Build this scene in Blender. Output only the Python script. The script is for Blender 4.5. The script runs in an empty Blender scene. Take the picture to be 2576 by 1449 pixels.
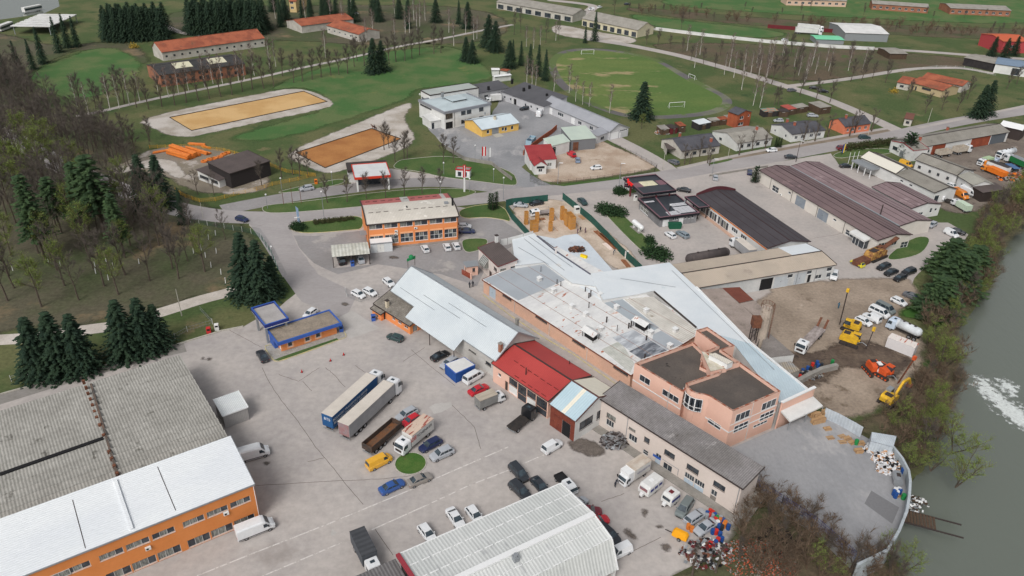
import bpy,math,random
import numpy as np
from mathutils import Vector,Matrix
rng=random.Random(7)
npr=np.random.default_rng(11)
S=bpy.context.scene
COL=S.collection
FPX,PITCH,ROLL,CAMH=1921.9,0.530694,0.029514,96.5
CX,CY=1288.0,724.5
_f=Vector((0,math.cos(PITCH),-math.sin(PITCH)));_u0=Vector((0,math.sin(PITCH),math.cos(PITCH)));_r0=Vector((1,0,0))
_c,_s=math.cos(ROLL),math.sin(ROLL)
_R=_r0*_c+_u0*_s;_U=_u0*_c-_r0*_s
cam=bpy.data.cameras.new('camera');camo=bpy.data.objects.new('camera',cam);COL.objects.link(camo)
cam.sensor_width=36.0;cam.lens=36.0*FPX/2576.0;cam.clip_start=1;cam.clip_end=9000
camo.matrix_world=Matrix(((_R.x,_U.x,-_f.x,0),(_R.y,_U.y,-_f.y,0),(_R.z,_U.z,-_f.z,CAMH),(0,0,0,1)))
S.camera=camo
W=bpy.data.worlds.new('World');S.world=W;W.use_nodes=True
nt=W.node_tree;nt.nodes.clear()
sky=nt.nodes.new('ShaderNodeTexSky');sky.sky_type='NISHITA';sky.sun_disc=False
SUN_EL,SUN_AZ=math.radians(46),math.radians(205)
sky.sun_elevation=SUN_EL;sky.sun_rotation=SUN_AZ;sky.air_density=1.0;sky.dust_density=4.0;sky.ozone_density=1.0
hs=nt.nodes.new('ShaderNodeHueSaturation');hs.inputs['Saturation'].default_value=0.22
bg=nt.nodes.new('ShaderNodeBackground');bg.inputs['Strength'].default_value=0.12
ow=nt.nodes.new('ShaderNodeOutputWorld')
nt.links.new(sky.outputs[0],hs.inputs['Color']);nt.links.new(hs.outputs[0],bg.inputs['Color']);nt.links.new(bg.outputs[0],ow.inputs['Surface'])
sl=bpy.data.lights.new('sun','SUN');sl.energy=1.35;sl.angle=math.radians(22);sl.color=(1,0.965,0.92)
so=bpy.data.objects.new('sun',sl);COL.objects.link(so)
_d=Vector((math.sin(SUN_AZ)*math.cos(SUN_EL),math.cos(SUN_AZ)*math.cos(SUN_EL),math.sin(SUN_EL)))
so.rotation_euler=_d.to_track_quat('Z','Y').to_euler();so.location=(0,0,200)
S.view_settings.view_transform='Standard';S.view_settings.look='None';S.view_settings.gamma=1
S.view_settings.use_curve_mapping=False;S.view_settings.exposure=0.1
S.render.engine='CYCLES';S.cycles.max_bounces=5;S.cycles.diffuse_bounces=2;S.cycles.transparent_max_bounces=10
S.cycles.use_denoising=True
def ray(px,py):
 x=(px-CX)/FPX;y=-(py-CY)/FPX
 return _f+_R*x+_U*y
def P(px,py,z=0.0):
 d=ray(px,py);k=(z-CAMH)/d.z
 return Vector((d.x*k,d.y*k,z))
def proj(p):
 v=Vector(p)-Vector((0,0,CAMH));w=v.dot(_f)
 return CX+FPX*v.dot(_R)/w,CY-FPX*v.dot(_U)/w
def hgt(base,top,z0=0.0):
 b=P(base[0],base[1],z0);lo,hi=0.0,60.0
 for _ in range(30):
  m=(lo+hi)/2
  if proj((b.x,b.y,z0+m))[1]>top[1]:lo=m
  else:hi=m
 return lo
def tl(i,j):return lambda x,y:(644*i+x/4,362.25*j+y/4)
def zm(x0,y0,s):return lambda x,y:((x0+x/s)*.63889,(y0+y/s)*.63889)
T={(i,j):tl(i,j) for i in range(4) for j in range(4)}
ZA=zm(1400,750,5.152);ZB=zm(980,1180,6.44);ZC=zm(2440,670,9.908);ZD=zm(1240,1420,5.152);ZE=zm(3640,560,4.263)
ZF=zm(2560,400,5.152);ZG=zm(3000,400,5.152);ZH=zm(3500,460,4.831);ZI=zm(2400,1760,5.152);ZJ=zm(2700,1900,5.797)
ZK=zm(2000,480,8.573);ZL=zm(3300,1180,6.44);ZM=zm(3350,1400,6.44);ZN=zm(1840,880,6.44);ZO=zm(2000,760,4.767);ZP=zm(1640,300,5.152)
def V3(a):return Vector(a)
def lin(v):v/=255.0;return v/12.92 if v<=.04045 else((v+.055)/1.055)**2.4
def rgb(r,g,b):return(lin(r),lin(g),lin(b),1)
MATS={}
def mat(name,col,col2=None,rough=.85,metal=0.0,sc=.25,amt=.5,fine=0.10,fsc=3.0,stretch=(1,1,1),bump=0.0,bsc=8.0,rib=None,ribd=.25,soft=None,objcol=False,spec=.3,spots=None,coord='Object',emis=0,extra=None,brick=None):
 if name in MATS:return MATS[name]
 m=bpy.data.materials.new(name);m.use_nodes=True;n=m.node_tree;n.nodes.clear();L=n.links.new
 N=lambda t,**k:_nn(n,t,k)
 out=N('ShaderNodeOutputMaterial');b=N('ShaderNodeBsdfPrincipled')
 b.inputs['Roughness'].default_value=rough;b.inputs['Metallic'].default_value=metal;b.inputs['Specular IOR Level'].default_value=spec
 tc=N('ShaderNodeTexCoord');mp=N('ShaderNodeMapping');L(tc.outputs[coord],mp.inputs[0]);mp.inputs['Scale'].default_value=stretch
 vec=mp.outputs[0]
 def noise(scale,det=4,rgh=.6,v=None):
  q=N('ShaderNodeTexNoise');q.inputs['Scale'].default_value=scale;q.inputs['Detail'].default_value=det;q.inputs['Roughness'].default_value=rgh
  L(v or vec,q.inputs['Vector']);return q.outputs['Fac']
 def mapr(v,a,c,lo=0.,hi=1.):
  q=N('ShaderNodeMapRange');q.inputs[1].default_value=a;q.inputs[2].default_value=c;q.inputs[3].default_value=lo;q.inputs[4].default_value=hi
  L(v,q.inputs[0]);return q.outputs[0]
 def mix(f,a,c,mode='MIX'):
  q=N('ShaderNodeMix',data_type='RGBA',blend_type=mode)
  for s_,v in((0,f),(6,a),(7,c)):
   if hasattr(v,'is_linked') or hasattr(v,'links'):L(v,q.inputs[s_])
   else:q.inputs[s_].default_value=v
  return q.outputs[2]
 if objcol:
  oi=N('ShaderNodeObjectInfo');base=oi.outputs['Color']
 else:
  base=tuple(col)
 if col2 is not None:
  base=mix(mapr(noise(sc),.5-.22*(1.2-amt),.5+.22*(1.2-amt)+.02),base,tuple(col2))
 if spots:
  for(sc_,ss,th,sf) in spots:
   base=mix(mapr(noise(ss,5,.65),th,th+sf),base,tuple(sc_))
 if brick:
  q=N('ShaderNodeTexBrick');q.inputs['Scale'].default_value=1;q.inputs['Brick Width'].default_value=brick[1];q.inputs['Row Height'].default_value=brick[2]
  q.inputs['Mortar Size'].default_value=.015;q.inputs['Color1'].default_value=(1,1,1,1);q.inputs['Color2'].default_value=(.8,.8,.8,1);q.inputs['Mortar'].default_value=brick[0]
  L(vec,q.inputs['Vector']);base=mix(1.0,base,q.outputs[0],'MULTIPLY')
 if fine:
  f=mapr(noise(fsc,6,.7),.25,.75,1-fine*1.6,1+fine*1.6)
  cb=N('ShaderNodeCombineColor');[L(f,cb.inputs[k]) for k in range(3)]
  base=mix(1.0,base,cb.outputs[0],'MULTIPLY')
 hgtv=None
 if rib:
  wv=N('ShaderNodeTexWave',bands_direction=rib[0],wave_profile='SIN');wv.inputs['Scale'].default_value=math.pi*2/20.0/rib[1]
  L(tc.outputs[coord],wv.inputs['Vector']);hgtv=wv.outputs['Fac']
  cb=N('ShaderNodeCombineColor');g=mapr(hgtv,0,1,1-ribd,1+ribd*.3);[L(g,cb.inputs[k]) for k in range(3)]
  base=mix(1.0,base,cb.outputs[0],'MULTIPLY')
 if hasattr(base,'links'):L(base,b.inputs['Base Color'])
 else:b.inputs['Base Color'].default_value=base
 if bump:
  bp=N('ShaderNodeBump');bp.inputs['Strength'].default_value=bump;bp.inputs['Distance'].default_value=.1
  L(noise(bsc,5),bp.inputs['Height']);L(bp.outputs[0],b.inputs['Normal'])
 elif hgtv is not None:
  bp=N('ShaderNodeBump');bp.inputs['Strength'].default_value=.5;bp.inputs['Distance'].default_value=.06
  L(hgtv,bp.inputs['Height']);L(bp.outputs[0],b.inputs['Normal'])
 if emis:
  b.inputs['Emission Color'].default_value=col;b.inputs['Emission Strength'].default_value=emis
 shader=b.outputs[0]
 if soft:
  at=N('ShaderNodeAttribute',attribute_name='sd');nz=noise(soft[0],6,.65,tc.outputs['Object'])
  ad=N('ShaderNodeMath',operation='MULTIPLY_ADD');L(nz,ad.inputs[0]);ad.inputs[1].default_value=2*soft[1];ad.inputs[2].default_value=-soft[1]
  sm=N('ShaderNodeMath',operation='ADD');L(at.outputs['Fac'],sm.inputs[0]);L(ad.outputs[0],sm.inputs[1])
  fac=mapr(sm.outputs[0],-soft[2],soft[2])
  tr=N('ShaderNodeBsdfTransparent');mx=N('ShaderNodeMixShader');L(fac,mx.inputs[0]);L(tr.outputs[0],mx.inputs[1]);L(b.outputs[0],mx.inputs[2]);shader=mx.outputs[0]
 L(shader,out.inputs[0]);MATS[name]=m;return m
def _nn(n,t,k):
 q=n.nodes.new(t)
 for a,v in k.items():setattr(q,a,v)
 return q
CUR=[None]
class MB:
 def __init__(s):s.v=[];s.f=[];s.m=[];s.M=CUR[0]
 def add(s,vs,fs,mi=0):
  o=len(s.v)
  if s.M is not None:vs=[s.M@Vector(v) for v in vs]
  s.v+=[tuple(v) for v in vs];s.f+=[tuple(o+i for i in f) for f in fs];s.m+=[mi]*len(fs)
 def quad(s,a,b,c,d,mi=0):s.add([a,b,c,d],[(0,1,2,3)],mi)
 def poly(s,pts,mi=0):s.add(pts,[tuple(range(len(pts)))],mi)
 def box(s,x0,y0,z0,x1,y1,z1,mi=0):
  s.add([(x0,y0,z0),(x1,y0,z0),(x1,y1,z0),(x0,y1,z0),(x0,y0,z1),(x1,y0,z1),(x1,y1,z1),(x0,y1,z1)],[(0,3,2,1),(4,5,6,7),(0,1,5,4),(1,2,6,5),(2,3,7,6),(3,0,4,7)],mi)
 def hexa(s,b4,t4,mi=0):
  s.add(list(b4)+list(t4),[(0,3,2,1),(4,5,6,7),(0,1,5,4),(1,2,6,5),(2,3,7,6),(3,0,4,7)],mi)
 def bar(s,a,b,w=.1,h=None,mi=0,up=(0,0,1)):
  a,b=Vector(a),Vector(b);d=(b-a).normalized();u=Vector(up)
  if abs(d.dot(u))>.95:u=Vector((1,0,0))
  x=d.cross(u).normalized()*(w/2);y=x.cross(d).normalized()*((h or w)/2)
  s.hexa([a-x-y,a+x-y,a+x+y,a-x+y],[b-x-y,b+x-y,b+x+y,b-x+y],mi)
 def tube(s,a,b,r0,r1=None,n=8,mi=0,caps=True):
  a,b=Vector(a),Vector(b);r1=r0 if r1 is None else r1;d=(b-a).normalized()
  u=Vector((0,0,1)) if abs(d.z)<.9 else Vector((1,0,0));x=d.cross(u).normalized();y=x.cross(d)
  vs=[p+(x*math.cos(t)+y*math.sin(t))*r for p,r in((a,r0),(b,r1)) for t in[2*math.pi*k/n for k in range(n)]]
  fs=[(k,n+k,n+(k+1)%n,(k+1)%n) for k in range(n)]
  if caps:fs+=[tuple(range(n)),tuple(range(2*n-1,n-1,-1))]
  s.add(vs,fs,mi)
 def prism(s,pts,z0,z1,mi=0,top=None):
  n=len(pts);vs=[(p[0],p[1],z0) for p in pts]+[(p[0],p[1],z1) for p in pts]
  s.add(vs,[tuple(range(n,2*n)),tuple(range(n-1,-1,-1))]+[(k,(k+1)%n,n+(k+1)%n,n+k) for k in range(n)],mi)
 def extr(s,prof,y0,y1,mi=0):
  n=len(prof);vs=[(p[0],y0,p[1]) for p in prof]+[(p[0],y1,p[1]) for p in prof]
  s.add(vs,[tuple(range(n)),tuple(range(2*n-1,n-1,-1))]+[(k,n+k,n+(k+1)%n,(k+1)%n) for k in range(n)],mi)
 def sphere(s,c,r,n=8,m=5,mi=0,sz=1.0):
  vs=[(c[0],c[1],c[2]+r*sz)];fs=[]
  for i in range(1,m):
   t=math.pi*i/m
   for k in range(n):a=2*math.pi*k/n;vs.append((c[0]+r*math.sin(t)*math.cos(a),c[1]+r*math.sin(t)*math.sin(a),c[2]+r*sz*math.cos(t)))
  vs.append((c[0],c[1],c[2]-r*sz));e=len(vs)-1
  for k in range(n):
   k2=(k+1)%n;fs.append((0,1+k,1+k2));fs.append((e,1+(m-2)*n+k2,1+(m-2)*n+k))
   for i in range(m-2):fs.append((1+i*n+k,1+(i+1)*n+k,1+(i+1)*n+k2,1+i*n+k2))
  s.add(vs,fs,mi)
 def mesh(s,name,mats,smooth=False):
  me=bpy.data.meshes.new(name);me.from_pydata(s.v,[],s.f)
  for m in(mats if isinstance(mats,(list,tuple)) else[mats]):me.materials.append(m)
  if any(s.m):me.polygons.foreach_set('material_index',s.m)
  if smooth:me.polygons.foreach_set('use_smooth',[True]*len(s.f))
  me.update();return me
 def build(s,name,mats,parent=None,smooth=False,loc=None,rz=None,kind=None):
  return link(name,s.mesh(name,mats,smooth),parent,loc,rz,kind)
NOLINK=[False]
def link(name,data,parent=None,loc=None,rz=None,kind=None):
 o=bpy.data.objects.new(name,data)
 if not NOLINK[0]:COL.objects.link(o)
 if parent is not None:o.parent=parent;KIDS.setdefault(parent,[]).append(o)
 if loc is not None:o.location=loc
 if rz is not None:o.rotation_euler=(0,0,rz)
 if kind:o['kind']=kind
 return o
KIDS={}
def tag(o,label,cat,group=None):
 o['label']=label;o['category']=cat
 if group:o['group']=group
 return o
def thing(name,label,cat,loc=(0,0,0),rz=0.0,group=None):
 o=bpy.data.objects.new(name,None);o.empty_display_size=.5
 if not NOLINK[0]:COL.objects.link(o)
 o.location=loc;o.rotation_euler=(0,0,rz)
 return tag(o,label,cat,group)
def inst(proto,loc,rz=0.0,label=None,cat=None,group=None,color=None,scale=None):
 def cp(o,par):
  c=o.copy();COL.objects.link(c);c.parent=par
  if color is not None:c.color=color
  for k in KIDS.get(o,[]):cp(k,c)
  return c
 r=cp(proto,None);r.location=loc;r.rotation_euler=(0,0,rz)
 if scale is not None:r.scale=(scale,)*3 if not isinstance(scale,(tuple,list)) else scale
 if label:r['label']=label
 if cat:r['category']=cat
 if group:r['group']=group
 elif 'group' in r:del r['group']
 return r
def ring(pts,z=0.0):return[P(x,y,z) for x,y in pts]
def dense(pts,seg,jit=0.0,closed=True):
 out=[];n=len(pts)
 for k in range(n if closed else n-1):
  a,b=pts[k],pts[(k+1)%n];L_=(b-a).length;m=max(1,int(L_/seg))
  for q in range(m):
   p=a.lerp(b,q/m)
   if jit and q:nrm=Vector((-(b-a).y,(b-a).x,0)).normalized();p=p+nrm*rng.uniform(-jit,jit)
   out.append(p)
 if not closed:out.append(pts[-1])
 return out
def smooth_ring(w,it=2,closed=True):
 for _ in range(it):
  o=[];n=len(w)
  for k in range(n):
   a,b=w[k],w[(k+1)%n]
   if not closed and k==n-1:break
   o+=[a.lerp(b,.25),a.lerp(b,.75)]
  if not closed:o=[w[0]]+o+[w[-1]]
  w=o
 return w
def sheet(name,pts,z,m,zb=0.0,seg=3.0,jit=0.0,smooth=0,world=None):
 w=world or ring(pts,zb)
 if smooth:w=smooth_ring(w,smooth)
 if jit:w=dense(w,seg,jit)
 mb=MB();mb.poly([(p.x,p.y,zb+z) for p in w])
 a=sum(w[i].x*w[(i+1)%len(w)].y-w[(i+1)%len(w)].x*w[i].y for i in range(len(w)))
 if a<0:mb.f=[f[::-1] for f in mb.f]
 return mb.build(name,m,kind='structure')
def sdf(X,Y,poly):
 d=np.full(X.shape,1e9);ins=np.zeros(X.shape,bool);n=len(poly)
 for k in range(n):
  ax,ay=poly[k][0],poly[k][1];bx,by=poly[(k+1)%n][0],poly[(k+1)%n][1]
  ex,ey=bx-ax,by-ay;l2=ex*ex+ey*ey+1e-9
  t=np.clip(((X-ax)*ex+(Y-ay)*ey)/l2,0,1)
  d=np.minimum(d,np.hypot(X-ax-t*ex,Y-ay-t*ey))
  c=((ay>Y)!=(by>Y))&(X<(bx-ax)*(Y-ay)/(by-ay+1e-12)+ax);ins^=c
 return np.where(ins,d,-d)
def soft_sheet(name,pts,z,m,margin=3.0,cell=1.5,zb=0.0,kind='structure',world=None,smooth=2):
 w=smooth_ring(world or ring(pts,zb),smooth);xs=[p.x for p in w];ys=[p.y for p in w]
 gx=np.arange(min(xs)-margin,max(xs)+margin+cell,cell);gy=np.arange(min(ys)-margin,max(ys)+margin+cell,cell)
 X,Y=np.meshgrid(gx,gy);D=sdf(X,Y,w)
 nx,ny=len(gx),len(gy);keep=np.maximum.reduce([D[:-1,:-1],D[1:,:-1],D[:-1,1:],D[1:,1:]])>-margin
 idx=np.arange(nx*ny).reshape(ny,nx);J,I=np.nonzero(keep)
 F=np.stack([idx[J,I],idx[J,I+1],idx[J+1,I+1],idx[J+1,I]],1)
 u,inv=np.unique(F,return_inverse=True);F=inv.reshape(F.shape)
 co=np.stack([X.ravel()[u],Y.ravel()[u],np.full(len(u),zb+z)],1)
 me=np_mesh(name,co,F,[m]);at=me.attributes.new('sd','FLOAT','POINT');at.data.foreach_set('value',D.ravel()[u].astype(np.float32))
 return link(name,me,kind=kind)
def np_mesh(name,co,F,mats,mi=None,smooth=False):
 me=bpy.data.meshes.new(name);k=F.shape[1];nf=len(F)
 me.vertices.add(len(co));me.vertices.foreach_set('co',np.asarray(co,np.float32).ravel())
 me.loops.add(nf*k);me.loops.foreach_set('vertex_index',F.astype(np.int32).ravel())
 me.polygons.add(nf);me.polygons.foreach_set('loop_start',(np.arange(nf)*k).astype(np.int32))
 for m in mats:me.materials.append(m)
 if mi is not None:me.polygons.foreach_set('material_index',np.asarray(mi,np.int32))
 if smooth:me.polygons.foreach_set('use_smooth',np.ones(nf,bool))
 me.update(calc_edges=True);return me
def path_strip(pts,width,z=0.0,smooth=2):
 c=smooth_ring([P(x,y,z) for x,y in pts],smooth,closed=False);L_,R_=[],[]
 for k,p in enumerate(c):
  d=(c[min(k+1,len(c)-1)]-c[max(k-1,0)]).normalized();n=Vector((-d.y,d.x,0));L_.append(p+n*width/2);R_.append(p-n*width/2)
 return L_+R_[::-1],c
# ========================= SETTING: ground, river, roads
RIV=[(2258,1560),(2268,1449),(2273,1380),(2288,1312),(2298,1245),(2325,1205),(2362,1150),(2395,1060),(2435,965),(2420,900),(2410,860),(2425,820),(2478,765),(2505,724),(2515,650),(2532,605),(2576,570),(2640,525),(2760,470),(2950,420),(3600,330),(4200,600),(3600,1560)]
RIVW=[P(x,y,-3.5) for x,y in RIV]
ax_=lambda a,b,c,far:np.concatenate([np.array([-4000,-2000,-1000])+a*0,np.arange(a,b,c),far])
gx=np.concatenate([[-4000,-2000,-1000,-600],np.arange(-420,430,2.5),[600,1000,2000,4000]])
gy=np.concatenate([[-1500,-300,0],np.arange(50,640,2.5),[700,900,1400,2500,5000]])
X,Y=np.meshgrid(gx,gy);D=sdf(X,Y,RIVW)
wob=1.2*np.sin(X*.31+1.3*np.sin(Y*.17))*np.cos(Y*.23)
Z=-4.6*np.clip((D+8+wob)/7.5,0,1)**1.3
Z=np.where(D<-9.5,0,Z)
ny,nx=X.shape;idx=np.arange(nx*ny).reshape(ny,nx)
F=np.stack([idx[:-1,:-1].ravel(),idx[:-1,1:].ravel(),idx[1:,1:].ravel(),idx[1:,:-1].ravel()],1)
m_grass=mat('grass',rgb(72,88,50),rgb(96,98,64),sc=.05,amt=.9,fine=.22,fsc=1.2,spots=[(rgb(116,108,78),.06,.64,.06),(rgb(56,76,42),.11,.60,.08)],rough=.95,bump=.4,bsc=2.5)
m_lawn=mat('lawn',rgb(66,92,46),rgb(86,102,58),sc=.12,amt=.8,fine=.25,fsc=2.2,rough=.95,bump=.4,bsc=4)
m_wood=mat('woodland_floor',rgb(88,84,68),rgb(74,82,54),sc=.03,amt=.9,fine=.25,fsc=1.0,rough=.95,bump=.5,bsc=2,spots=[(rgb(122,106,82),.045,.57,.1)],soft=(.08,6,1.5))
m_scrub=mat('scrub_soil',rgb(96,84,68),rgb(78,82,56),sc=.05,amt=.8,fine=.3,fsc=1.1,rough=.95,bump=.5,bsc=2,spots=[(rgb(70,96,46),.07,.6,.08)],soft=(.12,5,1.2))
m_meadow=mat('bright_meadow',rgb(68,102,54),rgb(92,108,66),sc=.06,amt=.9,fine=.18,fsc=1.5,rough=.95,spots=[(rgb(112,116,70),.05,.62,.07)],soft=(.1,4,1.5),bump=.3,bsc=3)
m_conc=mat('yard_concrete',rgb(180,173,168),rgb(166,160,157),sc=.06,amt=.7,fine=.10,fsc=.7,rough=.9,spots=[(rgb(150,143,138),.045,.60,.10),(rgb(184,176,170),.09,.66,.05),(rgb(96,88,82),.30,.74,.03),(rgb(110,102,96),1.1,.76,.02)],bump=.12,bsc=3)
m_conc2=mat('pale_concrete',rgb(178,170,165),rgb(166,160,156),sc=.08,amt=.7,fine=.08,fsc=1.0,rough=.9,spots=[(rgb(150,144,140),.09,.62,.08),(rgb(120,114,110),.6,.75,.02)])
m_asph=mat('asphalt',rgb(150,147,147),rgb(138,134,133),sc=.05,amt=.8,fine=.08,fsc=1.2,rough=.9,spots=[(rgb(166,161,157),.07,.60,.06),(rgb(112,108,106),.25,.72,.03)])
m_asph2=mat('grey_asphalt',rgb(150,150,152),rgb(132,133,136),sc=.05,amt=.8,fine=.08,fsc=1.5,rough=.9,spots=[(rgb(170,168,168),.06,.57,.08),(rgb(112,112,114),.15,.70,.04)],stretch=(1,.6,1))
m_road=mat('road_asphalt',rgb(164,159,158),rgb(152,147,146),sc=.07,amt=.7,fine=.07,fsc=1.5,rough=.9,spots=[(rgb(134,129,127),.1,.66,.05)],stretch=(.5,1,1))
m_gravel=mat('pale_gravel',rgb(190,183,176),rgb(164,155,144),sc=.12,amt=.8,fine=.16,fsc=2.5,rough=.95,spots=[(rgb(104,106,74),.12,.68,.05)],soft=(.25,1.6,.5),bump=.3)
m_dirt=mat('dirt',rgb(160,145,130),rgb(138,124,110),sc=.08,amt=.8,fine=.18,fsc=1.5,rough=.95,spots=[(rgb(112,98,84),.1,.62,.06),(rgb(182,168,154),.13,.66,.05),(rgb(86,76,66),.3,.72,.03)],soft=(.15,3,.8),bump=.4,bsc=2)
m_mud=mat('dark_mud',rgb(104,90,78),rgb(80,68,60),sc=.2,amt=.8,fine=.25,fsc=1.5,rough=.8,spots=[(rgb(58,50,46),.25,.6,.05),(rgb(134,118,102),.3,.66,.04)],soft=(.2,4,.8),bump=.6,bsc=2)
m_sand=mat('arena_sand',rgb(203,168,118),rgb(190,152,100),sc=.08,amt=.8,fine=.08,fsc=2,rough=.95)
m_sand2=mat('brown_arena_sand',rgb(174,122,72),rgb(156,104,60),sc=.08,amt=.8,fine=.12,fsc=2,rough=.95)
m_site=mat('site_sand',rgb(200,184,168),rgb(178,160,142),sc=.2,amt=.8,fine=.12,fsc=2,rough=.95,spots=[(rgb(150,130,110),.3,.66,.05),(rgb(222,206,192),.25,.66,.05)],soft=(.3,1.2,.4))
m_white=mat('white_paint',rgb(205,200,196),fine=.15,fsc=3,rough=.7,spots=[(rgb(172,165,160),.8,.5,.1)])
m_kerb=mat('kerb_stone',rgb(176,172,162),fine=.15,fsc=2,rough=.9)
m_kerby=mat('yellow_kerb',rgb(196,184,130),rgb(180,172,150),sc=1,amt=.8,fine=.1,rough=.8)
m_track=mat('cinder_track',rgb(96,92,92),rgb(110,106,102),sc=.3,fine=.15,rough=.95,soft=(.3,.8,.3))
g=np_mesh('ground',np.stack([X.ravel(),Y.ravel(),Z.ravel()],1),F,[m_grass]);link('ground',g,kind='structure')
m_water=bpy.data.materials.new('river_water');m_water.use_nodes=True
_b=m_water.node_tree.nodes['Principled BSDF'];_b.inputs['Base Color'].default_value=rgb(104,110,102);_b.inputs['Roughness'].default_value=.12;_b.inputs['Specular IOR Level'].default_value=.5
_n=m_water.node_tree.nodes.new('ShaderNodeTexNoise');_n.inputs['Scale'].default_value=.9;_n.inputs['Detail'].default_value=6;_t=m_water.node_tree.nodes.new('ShaderNodeTexCoord')
_p=m_water.node_tree.nodes.new('ShaderNodeMapping');_p.inputs['Scale'].default_value=(1,.35,1);_k=m_water.node_tree.nodes.new('ShaderNodeBump');_k.inputs['Strength'].default_value=.35;_k.inputs['Distance'].default_value=.25
_l=m_water.node_tree.links.new;_l(_t.outputs['Object'],_p.inputs[0]);_l(_p.outputs[0],_n.inputs['Vector']);_l(_n.outputs['Fac'],_k.inputs['Height']);_l(_k.outputs[0],_b.inputs['Normal'])
mb=MB();mb.quad((-5,-300,-3.5),(1200,-300,-3.5),(1200,700,-3.5),(-5,700,-3.5))
mb=MB();mb.poly([(p.x,p.y,-3.5) for p in[P(x-26,y,-3.5) for x,y in RIV[:18]]]+[(p.x,p.y,-3.5) for p in RIVW[18:]])
_a=mb.build('river',m_water,kind='structure')
m_foam=mat('river_foam',rgb(205,210,208),fine=.2,fsc=2,rough=.6,soft=(.8,5.5,.8))
soft_sheet('river_foam',[(2462,948),(2490,955),(2520,1000),(2560,1020),(2600,1050),(2600,1090),(2560,1070),(2520,1040),(2480,1000),(2450,965)],.05,m_foam,zb=-3.5,cell=.8,kind='stuff')
soft_sheet('river_foam',[(2510,962),(2535,958),(2556,978),(2552,996),(2528,990),(2512,978)],.07,m_foam,zb=-3.5,cell=.8,kind='stuff')
sheet('river',[(-200,-20),(-200,40),(-20,52),(40,44),(110,34),(150,16),(140,-30)],.02,m_water)
soft_sheet('woodland_floor',[(-260,210),(40,215),(100,280),(210,300),(330,335),(330,400),(420,470),(620,560),(690,690),(600,715),(430,768),(250,812),(80,835),(-260,850)],.004,m_wood,cell=3,margin=8)
soft_sheet('woodland_floor',[(-260,60),(60,90),(120,120),(260,105),(330,110),(390,150),(330,165),(250,118),(160,135),(70,190),(-40,215),(-260,230)],.004,m_wood,cell=3,margin=8)
soft_sheet('woodland_floor',[(400,20),(900,10),(1250,20),(1300,100),(1000,118),(700,100),(420,95)],.004,m_wood,cell=3,margin=8)
soft_sheet('meadow',[(70,192),(110,165),(212,126),(275,118),(312,128),(362,160),(340,200),(200,262),(90,220)],.008,m_meadow,cell=2.5,margin=5)
soft_sheet('meadow',[(860,150),(1000,125),(1150,110),(1240,180),(1235,205),(1040,222),(1030,250),(900,290),(700,355),(540,355),(700,310),(855,265),(770,215),(640,232)],.004,m_meadow,cell=3,margin=6)
soft_sheet('meadow',[(1560,30),(1700,50),(1930,72),(2000,90),(1880,98),(1650,72)],.004,m_meadow,cell=3,margin=5)
soft_sheet('meadow',[(1800,-20),(2576,-10),(2700,40),(2576,62),(2300,52),(1950,35),(1600,8)],.004,m_meadow,cell=4,margin=6)
soft_sheet('scrub_ground',[(1600,108),(1850,108),(2100,122),(2300,135),(2480,150),(2440,168),(2250,178),(2010,212),(1880,180),(1750,148)],.006,m_scrub,cell=3,margin=6)
soft_sheet('scrub_ground',[(1560,14),(1932,48),(2300,66),(2700,76),(2700,104),(2300,92),(1932,68),(1600,34)],.006,m_scrub,cell=4,margin=6)
soft_sheet('river_bank_soil',[(2640,440),(2560,470),(2450,560),(2420,640),(2300,720),(2360,800),(2320,900),(2290,980),(2180,1060),(2100,1050),(2260,1150),(2290,1200),(2330,1190),(2400,1040),(2420,900),(2400,830),(2500,720),(2520,620),(2640,520)],.004,m_scrub,cell=2,margin=6)
soft_sheet('river_bank_soil',[(1890,1230),(2000,1290),(2150,1420),(2260,1400),(2265,1470),(2200,1560),(1500,1620),(1700,1449),(1800,1400),(1860,1330)],.016,m_scrub,cell=1.5,margin=5)
pitch=[(1380,178),(1382,145),(1420,124),(1500,120),(1600,134),(1660,150),(1730,190),(1800,225),(1845,250),(1838,272),(1790,290),(1690,299),(1600,300),(1530,285),(1460,255),(1400,215)]
m_pitch=mat('pitch_grass',rgb(84,108,54),rgb(100,116,62),sc=.04,amt=.9,fine=.18,fsc=1.4,rough=.95,spots=[(rgb(150,138,102),.045,.55,.05),(rgb(70,104,46),.07,.62,.06)],stretch=(.45,1,1))
tr_=smooth_ring(ring(pitch),3)
mb=MB();nT=len(tr_)
cen=sum(tr_,Vector((0,0,0)))/nT
inn=[cen+(p-cen)*(1-4.5/(p-cen).length) for p in tr_]
for k in range(nT):mb.quad(tr_[k]+V3((0,0,.012)),tr_[(k+1)%nT]+V3((0,0,.012)),inn[(k+1)%nT]+V3((0,0,.012)),inn[k]+V3((0,0,.012)))
mb.build('running_track',mat('cinder',rgb(100,97,98),rgb(116,120,96),sc=.05,amt=.9,fine=.15,rough=.95,spots=[(rgb(90,106,62),.035,.52,.04)]),kind='structure')
sheet('football_pitch',None,.008,m_pitch,world=inn)
sheet('yard',[(-400,1105),(0,993),(212,934),(375,889),(557,833),(612,822),(650,800),(700,775),(745,738),(716,700),(690,655),(655,600),(626,566),(640,540),(760,545),(1150,520),(1300,540),(1350,600),(1500,700),(1700,900),(1990,1010),(1900,1210),(1862,1330),(1820,1385),(1690,1449),(1500,1700),(-400,1900)],.012,m_conc,jit=.15)
sheet('car_park',[(738,592),(790,594),(860,586),(915,579),(960,600),(1150,560),(1219,548),(1264,554),(1300,577),(1335,602),(1240,640),(1200,720),(1110,690),(950,665),(850,690),(790,662),(752,622)],.016,m_asph,jit=.2)
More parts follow.
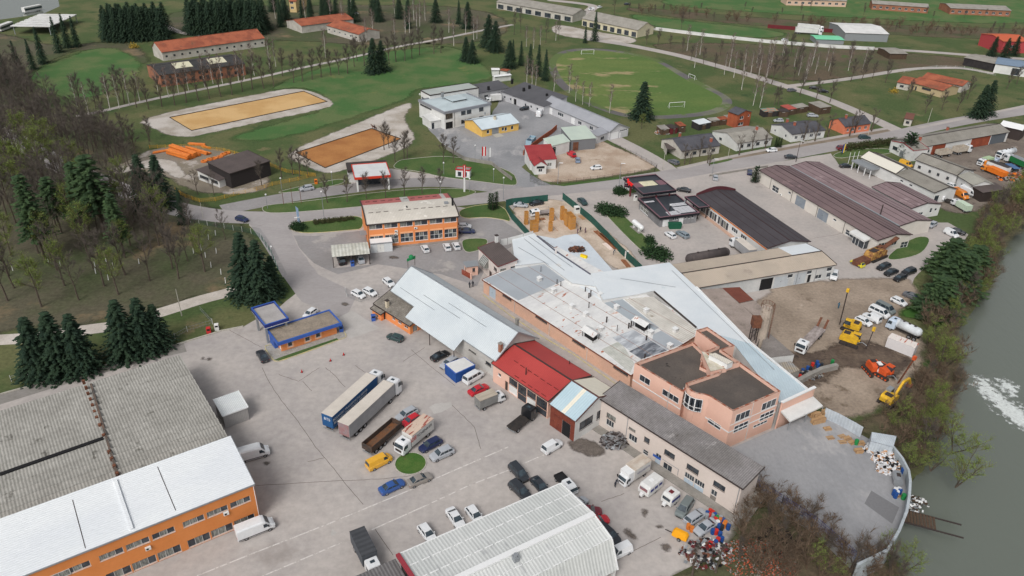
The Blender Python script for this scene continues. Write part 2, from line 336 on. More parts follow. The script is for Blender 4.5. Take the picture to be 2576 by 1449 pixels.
sheet('yard',[(1270,505),(1430,484),(1560,470),(1690,450),(1788,434),(1932,411),(2090,386),(2112,418),(2155,424),(2260,438),(2330,560),(2385,560),(2436,590),(2415,622),(2350,648),(2300,700),(2280,760),(2050,820),(1900,800),(1700,720),(1500,700),(1350,600)],.012,m_conc2,jit=.2)
soft_sheet('muddy_yard',[(1880,780),(1940,722),(2100,702),(2230,700),(2300,700),(2300,760),(2250,790),(2330,850),(2312,930),(2250,1000),(2150,1060),(2035,1015),(1950,900)],.018,m_dirt,cell=1.2)
soft_sheet('muddy_yard',[(1930,860),(2020,900),(2160,850),(2230,880),(2290,900),(2260,960),(2180,930),(2120,920),(2080,960),(2000,980)],.022,m_mud,cell=1.0)
soft_sheet('muddy_yard',[(2150,430),(2280,425),(2400,360),(2576,318),(2760,300),(2760,460),(2600,452),(2520,490),(2440,540),(2370,530),(2300,470)],.016,mat('truck_yard_mud',rgb(132,122,112),rgb(112,102,94),sc=.08,amt=.8,fine=.2,fsc=1.5,rough=.9,spots=[(rgb(84,76,70),.12,.6,.06),(rgb(156,146,138),.15,.64,.05)],soft=(.15,3,.8)),cell=1.5)
soft_sheet('building_site_ground',[(1272,512),(1420,496),(1500,560),(1625,664),(1560,692),(1450,600),(1335,600)],.02,m_site,cell=.8)
soft_sheet('gravel_lot',[(1346,448),(1390,462),(1560,440),(1650,425),(1648,408),(1540,368),(1500,345),(1440,362),(1402,380),(1380,420)],.012,mat('lot_gravel',rgb(188,172,156),rgb(166,146,128),sc=.1,amt=.8,fine=.14,fsc=2,rough=.95,spots=[(rgb(140,116,96),.12,.6,.06)],soft=(.3,1.2,.5)),cell=1.2)
sheet('courtyard',[(1062,300),(1130,316),(1165,310),(1235,292),(1268,232),(1385,262),(1540,336),(1470,350),(1400,352),(1345,388),(1312,420),(1350,448),(1385,464),(1330,480),(1300,476),(1262,440),(1190,402),(1130,380),(1086,334)],.012,m_asph2,jit=.3)
soft_sheet('storage_yard_ground',[(385,372),(500,362),(640,398),(690,462),(640,488),(560,488),(470,478),(430,445),(330,432),(275,425),(300,415)],.008,mat('storage_dirt',rgb(140,130,118),rgb(120,112,96),sc=.1,fine=.2,rough=.95,spots=[(rgb(172,164,156),.08,.56,.05),(rgb(96,102,66),.1,.62,.05)],soft=(.2,2,.6)),cell=1.5)
soft_sheet('concrete_apron',[(270,427),(310,415),(395,398),(440,402),(470,440),(450,452),(400,420),(340,425),(300,440)],.012,m_gravel,cell=1.2)
soft_sheet('concrete_apron',[(1390,58),(1500,80),(1606,96),(1592,112),(1480,100),(1388,86)],.012,m_gravel,cell=2)
soft_sheet('gravel_apron',[(335,300),(640,238),(757,217),(852,260),(806,276),(650,307),(560,328),(450,350),(385,322)],.008,m_gravel,cell=1.2)
soft_sheet('gravel_apron',[(724,388),(774,360),(931,297),(1029,256),(1037,266),(1010,300),(1056,356),(969,394),(870,428),(816,438),(726,398)],.008,m_gravel,cell=1.2)
for nm,q,mm in(('riding_arena',[(427,296),(482,329),(823,256),(764,230)],m_sand),('riding_arena',[(744,385),(818,423),(1009,350),(935,324)],m_sand2)):
 sheet(nm,q,.014,mm)
 w=ring(q);mb=MB()
 for k in range(4):mb.bar(w[k]+V3((0,0,.13)),w[(k+1)%4]+V3((0,0,.13)),.12,.3)
 a_=mb.build('arena_edge_board',mat('dark_board',rgb(70,62,54),fine=.2),kind='structure')
RD={}
def road(name,pts,w,z,m,line=None,smooth=2):
 s_,c_=path_strip(pts,w,smooth=smooth);sheet(name,None,z,m,world=s_);RD[name]=c_;return c_
main=road('road',[(-80,290),(60,362),(130,405),(200,437),(290,474),(380,508),(470,532),(560,545),(650,548),(780,546),(900,531),(1050,514),(1200,500),(1300,488),(1430,474),(1560,460),(1690,440),(1788,422),(1932,399),(2065,373),(2160,357),(2250,341),(2340,320),(2440,300),(2576,279),(2760,252)],8.2,.028,m_road)
road('road',[(560,528),(660,508),(750,492),(880,474),(1000,460),(1130,458),(1210,468),(1330,484)],7.5,.024,m_asph)
sheet('forecourt',[(880,436),(985,424),(1060,436),(1176,450),(1130,464),(885,482)],.020,m_conc2,jit=.1)
sheet('road',[(626,562),(730,560),(735,590),(752,625),(800,690),(900,740),(870,800),(760,760),(716,700),(655,600)],.020,m_road,jit=.2)
road('gravel_path',[(190,292),(225,287),(330,262),(400,246),(480,230),(644,197),(760,170),(860,150),(926,135),(1000,117),(1100,100),(1219,75),(1290,62)],2.8,.016,m_conc)
road('gravel_path',[(-60,858),(0,855),(78,850),(225,828),(287,821),(425,780),(500,755),(575,736),(624,720)],4.2,.016,mat('white_gravel',rgb(196,188,180),rgb(178,170,160),sc=.3,fine=.12,fsc=2))
road('side_road',[(1475,98),(1550,108),(1600,117),(1680,133),(1738,147),(1820,170),(1883,187),(1940,206),(2000,224),(2060,242),(2120,266),(2180,292),(2262,330)],6.5,.016,m_conc2)
road('side_road',[(1990,216),(2070,207),(2157,195),(2232,182),(2300,172),(2400,170),(2440,174),(2500,185)],4.0,.020,m_conc2)
road('side_road',[(1560,64),(1640,72),(1760,88),(1932,105),(2100,118),(2195,122),(2330,130),(2430,138),(2600,150)],5.5,.020,m_conc2)
road('side_road',[(1380,0),(1440,6),(1500,14),(1480,28),(1470,40)],7,.020,m_conc2)
road('side_road',[(1540,346),(1600,376),(1660,410),(1694,436)],6.5,.020,m_conc2)
road('side_road',[(410,62),(440,78),(480,86),(520,90),(600,88)],5,.016,m_conc2)
road('verge',[(1700,437),(1860,398),(1990,374),(2120,350),(2240,328)],6,.012,mat('verge_dirt',rgb(140,126,112),rgb(120,110,94),sc=.2,fine=.2))
road('pavement',[(1706,424),(1860,389),(1990,365),(2120,342),(2236,322)],2.0,.034,m_conc2)
road('pavement',[(2310,322),(2400,303),(2500,283),(2600,262)],2.0,.034,m_conc2)
def strip(mb,pts,w,z):
 for a,b in zip(pts,pts[1:]):
  a=P(*a);b=P(*b);d=(b-a).normalized();n=Vector((-d.y,d.x,0))*w/2;h=Vector((0,0,z));mb.quad(a-n+h,b-n+h,b+n+h,a+n+h)
for i,pl in enumerate(([(495,1449),T[1,3](0,1210),T[1,3](740,920),T[1,3](1560,580),T[1,3](1940,410),T[1,3](2540,150)],[(560,1485),T[1,3](70,1449),T[1,3](880,1105)],[T[1,3](1130,1000),T[1,3](1700,745),T[1,3](2140,540),T[1,3](2540,385)],[T[2,3](100,325),T[2,3](320,230)])):
 mb=MB();strip(mb,pl,.24,.018);mb.build('painted_line',m_white,kind='structure')
m_crack=mat('crack_filler',rgb(100,92,86),fine=.2);mb=MB()
def crack(pts,w=.09):
 q=[pts[0]]
 for a,b in zip(pts,pts[1:]):
  for k in range(1,7):t=k/6;q.append((a[0]+(b[0]-a[0])*t+rng.uniform(-.8,.8),a[1]+(b[1]-a[1])*t+rng.uniform(-.8,.8)))
 strip(mb,q,w,.020)
a=T[1,2];b=T[1,3];c=T[0,2];e=T[2,3]
for pl in([c(2310,425),c(2576,570),a(60,600)],[a(60,800),a(140,960),a(260,1140),a(420,1340),b(600,150),b(760,340),b(900,520),b(1080,730)],[a(700,800),a(780,870),a(900,1000)],[a(470,940),a(560,1040)],[a(1000,780),a(1100,850)],[a(1480,740),a(1700,600)],[a(1950,1160),a(2080,1280),a(2200,1400),b(2260,170)],[b(1200,980),b(1380,1240)],[e(900,700),e(1130,620)],[a(1560,620),a(1760,790),a(2000,980)],[e(1000,1290),e(1300,1160),e(1500,1060)],[a(230,870),a(430,940),a(640,800)],[b(520,300),b(690,260)],[b(0,540),b(880,490),b(1300,470),b(1560,440)],[T[3,1](400,960),T[3,1](700,910),T[3,1](900,820)]):crack(pl)
mb.build('cracks',m_crack,kind='stuff')
m_patch=mat('patch_asphalt',rgb(184,180,176),rgb(172,168,164),fine=.06);m_patchd=mat('patch_dark',rgb(118,112,108),rgb(132,126,120),fine=.12)
for q in([a(1740,1200),a(1800,1165),a(1960,1150),a(1975,1190),a(1870,1250),a(1790,1270)],[b(765,970),b(790,990),b(820,1015),b(780,1045),b(755,1045)],[a(970,230),a(1250,405),a(940,510),a(880,420),a(760,330)]):sheet('patch',q,.0235,m_patch,jit=.1,seg=.8)
for q in([b(80,305),b(115,298),b(138,318),b(100,335)],[c(2025,700),c(2055,697),c(2062,715),c(2032,720)],[c(2082,712),c(2118,703),c(2130,722),c(2090,733)],[a(855,160),a(900,145),a(935,165),a(900,185)],[e(1310,790),e(1350,780),e(1365,830),e(1325,850)],[e(1120,985),e(1160,975),e(1260,1060),e(1250,1085),e(1180,1060)],[e(1450,945),e(1500,940),e(1510,965),e(1470,972)],[e(1500,1135),e(1560,1130),e(1600,1170),e(1560,1210),e(1520,1180)],[T[1,1](1340,1130),T[1,1](1400,1128),T[1,1](1450,1150),T[1,1](1350,1155)],[e(700,60),e(860,110),e(960,200),e(820,260),e(600,180),e(560,90)]):
 soft_sheet('oil_stain',q,.0255,mat('oil_stain',rgb(112,104,98),rgb(92,84,78),sc=1,fine=.2,soft=(1.2,.7,.35)),cell=.3,margin=.8,kind='stuff',smooth=1)
def kerb(name,pts,m,w=.16,h=.12,closed=False,z=0.0,smooth=1,zb=0.0):
 c_=[P(x,y,zb) for x,y in pts];c_=smooth_ring(c_,smooth,closed);mb=MB();n=len(c_)
 for k in range(n if closed else n-1):
  p,q=c_[k],c_[(k+1)%n];mb.bar(p+V3((0,0,h/2+z)),q+V3((0,0,h/2+z)),w,h)
 return mb.build(name,m,kind='structure')
def lawn(name,pts,z=.036,kerbm=None,smooth=2,m=None):
 sheet(name,pts,z,m or m_lawn,smooth=smooth)
 if kerbm:kerb('kerb',pts,kerbm,closed=True,smooth=smooth)
lawn('grass_verge',[(657,524),(669,516),(769,507),(894,490),(1019,477),(1106,474),(1181,476),(1203,484),(1169,495),(1144,500),(1030,508),(919,519),(819,528),(719,536),(668,536)],kerbm=m_kerb)
lawn('planting_bed',[(728,572),(756,558),(830,552),(912,540),(914,576),(884,579),(774,588),(738,582)],kerbm=m_kerby)
lawn('grass_verge',[(1154,524),(1261,509),(1290,560),(1264,552),(1219,546),(1158,551)],kerbm=m_kerby)
lawn('grass_verge',[(1160,609),(1170,601),(1219,599),(1229,607),(1221,620),(1201,632),(1169,637)],kerbm=m_kerb)
lawn('grass_verge',[T[2,1](880,648),T[2,1](1000,690),T[2,1](1110,710),T[2,1](1190,780),T[2,1](1310,900),T[2,1](1400,1000),T[2,1](1500,1120),T[2,1](1380,1135),T[2,1](1270,1050),T[2,1](1090,870),T[2,1](950,720)],kerbm=m_kerb)
lawn('grass_verge',[T[2,1](1010,470),T[2,1](1060,445),T[2,1](1250,450),T[2,1](1280,490),T[2,1](1100,515)],kerbm=m_kerb)
lawn('grass_verge',[(1024,400),(1140,390),(1288,428),(1304,462),(1290,468),(1200,456),(1110,446),(1050,430),(985,425),(1000,405)],kerbm=m_kerb)
lawn('grass_verge',[(700,482),(790,462),(866,448),(868,462),(780,478),(704,487)],kerbm=m_kerb)
lawn('grass_verge',[T[3,1](1200,1120),T[3,1](1470,930),T[3,1](1640,935),T[3,1](1590,1060),T[3,1](1490,1130),T[3,1](1220,1180)],kerbm=m_kerb)
lawn('grass_verge',[T[3,1](640,110),T[3,1](800,60),T[3,1](1230,40),T[3,1](1260,100),T[3,1](900,120),T[3,1](700,150)],kerbm=m_kerb)
lawn('grass_verge',[T[2,1](400,410),T[2,1](1090,325),T[2,1](1110,350),T[2,1](520,425)],kerbm=None,smooth=0)
lawn('grass_verge',[T[2,1](1960,195),T[2,1](2200,145),T[2,1](2230,160),T[2,1](2000,212)],kerbm=None,smooth=1)
soft_sheet('grass_patch',[T[3,2](1300,270),T[3,2](1500,150),T[3,2](1620,80),T[3,2](1850,100),T[3,2](1780,300),T[3,2](1740,400),T[3,2](1600,330),T[3,2](1380,290)],.026,mat('patch_grass',rgb(56,92,36),rgb(76,100,44),sc=.15,fine=.25,rough=.95,soft=(.3,1.5,.5)),cell=1)
cc=P(*T[1,3](1555,318));rr=(P(*T[1,3](1712,318))-P(*T[1,3](1396,318))).length/2
cir=[cc+Vector((math.cos(t),math.sin(t),0))*rr for t in[2*math.pi*k/40 for k in range(40)]]
sheet('round_grass_island',None,.06,mat('island_grass',rgb(64,98,40),rgb(78,104,48),sc=.4,amt=.9,fine=.25,fsc=5,rough=.95,spots=[(rgb(98,82,58),.5,.62,.06)]),world=cir)
for k in range(40):
 mb=MB();a_,b_=cir[k],cir[(k+1)%40];mb.bar(a_+(b_-a_)*.04+V3((0,0,.07)),b_-(b_-a_)*.04+V3((0,0,.07)),.18,.14);mb.build('kerb_stone',m_kerb,kind='structure')
kerb('kerb',[(0,993),(212,934),(375,889),(557,833),(612,822)],m_kerb,w=.3,h=.25,smooth=0)
sheet('pavement',[(655,575),(690,625),(722,690),(712,698),(690,660),(655,603),(632,570)],.03,m_asph)
sheet('hall_apron',[(0,993),(212,934),(375,889),(462,862),(470,885),(380,905),(212,952),(0,1018),(-300,1110),(-300,1080)],.02,mat('old_concrete',rgb(146,142,138),rgb(128,124,118),sc=.2,fine=.12,spots=[(rgb(104,98,90),.3,.65,.05)],stretch=(.4,1,1)))
# ========================= building kit
m_glass=mat('window_glass',rgb(46,52,60),rgb(70,76,82),sc=.9,amt=.9,fine=.1,rough=.08,spec=.6)
m_glassl=mat('curtained_glass',rgb(140,142,136),rgb(92,94,92),sc=1.6,amt=.9,fine=.1,rough=.15,spec=.6,stretch=(3,3,.4))
m_frame=mat('white_frame',rgb(225,226,226),fine=.04,rough=.5)
m_framed=mat('dark_frame',rgb(70,62,58),fine=.08,rough=.6)
m_framew=mat('weathered_white_frame',rgb(200,200,198),fine=.1,rough=.6)
m_darkint=mat('dark_interior',rgb(30,30,32),fine=.2)
m_met=mat('grey_metal',rgb(150,154,158),fine=.08,rough=.5,metal=.3)
m_gut=mat('gutter_dark',rgb(62,54,52),fine=.1,rough=.6)
m_white_w=mat('white_plaster',rgb(216,216,214),rgb(200,200,198),sc=.25,fine=.05,rough=.9,spots=[(rgb(180,178,172),.5,.66,.08)])
m_concw=mat('bare_concrete',rgb(150,146,140),rgb(128,124,118),sc=.4,fine=.12,rough=.9)
m_ac=mat('ac_casing',rgb(222,222,218),fine=.04,rough=.5)
m_black=mat('black_plastic',rgb(34,34,36),fine=.1,rough=.6)
m_brickf=mat('red_brickwork',rgb(176,96,66),rgb(158,84,60),sc=.4,fine=.1,brick=(rgb(170,150,136),.5,.2),coord='Object')
SIDES={'f':(0,-1),'r':(1,0),'l':(-1,0),'b':(0,1)}
class Bld:
 def __init__(s,name,label,A,B,C,h,z0=0.0,cside='A',ov=.3,cat='building',group=None,W=None):
  if isinstance(h,tuple):h=z0+hgt(h[0],h[1],z0)
  s.h=h-z0;s.z0=z0;s.ov=ov
  a,b,c=P(*A,h),P(*B,h),(P(*C,h) if C else None);u=(b-a);s.L=u.length;u.normalize();n=Vector((-u.y,u.x,0))
  s.W=W if W else(c-(a if cside=='A' else b)).dot(n);s.u,s.n=u,n;s.o=Vector((a.x,a.y,z0));s.rz=math.atan2(u.y,u.x)
  s.root=thing(name,label,cat,s.o,s.rz,group);s.open={k:[] for k in 'frlb'};s.rf=lambda x,y:s.h;s.gx=None
 def loc(s,side,p,z=None):
  d=ray(*p);o=Vector((0,0,CAMH));ov=s.ov
  q,nn={'f':(s.o+s.n*ov,s.n),'b':(s.o+s.n*(s.W-ov),s.n),'l':(s.o+s.u*ov,s.u),'r':(s.o+s.u*(s.L-ov),s.u)}[side]
  k=(q-o).dot(nn)/d.dot(nn);w=o+d*k-s.o
  return(w.dot(s.u) if side in 'fb' else w.dot(s.n)),w.z
 def pt(s,side,a,z,off=0.0):
  ov=s.ov
  return{'f':Vector((a,ov-off,z)),'b':Vector((a,s.W-ov+off,z)),'l':Vector((ov-off,a,z)),'r':Vector((s.L-ov+off,a,z))}[side]
 def bx(s,mb,side,a0,a1,z0,z1,o0,o1,mi=0):
  p,q=s.pt(side,a0,z0,o0),s.pt(side,a1,z1,o1)
  mb.box(min(p.x,q.x),min(p.y,q.y),min(p.z,q.z),max(p.x,q.x),max(p.y,q.y),max(p.z,q.z),mi)
 def win(s,side,p0,p1,n=2,nz=1,frame=None,pane=None,name='window',bar=.06,sill=True,rel=None,dz=None,cut=True,low=None):
  if rel:a0,a1,z0,z1=rel
  else:(a0,z1),(a1,z0)=s.loc(side,p0),s.loc(side,p1)
  if a1<a0:a0,a1=a1,a0
  if dz:z1=z0+dz
  z0,z1=min(z0,z1),max(z0,z1)
  lo,hi=s.ov+.05,(s.L if side in 'fb' else s.W)-s.ov-.05
  a0,a1=max(a0,lo),min(a1,hi);z0=max(z0,.02);z1=min(z1,s.h-.05)
  if a1-a0<.15 or z1-z0<.15:return None
  frame=frame or m_frame;pane=pane or m_glass
  for(b0,b1,y0,y1) in s.open[side]:
   if a0<b1+.05 and a1>b0-.05 and z0<y1+.03 and z1>y0-.03:cut=False
  if cut:s.open[side].append((a0,a1,z0,z1))
  dp=-.10 if cut else.03
  mb=MB();t=bar
  s.bx(mb,side,a0,a1,z1-t,z1,dp-.04,dp+.03);s.bx(mb,side,a0,a1,z0,z0+t,dp-.04,dp+.03)
  for k in range(n+1):
   x=a0+(a1-a0-t)*k/n;s.bx(mb,side,x,x+t,z0+t,z1-t,dp-.038,dp+.028)
  for k in range(1,nz):
   z=z0+(z1-z0)*k/nz;s.bx(mb,side,a0+t,a1-t,z-t/2,z+t/2,dp-.034,dp+.024)
  if sill:s.bx(mb,side,a0-.05,a1+.05,z0-.06,z0-.004,dp-.02,.07)
  f=mb.build(name,frame,s.root)
  for k in range(n):
   for q in range(nz):
    x0=a0+(a1-a0)*k/n;x1=a0+(a1-a0)*(k+1)/n;y0=z0+(z1-z0)*q/nz;y1=z0+(z1-z0)*(q+1)/nz
    mb=MB();s.bx(mb,side,x0+t*.7,x1-t*.7,y0+t*.7,y1-t*.7,dp-.03,dp-.012)
    pm=pane[(k+q)%len(pane)] if isinstance(pane,(list,tuple)) else pane
    mb.build('pane',pm,f)
  return f
 def door(s,side,p0,p1,m,name='door',panels=1,rel=None,handle=True,proud=False):
  if rel:a0,a1,z0,z1=rel
  else:(a0,z1),(a1,z0)=s.loc(side,p0),s.loc(side,p1)
  if a1<a0:a0,a1=a1,a0
  z0=max(0.02,z0) if z0>.5 else.02;z1=min(z1,s.h-.05)
  if a1-a0<.2 or z1-z0<.2:return None
  if not proud:s.open[side].append((a0,a1,z0,z1))
  dp=.04 if proud else-.08;mb=MB();w=(a1-a0)/panels
  for k in range(panels):s.bx(mb,side,a0+w*k+.02,a0+w*(k+1)-.02,z0,z1-.02,dp-.05,dp)
  s.bx(mb,side,a0,a1,z1-.02,z1+.05,dp-.06,dp+.02,1)
  d=mb.build(name,[m,m_frame],s.root)
  if handle:
   mb=MB();s.bx(mb,side,a0+w-.18,a0+w-.10,z0+(z1-z0)*.48,z0+(z1-z0)*.53,dp,dp+.07);mb.build('handle',m_gut,d)
  return d
 def wallside(s,side,m,top=None,cut0=0.0):
  tot=s.L if side in 'fb' else s.W;a0,a1=s.ov,tot-s.ov;hw=s.hw;mb=MB();op=s.open[side]
  xs=sorted({a0,a1}|{v for o in op for v in o[:2]});zs=sorted({cut0,hw}|{min(v,hw) for o in op for v in o[2:]})
  flip=side in 'lb'
  def qd(p,q,r,t_):
   mb.quad(*((p,q,r,t_) if not flip else(t_,r,q,p)))
  for i in range(len(xs)-1):
   for j in range(len(zs)-1):
    cx_,cz_=(xs[i]+xs[i+1])/2,(zs[j]+zs[j+1])/2
    if any(o[0]<cx_<o[1] and o[2]<cz_<o[3] for o in op):continue
    qd(s.pt(side,xs[i],zs[j]),s.pt(side,xs[i+1],zs[j]),s.pt(side,xs[i+1],zs[j+1]),s.pt(side,xs[i],zs[j+1]))
  for o in op:
   for(p,q) in(((o[0],o[2]),(o[0],o[3])),((o[1],o[3]),(o[1],o[2])),((o[0],o[3]),(o[1],o[3])),((o[1],o[2]),(o[0],o[2]))):
    mb.quad(s.pt(side,p[0],p[1]),s.pt(side,q[0],q[1]),s.pt(side,q[0],q[1],-.2),s.pt(side,p[0],p[1],-.2))
  if top:
   pts=[s.pt(side,a0,hw)]+[s.pt(side,a,z) for a,z in top]+[s.pt(side,a1,hw)]
   mb.poly(pts if flip else pts[::-1])
  return mb
 def walls(s,m,sides='frlb',mats=None):
  for sd in sides:
   top=None
   if s.gx and sd in s.gx:top=s.gx[sd]
   mm=(mats or{}).get(sd,m);s.wallside(sd,mm,top).build('wall',mm,s.root)
 def slab(s,pts,th=.1,mi=0,mb=None):
  mb=mb or MB();n=len(pts);lo=[Vector(p)-Vector((0,0,th)) for p in pts]
  mb.add(list(pts)+lo,[tuple(range(n)),tuple(range(2*n-1,n-1,-1))]+[(k,n+k,n+(k+1)%n,(k+1)%n) for k in range(n)],mi);return mb
 def gable(s,m,rise,at=.5,axis='x',th=.12,fascia=None,ridge=True,mback=None,seams=0,seamm=None):
  L,W,h=s.L,s.W,s.h;s.hw=h-th
  if axis=='x':
   y=W*at;s.rf=lambda X_,Y_:h+rise*(Y_/y if Y_<y else(W-Y_)/(W-y));k=s.ov
   s.slab([(0,0,h),(L,0,h),(L,y,h+rise),(0,y,h+rise)],th).build('roof',m,s.root)
   s.slab([(0,y,h+rise),(L,y,h+rise),(L,W,h),(0,W,h)],th).build('roof',mback or m,s.root)
   zt=lambda Y_:s.rf(0,Y_)-th
   s.gx={q:[(k,zt(k)),(y,zt(y)),(W-k,zt(W-k))] for q in 'lr'};s.hwf=zt(k)
   if ridge:mb=MB();mb.bar((0,y,h+rise+.03),(L,y,h+rise+.03),.35,.1);mb.build('ridge_cap',fascia or m,s.root)
   if fascia:
    mb=MB();e=.06
    for X_ in(-e,L+e):mb.bar((X_,0,h-.02),(X_,y,h+rise-.02),.12,.26);mb.bar((X_,y,h+rise-.02),(X_,W,h-.02),.12,.26)
    mb.build('verge_board',fascia,s.root)
   for q in range(seams):
    t=(q+1)/(seams+1);mb=MB()
    for(Y_) in(y*t,W-(W-y)*t):mb.bar((0,Y_,s.rf(0,Y_)+.02),(L,Y_,s.rf(0,Y_)+.02),.14,.04)
    mb.build('roof_seam',seamm or fascia or m_gut,s.root)
  else:
   x=L*at;s.rf=lambda X_,Y_:h+rise*(X_/x if X_<x else(L-X_)/(L-x));k=s.ov
   s.slab([(0,0,h),(x,0,h+rise),(x,W,h+rise),(0,W,h)],th).build('roof',m,s.root)
   s.slab([(x,0,h+rise),(L,0,h),(L,W,h),(x,W,h+rise)],th).build('roof',mback or m,s.root)
   zt=lambda X_:s.rf(X_,0)-th
   s.gx={q:[(k,zt(k)),(x,zt(x)),(L-k,zt(L-k))] for q in 'fb'}
   if ridge:mb=MB();mb.bar((x,0,h+rise+.03),(x,W,h+rise+.03),.35,.1);mb.build('ridge_cap',fascia or m,s.root)
   if fascia:
    mb=MB();e=.06
    for Y_ in(-e,W+e):mb.bar((0,Y_,h-.02),(x,Y_,h+rise-.02),.12,.26);mb.bar((x,Y_,h+rise-.02),(L,Y_,h-.02),.12,.26)
    mb.build('verge_board',fascia,s.root)
  mb=MB();
  if axis=='x':mb.box(0,-.12,h-.16,L,-.01,h-.04);mb.box(0,W+.01,h-.16,L,W+.12,h-.04)
  else:mb.box(-.12,0,h-.16,-.01,W,h-.04);mb.box(L+.01,0,h-.16,L+.12,W,h-.04)
  mb.build('gutter',fascia or m_gut,s.root)
 def mono(s,m,rise,th=.12,fascia=None,axis='y',riseR=0.0):
  L,W,h=s.L,s.W,s.h;s.rf=lambda X_,Y_:h+rise*Y_/W+riseR*X_/L;s.hw=h-th;k=s.ov
  s.slab([(0,0,h),(L,0,h+riseR),(L,W,h+rise+riseR),(0,W,h+rise)],th).build('roof',m,s.root)
  s.gx={q:[(k,s.rf(xx,k)-th),(W-k,s.rf(xx,W-k)-th)] for q,xx in(('l',k),('r',L-k))}
  s.gx['b']=[(k,s.rf(k,W-k)-th),(L-k,s.rf(L-k,W-k)-th)]
  if riseR:s.gx['f']=[(k,s.rf(k,k)-th),(L-k,s.rf(L-k,k)-th)]
  if fascia:
   mb=MB();mb.bar((0,-.05,h-.05),(L,-.05,h-.05+riseR),.1,.25);mb.bar((-.05,0,h-.02),(-.05,W,h+rise-.02),.1,.22);mb.bar((L+.05,0,h-.02+riseR),(L+.05,W,h+rise-.02+riseR),.1,.22)
   mb.build('fascia',fascia,s.root)
 def flat(s,m,par=.5,pw=.3,pm=None,cop=None,drop=0.0,under=None):
  L,W,h=s.L,s.W,s.h;s.hw=h-par;s.rf=lambda X_,Y_:h-par
  mb=MB();mb.box(pw,pw,h-par-.25,L-pw,W-pw,h-par);mb.build('roof',m,s.root)
  mb=MB();b0=h-par-.26-drop
  for(x0,y0,x1,y1) in((0,0,L,pw),(0,W-pw,L,W),(0,pw,pw,W-pw),(L-pw,pw,L,W-pw)):mb.box(x0,y0,b0,x1,y1,h)
  mb.build('parapet',pm or m,s.root)
  if cop:
   mb=MB();e=.06
   for(x0,y0,x1,y1) in((-e,-e,L+e,pw+e),(-e,W-pw-e,L+e,W+e),(-e,pw+e,pw+e,W-pw-e),(L-pw-e,pw+e,L+e,W-pw-e)):mb.box(x0,y0,h+.003,x1,y1,h+.07)
   mb.build('coping',cop,s.root)
  s.hw=b0+.01
 def on(s,p,dz=0.0):
  z=s.z0+s.h
  for _ in range(12):
   w=P(p[0],p[1],z)-s.o;x,y=w.dot(s.u),w.dot(s.n);z=s.z0+s.rf(x,y)
  return x,y,z-s.z0+dz
 def onbox(s,name,p,sx,sy,sz,m,cap=None,n=None,r=None):
  x,y,z=s.on(p);mb=MB()
  if r:mb.tube((x,y,z-.3),(x,y,z+sz),r,r,10)
  else:mb.box(x-sx/2,y-sy/2,z-.5,x+sx/2,y+sy/2,z+sz)
  o=mb.build(name,m,s.root)
  if cap:
   mb=MB()
   if r:mb.tube((x,y,z+sz),(x,y,z+sz+.12),r*1.35,r*1.2,10)
   else:mb.box(x-sx/2-.1,y-sy/2-.1,z+sz,x+sx/2+.1,y+sy/2+.1,z+sz+.12)
   mb.build('cap',cap,o)
  return o
 def ac(s,side,p,w=.8):
  a,z=s.loc(side,p);mb=MB();s.bx(mb,side,a-w/2,a+w/2,z-.28,z+.28,.03,.35);o=mb.build('air_conditioner',m_ac,s.root)
  mb=MB();c=s.pt(side,a-.1,z,.352);mb.tube(c,s.pt(side,a-.1,z,.37),.2,.2,10);mb.build('fan',m_black,o)
 def pipe(s,side,p,m=None,zt=None):
  a,z=s.loc(side,p) if isinstance(p,tuple) else(p,s.h);mb=MB();mb.tube(s.pt(side,a,.05,.07),s.pt(side,a,(zt or s.h)-.1,.07),.06,.06,6);mb.build('downpipe',m or m_gut,s.root)
 def band(s,name,side,z0,z1,m,a0=None,a1=None,off=.05):
  tot=s.L if side in 'fb' else s.W;mb=MB();s.bx(mb,side,s.ov if a0 is None else a0,tot-s.ov if a1 is None else a1,z0,z1,.002,off);return mb.build(name,m,s.root)
 def text(s,side,p,body,size,m,ang=0.0,off=.06,name='lettering'):
  a,z=s.loc(side,p) if len(p)==2 else p[:2];c=bpy.data.curves.new(name,'FONT');c.body=body;c.size=size;c.extrude=.01;c.align_x='LEFT';c.materials.append(m)
  o=link(name,c,s.root);o.location=s.pt(side,a,z,off)
  o.rotation_euler={'f':(math.pi/2,0,0),'r':(math.pi/2,0,math.pi/2),'l':(math.pi/2,0,-math.pi/2)}[side];return o
 def canopy(s,name,side,a0,a1,z,dep,m,th=.15,posts=0,pm=None):
  mb=MB();s.bx(mb,side,a0,a1,z-th,z,.01,dep);o=mb.build(name,m,s.root)
  for k in range(posts):
   a=a0+.2+(a1-a0-.4)*k/max(1,posts-1);mb=MB();mb.tube(s.pt(side,a,0,dep-.2),s.pt(side,a,z-th,dep-.2),.07,.07,6);mb.build('post',pm or m_met,s.root)
  return o
